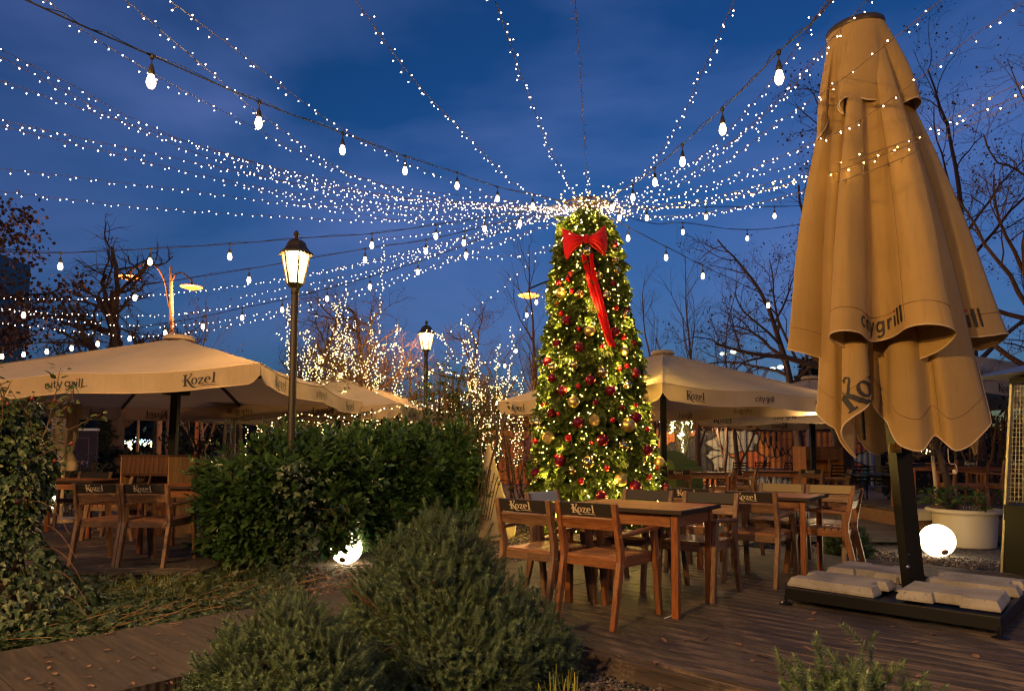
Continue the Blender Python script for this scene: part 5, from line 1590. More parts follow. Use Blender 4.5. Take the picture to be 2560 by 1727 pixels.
# baubles: photo x, photo y, radius in photo px, kind
BL = [(1468,628,10,'mg'),(1399,620,9,'mg'),(1404,645,8,'dr'),(1402,733,12,'sg'),(1448,737,11,'mg'),(1515,739,12,'mg'),(1539,678,11,'mg'),(1536,610,8,'dr'),
 (1539,652,8,'mg'),(1496,690,10,'mg'),(1428,684,7,'rr'),(1419,697,6,'r'),(1397,706,8,'dr'),(1430,727,6,'r'),(1396,761,6,'r'),(1403,783,6,'r'),(1417,800,11,'dr'),(1533,708,7,'dr'),(1541,770,6,'r'),
 (1567,775,7,'dr'),(1564,787,10,'mg'),(1474,827,13,'sg'),(1386,822,11,'mg'),(1392,860,10,'dr'),(1447,867,11,'dr'),(1537,829,11,'dr'),(1447,822,5,'r'),(1560,842,6,'r'),(1560,878,11,'sg'),(1584,858,8,'dr'),
 (1507,865,6,'r'),(1368,905,11,'dr'),(1384,919,12,'mg'),(1434,912,12,'mg'),(1375,911,6,'r'),(1548,920,7,'r'),(1566,915,6,'r'),(1506,930,13,'mg'),(1588,932,12,'dr'),(1607,935,9,'mg'),(1476,950,12,'dr'),
 (1380,945,10,'dr'),(1406,977,12,'dr'),(1527,976,12,'dr'),(1568,963,11,'mg'),(1446,965,6,'r'),(1434,1005,13,'sg'),(1377,1032,10,'dr'),(1362,1010,6,'r'),(1489,1006,7,'dr'),(1556,1019,6,'dr'),
 (1345,1058,14,'mg'),(1446,1056,13,'dr'),(1487,1051,13,'gg'),(1570,1063,17,'sg'),(1590,1043,13,'dr'),(1626,1038,10,'mg'),(1396,1034,5,'r'),(1531,1050,6,'r'),(1371,1094,14,'gg'),(1421,1094,8,'r'),(1507,1100,14,'dr'),
 (1558,1115,13,'mg'),(1618,1073,6,'r'),(1338,1103,6,'r'),(1618,1125,13,'dr'),(1400,1152,13,'dr'),(1469,1157,15,'mg'),(1345,1155,9,'mg'),(1340,1183,12,'dr'),(1373,1164,5,'r'),(1343,1193,7,'r'),
 (1517,1170,7,'r'),(1552,1199,15,'sg'),(1588,1215,14,'dr'),(1430,1175,10,'mg'),(1647,1155,13,'sg'),(1641,1172,6,'r'),(1622,1192,7,'r'),(1663,1222,12,'dr'),(1330,1244,15,'mg'),(1340,1248,15,'sg'),(1453,1203,7,'r'),(1503,1240,13,'dr'),(1478,1107,4,'r'),(1590,1013,5,'r'),(1618,1000,6,'r'),(1390,1140,5,'r'),(1610,1150,6,'mg')]
KIND = {'mg': ('mirror-bright gold', mat('mirror_gold', (.9, .68, .25), .16, 1.0)), 'sg': ('satin gold', mat('satin_gold', (.8, .55, .18), .34, .9)), 'gg': ('glittery gold', None),
        'dr': ('shiny dark wine-red', mat('wine_red_gloss', (.16, .008, .02), .12, .35)), 'r': ('small scarlet', mat('scarlet_gloss', (.5, .01, .015), .2, .2)), 'rr': ('small ridged red', mat('ridged_red', (.45, .02, .02), .25, .3))}
gm = mat('glitter_gold', (.6, .42, .16), .35, 1.0); bump(gm, ntex(gm, coords(gm), 160, 2), 1.0, .01); KIND['gg'] = ('glittery gold', gm)
bcache = {}
info = []
for (x, y, rp, k) in BL:
    z = P(x, y, 9.6).z; rr_ = tree_r(z); c = tree_axis(z)
    X = bx(x, 9.7); dx = max(-.98, min(.98, (X-c.x)/max(.1, rr_)))
    Yq = c.y-math.sqrt(1-dx*dx)*rr_*1.0-.09
    if (x, y) == (1468, 628): Yq = 9.02
    if abs(dx) > .9: Yq = c.y-rr_*.35
    info.append((x, y, rp, k, P(x, y, Yq), rp*1.12/F_PX*Yq))
byk = {}
for it in info: byk.setdefault(it[3], []).append(it)
ords = ['highest', 'second highest', 'third highest', 'fourth highest', 'fifth highest', 'sixth highest', 'seventh highest', 'eighth highest', 'ninth highest', 'tenth highest', 'eleventh highest', 'twelfth highest', 'thirteenth highest', 'fourteenth highest', 'fifteenth highest', 'sixteenth highest', 'seventeenth highest', 'eighteenth highest']
for k, its in byk.items():
    for side_ in ('left', 'right'):
        sel = sorted([i for i in its if (i[0] < 1480) == (side_ == 'left')], key=lambda i: i[1])
        for n_, (x, y, rp, kk, p, rad) in enumerate(sel):
            nm = KIND[k][0]
            lab = '%s bauble on the Christmas tree, %s half, %s of its kind' % (nm, side_, ords[min(n_, 17)])
            key = (k, 0)
            if key not in bcache:
                mb = MB(); mb.sm = True; mb.sphere((0, 0, 0), 1, 28, 18); bm1 = mb.mesh('ball', KIND[k][1])
                mb = MB(); mb.lathe([(.18, .96), (.18, 1.10), (.05, 1.12)], 10); mb.path([Vector((.09*math.cos(a), 0, 1.18+.09*math.sin(a))) for a in [i*.7 for i in range(10)]], .02, 4); bm2 = mb.mesh('cap', M['brass'])
                bcache[key] = (bm1, bm2)
            t = thing('bauble', lab, 'bauble', p, 0, 'baubles on the Christmas tree')
            t.scale = (rad, rad, rad)
            link('ball', bcache[key][0], t); link('cap', bcache[key][1], t)
# fairy lights all over the tree
pts = []; tr = np.random.default_rng(3)
root = thing('tree_lights', 'warm fairy lights wound all over the Christmas tree', 'fairy lights', o0)
mb = MB()
for k in range(27):
    a0 = tr.uniform(0, 2*PI); z = TTOP.z-tr.uniform(0, .3); run = []; a = -PI/2+(k-13)/13*PI*.62
    zc = TTOP.z-.1
    while zc > TZ0+.15:
        rr_ = tree_r(zc)*.985+.015; c = tree_axis(zc); aa = a+.12*math.sin(zc*3+k)+.05*math.sin(zc*9+k*2)
        run.append(c+Vector((math.cos(aa)*rr_, math.sin(aa)*rr_, 0))-o0); zc -= .105*tr.uniform(.7, 1.3)
        if rr_ < .45 and k % 2: 
            pass
    mb.path(run, .0025, 3, False); pts += [p+Vector((tr.normal(0, .03), tr.normal(0, .03), tr.normal(0, .03))) for p in run]
mb.build('wire', mat('green_wire', (.02, .04, .01), .6), root)
lights_mesh('bulbs', pts, .0064, M['e_tree'], root, 31)
_rs = random.Random(8)
for i, p in enumerate(_rs.sample(pts, 130)):
    ld = bpy.data.lights.new('tree_bulb_light', 'POINT'); ld.energy = .78; ld.color = (1, .64, .12); ld.shadow_soft_size = .012
    lo = bpy.data.objects.new('tree_bulb_light', ld); COL.objects.link(lo); lo.parent = root
    c = tree_axis(p.z+o0.z)-o0; lo.location = p+(Vector((p.x, p.y, 0))-Vector((c.x, c.y, 0))).normalized()*.10

# red velvet bow with two tails
M['velvet'] = mat('red_velvet', (.62, .006, .012), .75, 0, .2)
if True:
    n, l, b = nodes(M['velvet']); b.inputs['Sheen Weight'].default_value = .5; b.inputs['Sheen Tint'].default_value = (1, .2, .2, 1)
bow = thing('red_bow', 'huge red velvet bow with two long tails near the top of the Christmas tree', 'bow', P(1465, 602, 9.25))
bo = bow.location.copy()
def BP(x, y, d=0): return P(x, y, 9.25+d)-bo
for side_, outl in ((-1, [(1462, 592), (1440, 584), (1420, 574), (1406, 570), (1407, 610), (1412, 640), (1418, 650), (1440, 630), (1460, 606)]),
                   (1, [(1468, 592), (1480, 582), (1498, 570), (1512, 562), (1518, 600), (1514, 636), (1511, 641), (1486, 622), (1470, 606)])):
    # fan of fabric: folds radiate from the knot
    outer = bez([BP(*outl[3]), BP(*outl[4], -.02), BP(*outl[5], -.02), BP(*outl[6])], 8) if side_ < 0 else bez([BP(*outl[3]), BP(*outl[4], -.02), BP(*outl[5]), BP(*outl[6])], 8)
    kt, kb = BP(1465+side_*3, 593), BP(1465+side_*3, 606)
    nn = len(outer)
    for dpt, sgn in ((-.16, -1), (.10, 1)):
        rows = []
        for i in range(13):
            t = i/12; row = []
            for j, q in enumerate(outer):
                s = j/(nn-1); k0 = kt.lerp(kb, s)
                p = k0.lerp(q, t)
                sag_ = Vector((0, 0, (.05 if s < .5 else -.05)*math.sin(PI*t)*abs(s-.5)*-1.2))
                bul = dpt*math.sin(PI*min(1, t*.98))*(.35+.65*math.sin(PI*s))
                fol = .034*math.sin(s*30+side_)*(1-t)**1.2*min(1, t*4)+.006*math.sin(s*19+t*3)
                row.append(p+sag_+Vector((0, bul+fol, 0)))
            rows.append(row)
        mb = MB(); mb.sm = True; mb.grid(rows)
        if sgn < 0: lo = mb.build('loop', M['velvet'], bow)
        else: mb.build('loop_back', M['velvet'], lo)
mb = MB(); mb.sm = True; c_ = (BP(1465, 599)+Vector((0, -.03, 0)))
mb.sphere(c_, .052, 16, 10, (.8, .7, 1.25)); mb.build('knot', M['velvet'], bow)
for k, (la, lb) in enumerate([([(1453, 633), (1460, 668), (1472, 720), (1492, 780), (1512, 840), (1522, 864)], [(1464, 633), (1476, 676), (1494, 730), (1512, 790), (1528, 830), (1535, 866)]),
                              ([(1472, 633), (1480, 690), (1500, 760), (1521, 840), (1528, 866)], [(1483, 633), (1490, 680), (1508, 745), (1529, 830), (1541, 868)])]):
    def yy(x, y):
        z = P(x, y, 9.2).z; c = tree_axis(z); return c.y-tree_r(z)*.98-.10-.02*k
    A = bez([P(x, y, yy(x, y))-bo for x, y in la], 8); B = bez([P(x, y, yy(x, y))-bo for x, y in lb], 8)
    A = [A[int(i*(len(A)-1)/30)] for i in range(31)]; B = [B[int(i*(len(B)-1)/30)] for i in range(31)]
    rows = [[A[i].lerp(B[i], j/8)+Vector((0, .030*math.cos(j*2.2+k+i*.05), 0)) for j in range(9)] for i in range(31)]
    mb = MB(); mb.sm = True; mb.grid(rows); mb.build('tail', M['velvet'], bow)

# ------------------------------------------------------------------ leaves
LEAF_V = [(0, 0, 0), (.22, .28, .05), (.26, .55, .06), (.12, .85, 0), (0, 1, -.06), (-.12, .85, 0), (-.26, .55, .06), (-.22, .28, .05), (0, .35, -.02), (0, .7, -.03)]
LEAF_F = [(0, 1, 2, 8), (8, 2, 3, 9), (9, 3, 4), (0, 8, 6, 7), (8, 9, 5, 6), (9, 4, 5)]
IVY_V = [(0, 0, 0), (.38, .05, .06), (.62, .35, -.04), (.26, .42, .05), (.22, .8, 0), (0, 1.05, -.1), (-.22, .8, 0), (-.26, .42, .05), (-.62, .35, -.04), (-.38, .05, .06), (0, .45, -.03)]
IVY_F = [(0, 1, 2, 3, 10), (10, 3, 4, 5), (10, 5, 6, 7), (0, 10, 7, 8, 9)]
def stuff(name, me, parent=None, **k):
    o = link(name, me, parent)
    o['kind'] = 'stuff'
    return o

# laurel hedge: shoots with leaves whorled toward their tips
def laurel_hedge():
    A, B = Vector((-2.62, 7.45, 0)), Vector((-1.0, 10.9, 0))
    d = (B-A).normalized(); nrm_ = Vector((d.y, -d.x, 0))        # toward the camera side
    L = (B-A).length
    root = thing('laurel_hedge', 'dark glossy laurel hedge with pointed leaves, from the left terrace to the fleece-wrapped plant', 'hedge', A+(B-A)/2)
    o_ = root.location.copy(); rr = np.random.default_rng(8)
    shoots = []
    def top(t): return (.78+.36*min(1, t/.15)**.6)*(1 if t > 0 else .8)*(1.0+.10*math.sin(t*17)+.05*math.sin(t*41)) - (.28*max(0, (t-.9)/.1))
    for _ in range(2500):
        t = rr.random(); h = top(t)
        face = rr.random()
        if face < .34: w = rr.uniform(-.62, .62); z = h-rr.uniform(0, .16); dd = Vector((rr.normal(0, .35), rr.normal(0, .35), 1.0))
        else:
            z = rr.uniform(.08, h)
            bul = .62*(.72+.3*math.sin(PI*min(1, z/h+.1)))
            w = bul+rr.normal(0, .06); dd = nrm_*rr.uniform(.5, 1)+Vector((rr.normal(0, .3), rr.normal(0, .3), rr.uniform(-.1, .8)))
            if t < .03: w = rr.uniform(-.6, .6)
        if rr.random() < .10:
            z += .14; dd = Vector((rr.normal(0, .2), rr.normal(0, .2), 1))
        n_ = noise.noise(Vector((t*9, z*2.6, 0)))
        w += n_*.30 if face >= .34 else 0; z += n_*.10 if face < .34 else 0
        p = A+d*(L*t)+nrm_*w+Vector((0, 0, z))
        if rr.random() < .12: p += -d*rr.uniform(0, .25) if t < .05 else Vector()
        shoots.append((p, dd.normalized()))
    # the left end is rounded off
    for _ in range(420):
        a = rr.uniform(PI*.5, PI*1.6); z = rr.uniform(.05, .98); q = .55+rr.normal(0, .05)
        dir_ = -d*math.sin(a-PI/2+.6)+nrm_*math.cos(a-PI/2)
        dir_.normalize()
        p = A+dir_*q*(.8+.2*math.sin(z*2.2))+Vector((0, 0, z)); shoots.append((p, (dir_+Vector((rr.normal(0, .3), rr.normal(0, .3), rr.uniform(0, .6)))).normalized()))
    pos = []; dirs = []; sc_ = []; rl = []
    tw = MB()
    for p, dd in shoots:
        k = rr.integers(8, 13); Ls = rr.uniform(.14, .30)
        side = dd.orthogonal().normalized(); s2 = dd.cross(side)
        if rr.random() < .25: tw.path([p-dd*.2-o_, p+dd*Ls-o_], [.005, .003], 3, False)
        for j in range(k):
            f = j/k; a = j*2.4+rr.uniform(0, 1)
            out = side*math.cos(a)+s2*math.sin(a)
            q = p+dd*(Ls*f); e = (out*(1.15-.75*f)+dd*(.45+.7*f)+Vector((0, 0, -.15+.2*f))).normalized()
            pos.append(tuple(q-o_)); dirs.append(tuple(e)); sc_.append(rr.uniform(.09, .155)*(1.05-.35*f)); rl.append(rr.normal(0, .4))
    n_ = len(pos); sc_ = np.array(sc_)
    me = scatter_mesh('leaves', LEAF_V, LEAF_F, np.array(pos), rot_from_dir(np.array(dirs), np.array(rl)), np.column_stack([sc_*1.0, sc_, sc_]), M['laurel'], smooth=True)
    stuff('leaves', me, root); stuff('stems', tw.mesh('stems', M['bark_warm']), root)
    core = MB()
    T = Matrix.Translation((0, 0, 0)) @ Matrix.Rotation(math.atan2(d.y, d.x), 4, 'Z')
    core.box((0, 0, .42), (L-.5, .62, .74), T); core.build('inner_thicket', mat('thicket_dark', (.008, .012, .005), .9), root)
laurel_hedge()
ic = thing('ivy_creeper', 'ivy climbing through the laurel hedge at the foot of the tall lantern post', 'ivy', (bx(735, 7.2), 7.2, -.12)); _o = ic.location.copy(); _p = []; _d = []; _r = random.Random(3)
for _ in range(620):
    q = P(_r.gauss(735, 34)-.10*(1300-1150), _r.uniform(1150, 1440), 6.9+_r.gauss(0, .12)); e = Vector((_r.gauss(0, .6), _r.gauss(-.5, .4), _r.gauss(-.5, .4)))
    _p.append(tuple(q-_o)); _d.append(tuple(e))
stuff('leaves', scatter_mesh('leaves', IVY_V, IVY_F, np.array(_p), rot_from_dir(np.array(_d), np.random.default_rng(1).normal(0, .5, len(_p))), np.random.default_rng(2).uniform(.04, .075, len(_p)), M['ivy']), ic)

# rosemary: upright whorled spikes
def spike():
    v, f = [], []
    def needle(p, d, L, w):
        p = Vector(p); d = Vector(d).normalized(); x = d.cross(Vector((0, 1, 0)))
        if x.length < .1: x = Vector((1, 0, 0))
        x = x.normalized()*w; n = len(v)
        v.extend([tuple(p-x), tuple(p+x), tuple(p+d*L)]); f.append((n, n+1, n+2))
    for j in range(15):
        y = .12+.88*j/15; 
        for s in range(3):
            a = j*1.1+s*2.094
            needle((0, y, 0), (math.cos(a)*.95, .22+.75*(y), math.sin(a)*.95), .34*(1.08-.5*y), .034)
    n = len(v); v.extend([(-.012, 0, 0), (.012, 0, 0), (0, 1.0, 0)]); f.append((n, n+1, n+2))
    return v, f
SP_V, SP_F = spike()
def rosemary(label, c, rx, ry, h, n_, smin, smax, seed, name='rosemary_bush', z0=-.12, m=None, twig=True, cat='shrub', lobes=None, group=None):
    rr = np.random.default_rng(seed)
    root = thing(name, label, cat, (c[0], c[1], z0), 0, group)
    pos, dirs = [], []
    lobes = lobes or [(0, 0, rx, ry, h)]
    wts = np.array([l_[2]*l_[4] for l_ in lobes]); wts /= wts.sum()
    while len(pos) < n_:
        lx, ly, ax_, ay_, hh = lobes[rr.choice(len(lobes), p=wts)]
        a = rr.uniform(0, 2*PI); ct_ = rr.uniform(0, 1)**.8 if rr.random() < .6 else rr.uniform(.0, .6)
        st_ = math.sqrt(max(0, 1-ct_*ct_))
        q = rr.uniform(.72, 1.0)
        nse = 1+.26*noise.noise(Vector((math.cos(a)*st_*2.2+seed, math.sin(a)*st_*2.2, ct_*2.2)))+.20*noise.noise(Vector((math.cos(a)*st_*5+seed, math.sin(a)*st_*6, ct_*6)))
        p = Vector((lx+math.cos(a)*st_*ax_*q*nse, ly+math.sin(a)*st_*ay_*q*nse, max(.01, ct_*hh*q*nse)))
        if p.y > ly+ay_*.45 and ct_ < .5: continue
        dd = Vector((math.cos(a)*st_*.95, math.sin(a)*st_*.95, .38+.75*ct_))+Vector(tuple(rr.normal(0, .45, 3)))
        if ct_ < .2: dd.z = rr.uniform(-.25, .5)
        pos.append(tuple(p)); dirs.append(tuple(dd))
    sc_ = rr.uniform(smin, smax, n_)
    me = scatter_mesh('sprigs', SP_V, SP_F, np.array(pos), rot_from_dir(np.array(dirs), rr.uniform(0, 6, n_)), sc_, m or M['rosemary'])
    stuff('sprigs', me, root)
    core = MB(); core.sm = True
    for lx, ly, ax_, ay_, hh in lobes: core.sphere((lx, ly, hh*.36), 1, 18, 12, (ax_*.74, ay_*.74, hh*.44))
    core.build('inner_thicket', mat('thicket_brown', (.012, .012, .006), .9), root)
    tw = MB()
    for _ in range(70):
        a = rr.uniform(PI, 2*PI); q = rr.uniform(.3, .95); tw.path([(0, 0, .02), (math.cos(a)*rx*q*.5, math.sin(a)*ry*q*.5, h*.3), (math.cos(a)*rx*q, math.sin(a)*ry*q, h*rr.uniform(.3, .6))], [.008, .005, .003], 4, False)
    stuff('stems', tw.mesh('stems', M['bark_warm']), root)
    return root
rosemary('large rosemary bush in the middle foreground, beside the corner of the deck', (-.42, 4.0), .6, .6, .9, 8000, .05, .125, 5,
         lobes=[(-.02, .05, .40, .42, .84), (.34, -.10, .34, .38, .50), (-.30, .1, .26, .32, .62), (.12, -.3, .42, .3, .40), (.52, -.06, .24, .28, .36), (.16, .0, .24, .3, .70)])
rosemary('smaller rosemary bush in the bottom left foreground, in front of the large one', (-.96, 3.05), .38, .38, .6, 5800, .045, .10, 9, lobes=[(0, 0, .36, .35, .60), (.17, -.1, .25, .28, .50), (-.19, -.05, .23, .28, .47)])
rosemary('blurred rosemary tip poking into the bottom right of the picture, nearest the camera', (.80, 1.62), .2, .2, .80, 7500, .035, .075, 13, lobes=[(0, 0, .185, .18, .775), (-.08, .02, .11, .11, .80), (.12, 0, .10, .10, .77), (.0, -.02, .08, .08, .82)])
rosemary('small box bush on the gravel between the second table and the globe lamp', (4.02, 7.95+.3), .26, .26, .42, 700, .05, .1, 17, name='box_bush', m=M['fern'])
# boards and gravel: yellow-green tuft at the bottom edge
def tuft(label, c, n_, h, spread, m, seed, w=.006, name='grass_tuft', cat='grass tuft', z0=-.12, kind=None):
    rr = np.random.default_rng(seed); root = thing(name, label, cat, (c[0], c[1], z0)); mb = MB()
    for _ in range(n_):
        a = rr.uniform(0, 2*PI); L = h*rr.uniform(.6, 1.1); s = rr.uniform(.1, 1)*spread; d = Vector((math.cos(a), math.sin(a), 0))
        b0 = Vector((rr.normal(0, spread*.18), rr.normal(0, spread*.18), 0)); pp = [b0+d*s*(t**1.8)+Vector((0, 0, L*(t-.25*t*t*s/spread))) for t in (0, .25, .5, .75, 1)]
        x = Vector((-d.y, d.x, 0))*w; mb.grid([[p-x*(1-.8*i/4) for i, p in enumerate(pp)], [p+x*(1-.8*i/4) for i, p in enumerate(pp)]])
    stuff('blades', mb.mesh('blades', m), root); return root
tuft('tuft of yellow-green spiky blades cut by the bottom edge of the picture', (.20, 2.72), 70, .44, .17, M['yellowgrass'], 3, .006)

# ivy column and climbing rose at the left edge
def ivy_leaves(name, pos, dirs, s0, s1, m, seed, parent=None, tpl=(IVY_V, IVY_F)):
    rr = np.random.default_rng(seed); n_ = len(pos)
    return stuff(name, scatter_mesh(name, tpl[0], tpl[1], np.array(pos), rot_from_dir(np.array(dirs), rr.normal(0, .5, n_)), rr.uniform(s0, s1, n_), m, smooth=False), parent)
iv = thing('ivy_column', 'ivy-covered stump at the left edge widening toward the ground', 'ivy', (-3.79, 4.95, -.12))
rr = np.random.default_rng(4); pos = []; dirs = []
for _ in range(5200):
    z = rr.uniform(0, 1.62); a = rr.uniform(PI*.75, PI*2.35)
    q = (.34+.42*max(0, 1-z/.75)**1.5+.05*math.sin(z*7))*rr.uniform(.9, 1.05)+.07*noise.noise(Vector((a*2, z*4, 0)))
    d = Vector((math.cos(a), math.sin(a), 0)); pos.append(tuple(d*q+Vector((0, 0, z)))); e = d*.55+Vector((rr.normal(0, .45), rr.normal(0, .3), -.7)); dirs.append(tuple(e))
ivy_leaves('leaves', pos, dirs, .035, .068, M['ivy'], 4, iv)
mb = MB(); mb.sm = True; mb.lathe([(.48, 0), (.28, .3), (.17, .8), (.15, 1.4), (.05, 1.5)], 20); mb.build('stump', M['bark'], iv)
mb = MB()
for k in range(5):
    p = [Vector((.42+.05*k, -.15, .9-.16*k))]
    for j in range(6): p.append(p[-1]+Vector((.055, -.01, .01-.018*j)))
    mb.path(p, .003, 3, False)
mb.build('runner', M['bark_warm'], iv)
ro = thing('climbing_rose', 'leafy climbing rose with red hips above the ivy at the left edge', 'climbing rose', (-3.84, 4.9, -.12))
rg = random.Random(6); pos = []; dirs = []; st = MB(); hips = []
for k in range(70):
    a = rg.uniform(PI, 2*PI+.9); p = Vector((rg.gauss(-.05, .22), rg.gauss(0, .12), rg.uniform(.9, 1.45))); d = Vector((math.cos(a)*.5+.08, math.sin(a)*.25, rg.uniform(.3, 1.3))); run = [p]
    Ls = rg.uniform(.25, .75) if k > 12 else rg.uniform(.5, .85)
    for j in range(7):
        d = (d+Vector((rg.gauss(0, .18), rg.gauss(0, .14), rg.gauss(-.02, .15)))).normalized(); run.append(run[-1]+d*Ls/7)
    run = [q if q.z < 2.12 else Vector((q.x, q.y, 2.12)) for q in run]
    st.path(run, [.006-.0005*j for j in range(8)], 4, False)
    for q in run[2:] if k % 3 else run[1:]:
        for _ in range(3):
            e = Vector((rg.gauss(0, 1), rg.gauss(-.3, .8), rg.gauss(-.2, .6))); pos.append(tuple(q+e*.02)); dirs.append(tuple(e))
    if k < 14: hips.append(run[-1])
for _ in range(900):
    q = Vector((rg.gauss(-.12, .17), rg.gauss(-.1, .16), rg.uniform(.95, 1.55))); e = Vector((rg.gauss(0, 1), rg.gauss(-.5, .6), rg.gauss(-.3, .6))); pos.append(tuple(q)); dirs.append(tuple(e))
ivy_leaves('leaves', pos, dirs, .035, .07, M['rose'], 6, ro, (LEAF_V, LEAF_F)); stuff('stems', st.mesh('stems', M['bark_warm']), ro)
mb = MB(); mb.sm = True; mb.sphere((0, 0, 0), .012, 8, 6, (1, 1, 1.2)); hm = mb.mesh('rose_hip', mat('dark_red_hip', (.22, .03, .02), .35))
for q in hips: h_ = link('rose_hip', hm, ro); h_.location = q

# ivy carpet, dry stalks and grass in the left bed
def in_bed():
    while True:
        px, py = rg.uniform(-60, 760), rg.uniform(1395, 1625)
        g = G(px, py, -.10); u = g.dot(UA)
        if u < -4.88 and g.y > 4.0 and g.y < 7.0 and not (g.x < -2.9 and g.y > 6.45): return g
pos = []; dirs = []
for _ in range(8200):
    g = in_bed(); pos.append((g.x, g.y, -.11+abs(rg.gauss(0, .05))+.06*noise.noise(g*2))); dirs.append((rg.gauss(0, 1), rg.gauss(-.5, .8), rg.gauss(.15, .35)))
cov = ivy_leaves('ivy_ground_cover', pos, dirs, .03, .062, M['ivy'], 9)
mb = MB()
for _ in range(1300):
    g = in_bed(); 
    if rg.random() < .75: g = G(rg.gauss(430, 110), rg.uniform(1440, 1520), -.1)
    a = rg.uniform(0, 2*PI); L = rg.uniform(.12, .32); d = Vector((math.cos(a), math.sin(a), 0)); x = Vector((-d.y, d.x, 0))*.003
    pp = [Vector((g.x, g.y, -.1))+d*L*.7*t**1.5+Vector((0, 0, L*(t-.45*t*t))) for t in (0, .3, .6, 1)]
    mb.grid([[p-x*(1-.8*i/3) for i, p in enumerate(pp)], [p+x*(1-.8*i/3) for i, p in enumerate(pp)]])
o = mb.build('grass', M['grass']); o['kind'] = 'stuff'
mb = MB()
for _ in range(60):
    g = in_bed(); a = rg.uniform(-.5, .9); L = rg.uniform(.2, .6); mb.path([Vector((g.x, g.y, -.06)), Vector((g.x+math.cos(a)*L, g.y+math.sin(a)*L*.5, rg.uniform(-.05, .08)))], .003, 3, False)
o = mb.build('dry_stalks', M['palewood']); o['kind'] = 'stuff'
# leaf litter over the beds
def litter(name, n_, fn, s0, s1, seed):
    r_ = np.random.default_rng(seed); pos = np.array([tuple(fn()) for _ in range(n_)]); dirs = np.column_stack([r_.normal(0, 1, n_), r_.normal(0, 1, n_), r_.normal(0, .25, n_)])
    o = link(name, scatter_mesh(name, LEAF_V, LEAF_F, pos, rot_from_dir(dirs, r_.normal(0, .5, n_)), r_.uniform(s0, s1, n_), M['brownleaf'])); o['kind'] = 'stuff'
litter('leaf_litter', 900, lambda: UV(rg.uniform(-3.2, 2.6), rg.uniform(8.35, 9.9), -.105), .03, .07, 1)
litter('leaf_litter', 260, lambda: UV(rg.uniform(-3.3, .5), rg.uniform(1.5, 3.25), -.10), .025, .055, 2)
litter('leaf_litter', 900, lambda: Vector((rg.uniform(-1.8, .8), rg.uniform(7.2, 12.5), -.105)), .03, .07, 3)
litter('leaf_litter', 500, lambda: Vector((rg.uniform(-2.6, -1.4), rg.uniform(5.2, 7.6), -.10)), .03, .07, 4)

# ------------------------------------------------------------------ planter, heaters, wrapped plant and other garden things
pl = thing('planter', 'large round cream plastic planter with a rolled rim behind the globe lamp', 'planter', (6.36, 9.66, -.125))
mb = MB(); mb.sm = True
mb.lathe([(.36, 0), (.365, .02), (.395, .42), (.40, .455), (.455, .462), (.472, .48), (.474, .505), (.458, .522), (.40, .518), (.385, .47)], 48); mb.build('pot', mat('cream_plastic', (.55, .45, .31), .55), pl)
mb = MB(); mb.lathe([(.386, .455), (.386, .47)], 30); mb.build('potting_soil', M['soil'], pl)
gp = thing('leafy_plant', 'low leafy green plant filling the white planter', 'plant', (6.36, 9.66, .33)); pos = []; dirs = []; st = MB()
for k in range(60):
    a = rg.uniform(0, 2*PI); q = rg.uniform(.05, .42); h = rg.uniform(.1, .34)*(1.2-q); tip = Vector((math.cos(a)*q*1.25, math.sin(a)*q*1.25, h)); st.path([(math.cos(a)*q*.4, math.sin(a)*q*.4, -.03), tip], .004, 3, False)
    for _ in range(5): e = Vector((math.cos(a)+rg.gauss(0, .7), math.sin(a)+rg.gauss(0, .7), rg.gauss(0, .35))); pos.append(tuple(tip+e*.03)); dirs.append(tuple(e))
ivy_leaves('leaves', pos, dirs, .07, .12, M['fern'], 12, gp, (LEAF_V, LEAF_F)); stuff('stems', st.mesh('stems', M['bark_warm']), gp)
ps = thing('closed_white_pole', 'thin white parasol pole leaning in its slab beside the white planter', 'parasol pole', P(2345, 1276, 10.3))
o_ = ps.location.copy(); mb = MB(); mb.path([(0, 0, 0), P(2326, 1080, 10.3)-o_], .024, 8); mb.build('pole', M['hem'], ps)
mb = MB(); mb.box((-.15, 0, -.06), (.62, .5, .13)); bevel(mb.build('base_slab', mat('pale_stone', (.42, .37, .30), .8), ps), .01, 2)
mb = MB(); a_ = P(2370, 1120, 9.3); mb.path(bez([a_, P(2372, 1150, 9.3), P(2378, 1160, 9.3), P(2388, 1160, 9.3), P(2393, 1172, 9.3), P(2390, 1180, 9.3)], 6), .006, 5)
mb.lathe([(.02, 0), (.03, .02), (.03, .05), (.01, .06)], 10, P(2388, 1184, 9.3)); tag(mb.build('hanging_hook', M['hem']), 'white cable hook hanging in the small tree above the planter', 'hook')

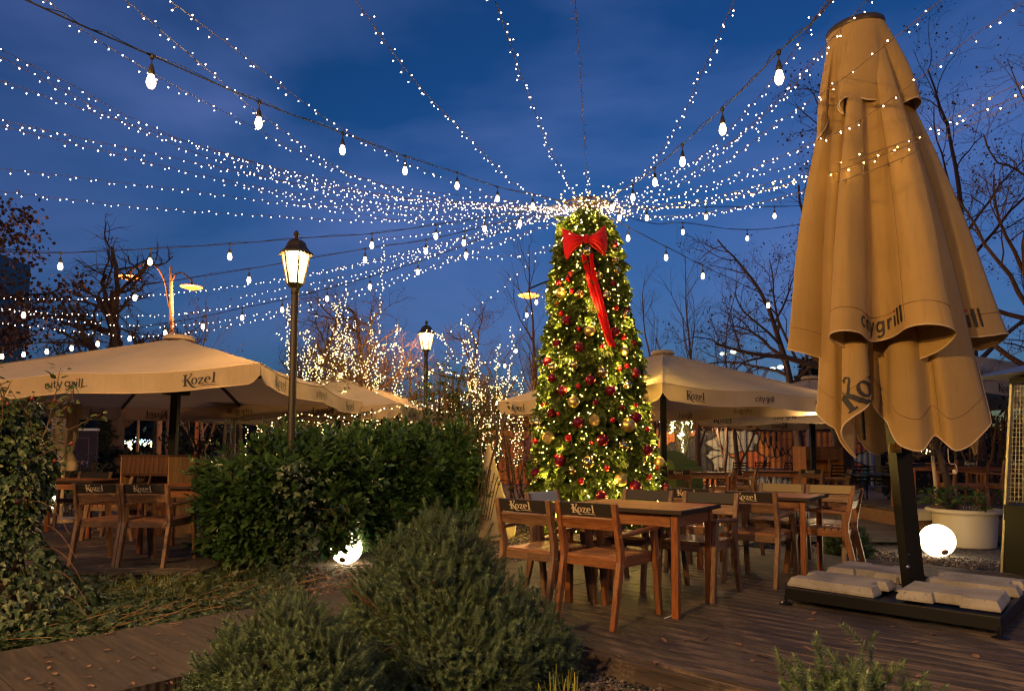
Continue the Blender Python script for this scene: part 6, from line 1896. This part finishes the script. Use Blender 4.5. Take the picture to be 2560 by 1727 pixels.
def heater(label, x, y, z0=-.02, h=2.25, yaw=0, W=.42):
    t = thing('patio_heater', label, 'patio heater', (x, y, z0), yaw, 'pyramid patio heaters')
    mb = MB(); mb.box((0, 0, .40), (W*.98, W*.98, .78), tap=.92); bevel(mb.build('lower_cabinet', M['black'], t), .01, 1)
    hw0, hw1 = W/2, W/2*.55
    for sx in (-1, 1):
        for sy in (-1, 1): mb = MB(); mb.bar((sx*hw0, sy*hw0, 0), (sx*hw1, sy*hw1, h-.12), .028, .028, (0, 1, 0)); mb.build('corner_post', M['steel'], t)
    mb = MB()
    for k in range(26):
        z = .82+(h-.98)*k/25; q = hw0+(hw1-hw0)*z/(h-.12)
        for s in (-1, 1): mb.bar((-q, s*q, z), (q, s*q, z), .003, .003); mb.bar((s*q, -q, z), (s*q, q, z), .003, .003)
    for k in range(1, 8):
        f = k/8*2-1; z0_, z1_ = .82, h-.13; q0, q1 = hw0+(hw1-hw0)*z0_/(h-.12), hw0+(hw1-hw0)*z1_/(h-.12)
        for s in (-1, 1): mb.bar((f*q0, s*q0, z0_), (f*q1, s*q1, z1_), .003, .003, (0, 1, 0)); mb.bar((s*q0, f*q0, z0_), (s*q1, f*q1, z1_), .003, .003, (0, 1, 0))
    mb.build('wire_guard', M['steel'], t)
    mb = MB(); mb.lathe([(.05, .8), (.045, h-.15)], 16); mb.build('glass_tube', mat('glass_tube', (.8, .75, .65), .1, 0, None, Transmission_Weight=.6), t)
    mb = MB(); mb.box((0, 0, h-.10), (W*.62, W*.62, .06)); mb.build('burner_head', M['black'], t)
    mb = MB(); mb.box((0, 0, h), (W*1.75, W*1.75, .11), tap=.12); mb.build('hood', M['steel'], t)
    return t
heater('steel patio heater cut by the right edge of the picture', P(2562, 1420, 6.45).x+.30, 6.62, -.125, 2.1, .12, .46)
heater('pyramid patio heater under the left parasol, behind the hedge', bx(583, 12.4), 12.4, 0, 2.08, .3, .40)

fw = thing('fleece_wrapped_plant', 'plant wrapped in a pale white fleece cone between the hedge and the Christmas tree', 'wrapped plant', P(1232, 1285, 10.2)); fw.location.z = -.12
mb = MB(); mb.sm = True; rows = []
for j in range(15):
    z = j/14*1.38; t = j/14; rd = .30*(1-t)**.75+.06*math.sin(PI*min(1, t*2.2)) if t < .97 else .02
    rows.append([Vector(((rd*(1+.09*math.sin(a*5+z*4)+.05*math.sin(a*11)))*math.cos(a)-.05*z, rd*math.sin(a), z)) for a in [k*PI/18 for k in range(37)]])
mb.grid(rows); mb.build('fleece', M['fleece'], fw)
wb = MB(); wb.path(bez([P(1196, 1330, 9.4), P(1222, 1180, 9.4), P(1242, 1100, 9.4), P(1246, 1040, 9.4)], 6), [.016]*19, 6); wb.path(bez([P(1242, 1110, 9.4), P(1256, 1060, 9.4), P(1262, 1030, 9.4)], 6), [.010]*13, 5)
for k in range(7): wb.path(bez([P(1190+k*6, 1300, 9.3), P(1196+k*8, 1220, 9.3), P(1200+k*9, 1150+k*8, 9.3)], 4), [.006]*9, 4)
tag(wb.build('bare_shrub', M['bark']), 'leaning bare brown stems in front of the fleece-wrapped plant', 'shrub')
# bamboo-like tall leafy climber in front of the lit trees
def leafy_screen(label, px0, px1, py0, py1, Y, n_, s0, s1, m, seed, name='tall_shrub', cat='shrub', z0=-.1, sub=4, stems=6):
    r_ = np.random.default_rng(seed); base = Vector((bx((px0+px1)/2, Y), Y, z0)); root = thing(name, label, cat, base); pos = []; dirs = []; st = MB()
    sts = []
    for k in range(stems):
        x = px0+(px1-px0)*(k+.5+r_.normal(0, .3))/stems; a = P((x+(px0+px1)/2)/2, 1200, Y); a.z = z0; b = P(x+r_.normal(0, 12), py0+(py1-py0)*abs(r_.normal(0, .25)), Y+r_.normal(0, .2)); c = bez([a-base, a.lerp(b, .5)-base+Vector((r_.normal(0, .1), 0, 0)), b-base], 6); sts.append(c); st.path(c, [.016]*len(c), 5, False)
    for _ in range(n_):
        c = sts[r_.integers(0, len(sts))]; q = c[r_.integers(3, len(c))]+Vector(tuple(r_.normal(0, 1, 3)*(.20, .15, .16)))
        e = Vector((r_.normal(0, .7), r_.normal(-.2, .6), r_.normal(-.6, .4))); pos.append(tuple(q)); dirs.append(tuple(e))
    ivy_leaves('leaves', pos, dirs, s0, s1, m, seed, root, (LEAF_V, LEAF_F)); stuff('stems', st.mesh('stems', M['bark_warm']), root)
leafy_screen('tall loose leafy shrub round the second lantern post, left', 1040, 1150, 900, 1090, 12.2, 950, .07, .13, M['rose'], 21, stems=9)
leafy_screen('tall loose leafy shrub between the second lantern post and the Christmas tree', 1130, 1235, 960, 1090, 12.6, 800, .07, .13, M['rose'], 22, stems=8)
leafy_screen('low red-brown shrub in front of the painted fence left of the Christmas tree', 1250, 1350, 1080, 1180, 17, 700, .04, .09, M['autumn'], 23, stems=14)
leafy_screen('dim leafy shrub behind the far left table under the left parasol', 90, 260, 1150, 1200, 12.5, 900, .05, .10, M['rose'], 24, stems=16)
leafy_screen('twiggy shrub behind the slatted cabinet under the left parasol', 400, 520, 1075, 1140, 13.5, 800, .05, .10, M['rose'], 25, stems=14)
leafy_screen('tangled dark shrub at the right behind the white planter', 2400, 2570, 1000, 1150, 12.3, 700, .05, .10, M['bark'], 26, stems=22)

# collapsed white parasol at left
cp = thing('collapsed_parasol', 'collapsed white parasol tied at the waist, with black drawings, at far left', 'parasol', (bx(163, 11), 11.0, 0))
mb = MB(); mb.sm = True; rows = []
prof = [(1008, 30), (1060, 26), (1090, 27), (1120, 21), (1130, 17), (1145, 24), (1162, 30), (1176, 27)]
for j, (yy_, w_) in enumerate(prof):
    z = P(163, yy_, 11).z; r_ = w_/F_PX*11
    rows.append([Vector((r_*(1+.16*math.sin(a*6+j*.35))*math.cos(a)+(.0), r_*(1+.16*math.sin(a*6+j*.35))*math.sin(a), z)) for a in [k*PI/24 for k in range(49)]])
mb.grid(rows); mb.build('canopy', fabric('white_parasol_cloth', (.62, .5, .36), (.5, .4, .28), .1), cp)
mb = MB(); mb.path([(0, 0, 0), (0, 0, 2.7)], .025, 8); mb.build('pole', M['hem'], cp)
mb = MB(); mb.lathe([(.25, 0), (.25, .05), (.05, .08)], 20); mb.build('base', M['hem'], cp)
mb = MB()
for k in range(9):
    for sx in (-.06, .07):
        z = P(163, 1050+k*7, 11).z; mb.path([Vector((sx-.035+.012*math.sin(k*2), -.20, z)), Vector((sx, -.215, z+.03*math.cos(k))), Vector((sx+.03, -.20, z-.01))], .006, 4)
mb.build('drawing', M['print_black'], cp)

# dark billboard with lettering
bb = thing('billboard', 'dark purple billboard with thin frame and pale lettering behind the collapsed parasol', 'billboard', (bx(155, 15), 15, -.1))
ob = bb.location.copy(); w0, w1 = P(62, 1075, 15)-ob, P(240, 1190, 15)-ob
mb = MB(); mb.box(((w0.x+w1.x)/2, 0, (w0.z+w1.z)/2), (w1.x-w0.x, .08, w0.z-w1.z)); bevel(mb.build('panel', mat('dark_purple_panel', (.018, .01, .022), .5), bb), .01, 1)
mb = MB(); q = .16
for a_, b_ in (((w0.x+q, w0.z-q), (w1.x-q, w0.z-q)), ((w1.x-q, w0.z-q), (w1.x-q, w1.z+q)), ((w0.x+q, w0.z-q), (w0.x+q, w1.z+q))): mb.bar((a_[0], -.045, a_[1]), (b_[0], -.045, b_[1]), .012, .012, (0, 1, 0))
mb.build('frame_line', mat('dull_violet', (.14, .07, .13), .5), bb)
mb = MB(); mb.box(((w0.x+w1.x)/2, 0, w0.z+.02), (w1.x-w0.x, .12, .05)); mb.build('light_rail', mat('pale_rail', (.5, .5, .55), .4), bb)
for s in (-1, 1): mb = MB(); mb.box(((w0.x+w1.x)/2+s*.6, .02, w1.z/2), (.08, .08, w1.z)); mb.build('post', M['black'], bb)
M['violet'] = mat('pale_violet_print', (.45, .28, .42), .5)
def text_part(txt, loc, size, m, parent, shear=.3, sx=1.0):
    cu = bpy.data.curves.new('lettering', 'FONT'); cu.body = txt; cu.size = size; cu.shear = shear; cu.offset = size*.012
    tmp = bpy.data.objects.new('tmp', cu); COL.objects.link(tmp); bpy.context.view_layer.update()
    me = bpy.data.meshes.new_from_object(tmp); bpy.data.objects.remove(tmp)
    me.materials.clear(); me.materials.append(m); o = link('lettering', me, parent); o.location = loc; o.rotation_euler = (PI/2, 0, 0); o.scale = (sx, 1, 1); return o
a_ = P(104, 1142, 15)-ob; text_part('A NEW', (a_.x, -.05, a_.z), .115, M['violet'], bb)
a_ = P(172, 1160, 15)-ob; text_part('IS BORN', (a_.x, -.05, a_.z), .115, M['violet'], bb)

# slatted wooden cabinets (stations)
def cabinet(label, x, y, w, d, h, yaw, m, z0=0.0, open_h=.45, name='service_cabinet', side=None):
    t = thing(name, label, 'cabinet', (x, y, z0), yaw)
    n_ = max(3, int(w/.07)); pm_ = MB(); pm_.box((0, 0, 0), (w/n_-.006, .018, h)); me = pm_.mesh('front_slat', m)
    def comp(nm, c, s_, mm=m): mb = MB(); mb.box(c, s_); return bevel(mb.build(nm, mm, t), .004, 1)
    hh = h*open_h; bmsh = MB(); bmsh.box((0, 0, 0), (w/n_-.006, .018, hh)); me2 = bmsh.mesh('front_slat', m)
    up = MB(); up.box((0, 0, 0), (w/n_-.006, .018, h*.22)); me3 = up.mesh('front_slat', m)
    for i in range(n_):
        o = link('front_slat', me2, t); o.location = (-w/2+(i+.5)*w/n_, -d/2+.009, hh/2)
        o = link('front_slat', me3, t); o.location = (-w/2+(i+.5)*w/n_, -d/2+.009, h-h*.11)
    k = max(2, int(d/.08)); sm_ = MB(); sm_.box((0, 0, 0), (.018, d/k-.006, h)); me4 = sm_.mesh('side_slat', side or m)
    for s in (-1, 1):
        for i in range(k): o = link('side_slat', me4, t); o.location = (s*(w/2+.012), -d/2+(i+.5)*d/k, h/2)
    comp('top', (0, 0, h+.012), (w+.06, d+.03, .022)); comp('shelf', (0, -.01, h*.78-.015), (w-.01, d-.02, .02)); comp('shelf', (0, -.01, hh+.012), (w-.01, d-.02, .02)); comp('back', (0, d/2-.012, h/2), (w-.012, .02, h-.01)); comp('base', (0, 0, .03), (w-.02, d-.04, .06), M['black'])
    return t
cabinet('dark slatted wooden cabinet with open shelf under the left parasol', bx(380, 9.3), 9.5, .74, .5, 1.06, R(-14), M['darkwood'], side=M['palewood'])
M['orangewood'] = wood('orange_counter_wood', (.3, .12, .03), (.5, .22, .06), (.6, .3, .10), .5, (3, 3, 20))
cabinet('orange wooden counter with open shelf in front of the painted fence at right', bx(2052, 17), 17.2, .95, .6, 1.30, R(8), M['orangewood'])
# green dresser
gd = thing('green_dresser', 'green painted dresser with drawers and curved back boards right of the Christmas tree', 'dresser', (bx(1706, 16.5), 16.5, -.02), R(4))
M['green'] = mat('green_paint', (.07, .13, .035), .5)
W_ = .62; mb = MB(); mb.box((.1, 0, .42), (W_, .5, .84)); bevel(mb.build('body', M['green'], gd), .006, 1)
for (cx2, cz, w2) in ((.1, .74, .56), (-.04, .60, .27), (.24, .60, .27), (-.04, .42, .27), (.24, .42, .27), (.1, .22, .56)):
    mb = MB(); mb.box((cx2, -.258, cz), (w2, .02, .12)); dw = bevel(mb.build('drawer', M['green'], gd), .005, 1); m2 = MB(); m2.box((cx2, -.274, cz), (.08, .014, .012)); m2.build('handle', M['darkwood'], dw)
mb = MB(); mb.prism([(-.55, .0), (.42, .0), (.42, .10), (.32, .16), (.2, .18), (.06, .32), (-.1, .38), (-.40, .40), (-.46, .30), (-.55, .28)], 0, .03, Matrix.Translation((0, .2, .84)) @ Matrix.Rotation(PI/2, 4, 'X')); mb.build('back_board', M['green'], gd)
mb = MB(); mb.prism([(-.55, .0), (-.24, 0), (-.24, .84), (-.3, .98), (-.42, 1.02), (-.5, 1.15), (-.55, 1.2)], 0, .03, Matrix.Translation((0, -.1, 0)) @ Matrix.Rotation(PI/2, 4, 'X')); mb.build('side_board', mat('lime_paint', (.20, .26, .03), .5), gd)

# painted corrugated fence
def mural_mat():
    m = mat('painted_fence', (.5, .45, .35), .7); n, l, b = nodes(m)
    v = coords(m, (.40, 1, .75)); nz = n.new('ShaderNodeTexNoise'); nz.inputs['Scale'].default_value = 1.1; nz.inputs['Detail'].default_value = 1.5; l.new(v, nz.inputs['Vector'])
    mx = n.new('ShaderNodeVectorMath'); mx.operation = 'MULTIPLY_ADD'; mx.inputs[1].default_value = (1.3, 1.3, 1.3); l.new(nz.outputs['Color'], mx.inputs[0]); l.new(v, mx.inputs[2])
    vo = n.new('ShaderNodeTexVoronoi'); vo.inputs['Scale'].default_value = 1.25; l.new(mx.outputs[0], vo.inputs['Vector'])
    ve = n.new('ShaderNodeTexVoronoi'); ve.feature = 'DISTANCE_TO_EDGE'; ve.inputs['Scale'].default_value = 1.25; l.new(mx.outputs[0], ve.inputs['Vector'])
    g = n.new('ShaderNodeSeparateColor'); l.new(vo.outputs['Color'], g.inputs['Color'])
    r_ = n.new('ShaderNodeValToRGB'); r_.color_ramp.interpolation = 'CONSTANT'; e = r_.color_ramp.elements
    cols = [(0, (.48, .12, .035)), (.22, (.40, .37, .32)), (.36, (.52, .17, .04)), (.56, (.05, .18, .20)), (.63, (.36, .33, .28)), (.76, (.035, .03, .035)), (.80, (.42, .16, .05)), (.92, (.16, .05, .10))]
    while len(e) < len(cols): e.new(.5)
    for i, (p_, c_) in enumerate(cols): e[i].position = p_; e[i].color = (*c_, 1)
    l.new(g.outputs['Red'], r_.inputs['Fac'])
    edge = ramp(m, ve.outputs['Distance'], [(.016, (.02, .02, .02)), (.03, (1, 1, 1))])
    w = n.new('ShaderNodeTexWave'); w.wave_type = 'RINGS'; w.inputs['Scale'].default_value = 1.4; w.inputs['Distortion'].default_value = 5; w.inputs['Detail'].default_value = 1; l.new(v, w.inputs['Vector'])
    lines = ramp(m, w.outputs['Fac'], [(.03, (.05, .05, .05)), (.09, (1, 1, 1))])
    c = mixc(m, 1.0, r_.outputs['Color'], edge, 'MULTIPLY'); c = mixc(m, .3, c, lines, 'MULTIPLY')
    f = ntex(m, coords(m, (1, 1, 1)), 9, 4); c = mixc(m, .5, c, ramp(m, f, [(.3, (.5, .48, .45)), (.7, (1, 1, 1))]), 'MULTIPLY')
    l.new(c, b.inputs['Base Color']); return m
M['mural'] = mural_mat(); M['fencepost'] = mat('fence_post_metal', (.35, .33, .36), .5, .4)
fx0, fx1, fy, fz = -3.2, 16.5, 26.5, 2.12
fe = thing('painted_fence', 'corrugated metal fence painted with orange, teal and black graffiti behind the tables', 'fence', (fx0, fy, -.13))
span = 2.45; k = 0; x = 0
mb = MB(); stp = .055; n_ = int(span/stp)
mb.grid([[(i*stp, (.0 if i % 4 in (0, 1) else .035), z) for i in range(n_+1)] for z in (0.05, .8, 1.5, fz)]); pme = None
while x < fx1-fx0:
    m2 = MB(); m2.grid([[(i*stp, (.0 if i % 4 in (0, 1) else .035), z) for i in range(n_+1)] for z in (0.05, .8, 1.5, fz)])
    # mesh shifted so that the paint runs on from panel to panel
    me = m2.mesh('corrugated_panel', M['mural'])
    o = link('corrugated_panel', me, fe); o.location = (x, 0, .012*math.sin(k*2))
    for vtx in me.vertices: vtx.co.x += x
    o.location.x = 0
    mp = MB(); mp.box((x-.03, -.03, fz/2+.05), (.07, .07, fz+.12)); mp.build('fence_post', M['fencepost'], fe)
    x += span; k += 1
mb = MB(); mb.box(((fx1-fx0)/2, .01, fz+.05), (fx1-fx0, .08, .04)); mb.build('top_rail', M['black'], fe)

# black slatted iron chairs and little tables before the fence
def iron_chair(label, x, y, yaw, group='black iron garden chairs near the painted fence', z=0.0):
    t = thing('iron_chair', label, 'chair', (x, y, z), yaw, group)
    for s in (-1, 1):
        mb = MB(); mb.path([(s*.2, .2, 0), (s*.2, -.12, .45), (s*.2, -.24, .92)], .012, 5); mb.build('rear_leg', M['black'], t)
        mb = MB(); mb.path([(s*.2, -.24, 0), (s*.2, .2, .45)], .012, 5); mb.build('front_leg', M['black'], t)
    for k in range(5): mb = MB(); mb.bar((-.2, -.15-.022*k, .58+.075*k), (.2, -.15-.022*k, .58+.075*k), .008, .035); mb.build('back_slat', M['black'], t)
    for k in range(6): mb = MB(); mb.box((0, -.14+.065*k, .455), (.4, .05, .01)); mb.build('seat_slat', M['black'], t)
    return t
for i, (px, Y, yaw, lab) in enumerate([(1840, 19.0, .15, 'black iron chair in front of the orange paint on the fence, leftmost'), (1898, 19.5, .0, 'black iron chair second from the left before the painted fence'),
    (2092, 15.8, -.1, 'black iron chair left of the folded parasol hem, before the orange counter'), (1968, 19.5, .1, 'black iron chair behind the long dark table, right of the second one'), (2130, 14.5, .3, 'black iron chair in the dark corner beneath the folded parasol'), (2190, 14.8, -.4, 'black iron chair between the folded parasol mast and the dark corner')]):
    iron_chair(lab, bx(px, Y), Y, yaw)
def iron_table(label, x, y, r_=.35):
    t = thing('iron_table', label, 'table', (x, y, 0), 0, 'small black iron tables near the painted fence')
    mb = MB(); mb.lathe([(r_, .71), (r_, .735), (.001, .736)], 24); mb.build('top', M['black'], t)
    for k in range(3):
        a = k*2.094; mb = MB(); mb.path(bez([Vector((math.cos(a)*.28, math.sin(a)*.28, 0)), Vector((math.cos(a)*.05, math.sin(a)*.05, .25)), Vector((math.cos(a)*.04, math.sin(a)*.04, .5)), Vector((math.cos(a)*.22, math.sin(a)*.22, .71))], 6), .013, 5); mb.build('leg', M['black'], t)
iron_table('round black iron table beneath the hem of the folded parasol', bx(2150, 14.0), 14.0); iron_table('black iron table before the painted fence, left of the orange counter', bx(1925, 18.6), 18.6, .4)
iron_table('black iron table in the dark corner right of the folded parasol mast', bx(2225, 14.2), 14.2)

# ------------------------------------------------------------------ far background
def conifer(label, x, y, h, r_, seed, z0=-.1):
    rr = np.random.default_rng(seed); root = thing('conifer', label, 'tree', (x, y, z0)); n_ = 2600
    z = h*(rr.random(n_)**1.2)*.95+h*.04; a = rr.uniform(0, 2*PI, n_); q = r_*(1-z/h)*(.55+.45*np.sqrt(rr.random(n_)))*(1+.3*np.sin(z*9/h*3))
    pos = np.column_stack([np.cos(a)*q, np.sin(a)*q, z]); dirs = np.column_stack([np.cos(a), np.sin(a), rr.normal(-.35, .3, n_)])
    stuff('crown', scatter_mesh('crown', sv, sf, pos, rot_from_dir(dirs, rr.normal(0, .4, n_)), rr.uniform(.05, .10, n_)*h, M['conifer']), root)
    mb = MB(); mb.path([(0, 0, 0), (0, 0, h*.95)], [h*.03, .02], 8); mb.build('trunk', M['bark'], root)
conifer('dark conifer silhouette between the right parasol and the folded parasol', bx(2028, 40), 40, 6.9, 2.3, 1)
conifer('small dark conifer left of the larger silhouette behind the right parasol', bx(1925, 48), 48, 6.1, 1.6, 2)
conifer('dim conifer under the left parasol beside the billboard', bx(268, 19), 19, 2.3, .8, 3)
conifer('dim conifer against the dusk sky under the left parasol, left of the patio heater', bx(505, 38), 38, 4.2, 2.2, 4)
conifer('dim conifer behind the mast of the left parasol', bx(455, 40), 40, 3.9, 2.6, 5)
conifer('dark conifer behind the left end of the painted fence', bx(1130, 44), 44, 4.9, 3.0, 6)
# low hedges by the road and a far wood
def low_hedge(label, px0, px1, Y, h, m, seed, n_=1500):
    rr = np.random.default_rng(seed); x0, x1 = bx(px0, Y), bx(px1, Y); root = thing('low_hedge', label, 'hedge', ((x0+x1)/2, Y, -.1))
    pos = np.column_stack([rr.uniform(x0, x1, n_)-(x0+x1)/2, rr.normal(0, .25, n_), rr.random(n_)**.6*h*(1+.15*np.sin(np.arange(n_)))]); dirs = rr.normal(0, 1, (n_, 3))
    stuff('leaves', scatter_mesh('leaves', LEAF_V, LEAF_F, pos, rot_from_dir(dirs, rr.uniform(0, 6, n_)), rr.uniform(.1, .22, n_), m), root)
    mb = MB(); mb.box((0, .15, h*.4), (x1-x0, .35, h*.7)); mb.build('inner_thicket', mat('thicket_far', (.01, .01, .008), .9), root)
low_hedge('low clipped hedge with a pink tint by the road under the left parasol', 225, 420, 30, .95, M['rose'], 1)
low_hedge('low clipped hedge by the road right of the left parasol mast', 430, 700, 33, .95, M['ivy'], 2)
low_hedge('brown shrub belt above the painted fence right of the Christmas tree', 1600, 2120, 33, 3.0, M['autumn'], 3, 5000)
low_hedge('brown shrub belt above the painted fence left of the Christmas tree', 1180, 1420, 32, 3.3, M['autumn'], 4, 3600)
low_hedge('dark shrub belt at the far right behind the planter', 2200, 2700, 20, 2.2, M['bark'], 5, 2600)
def far_wood():
    rr = np.random.default_rng(90); n_ = 9000; x = rr.uniform(-110, 110, n_); hh = 4.5+2.5*np.sin(x*.09)+1.8*np.sin(x*.31+1)+1.0*np.sin(x*.83)
    pos = np.column_stack([x, 95+rr.normal(0, 2.5, n_), rr.random(n_)**.7*hh]); dirs = rr.normal(0, 1, (n_, 3))
    o = link('far_wood', scatter_mesh('far_wood', LEAF_V, LEAF_F, pos, rot_from_dir(dirs, rr.uniform(0, 6, n_)), rr.uniform(1.0, 2.0, n_), M['conifer'])); o['kind'] = 'stuff'
far_wood()
# glass tower at the far left edge
tw = thing('office_tower', 'tall glass office tower with lit floors at the far left edge', 'building', (bx(-60, 60), 60, -.1))
mb = MB(); mb.box((0, 0, 9.2), (3.9+.0, 6, 18.4)); mb.build('body', mat('tower_glass', (.05, .09, .11), .15, .2), tw)
wm = MB(); wm.box((0, 0, 0), (1.1, .08, .75)); wme = wm.mesh('window', emis('office_window_glow', (.45, .85, .8), .35)); wme2 = wm.mesh('window', mat('dark_window', (.02, .04, .05), .1))
for i in range(3):
    for j in range(17):
        lit = (i*7+j*3) % 4 != 0
        o = link('window', wme if lit else wme2, tw); o.location = (-1.25+i*1.28, -3.03, .9+j*1.05)
# street posts and distant lights under the left parasol
for i, (px, y0, Y, m_, w_, lab) in enumerate([(400, 1035, 27, 'bark_pale', .11, 'pale pink street post just left of the left parasol mast'), (388, 1040, 28, 'black', .10, 'dark street post behind the pale pink one'), (493, 1045, 32, 'orangewood', .10, 'orange-lit street post right of the left parasol mast'),
    (345, 1078, 45, 'orangewood', .10, 'thin orange post in the distance, leftmost'), (531, 1076, 45, 'orangewood', .10, 'thin orange post in the distance, right of the yellow lights'), (456, 1046, 48, 'fencepost', .12, 'thin grey post in the distance behind the mast'), (653, 1072, 45, 'orangewood', .08, 'thin red-lit post in the distance behind the hedge')]):
    p = P(px, y0, Y); t = thing('street_post', lab, 'post', (p.x, p.y, -.1)); mb = MB(); mb.path([(0, 0, 0), (0, 0, p.z+.1+1.2)], [w_, w_*.8], 8); mb.build('pole', M[m_], t); mb = MB(); mb.lathe([(w_*1.6, 0), (w_*1.6, .3)], 8); mb.build('foot', M[m_], t)
rr = random.Random(2); pts1 = []; pts2 = []
for _ in range(55): pts1.append(P(rr.gauss(500, 18), rr.gauss(1105, 9), 46))
for _ in range(30): pts1.append(P(rr.gauss(390, 10), rr.gauss(1112, 5), 46))
for _ in range(8): pts1.append(P(rr.gauss(325, 5), rr.gauss(1108, 6), 46))
for _ in range(150): pts2.append(P(rr.uniform(305, 560), rr.gauss(1103, 5), 47))
t = thing('distant_lights', 'cluster of yellow and blue-white festive lights far across the road at left', 'fairy lights', (bx(430, 46), 46, -.1)); ol = t.location.copy()
lights_mesh('yellow_bulbs', [p-ol for p in pts1], .10, M['e_city'], t, 1); lights_mesh('blue_bulbs', [p-ol for p in pts2], .045, M['e_cityw'], t, 2)
mb = MB(); mb.path([P(300, 1106, 47)-ol, P(560, 1100, 47)-ol], .02, 4)
for px_ in (330, 400, 470, 540): mb.path([P(px_, 1104, 47)-ol, Vector(((P(px_, 1104, 47)-ol).x, (P(px_, 1104, 47)-ol).y, 0))], .04, 5)
mb.build('railing', M['black'], t)
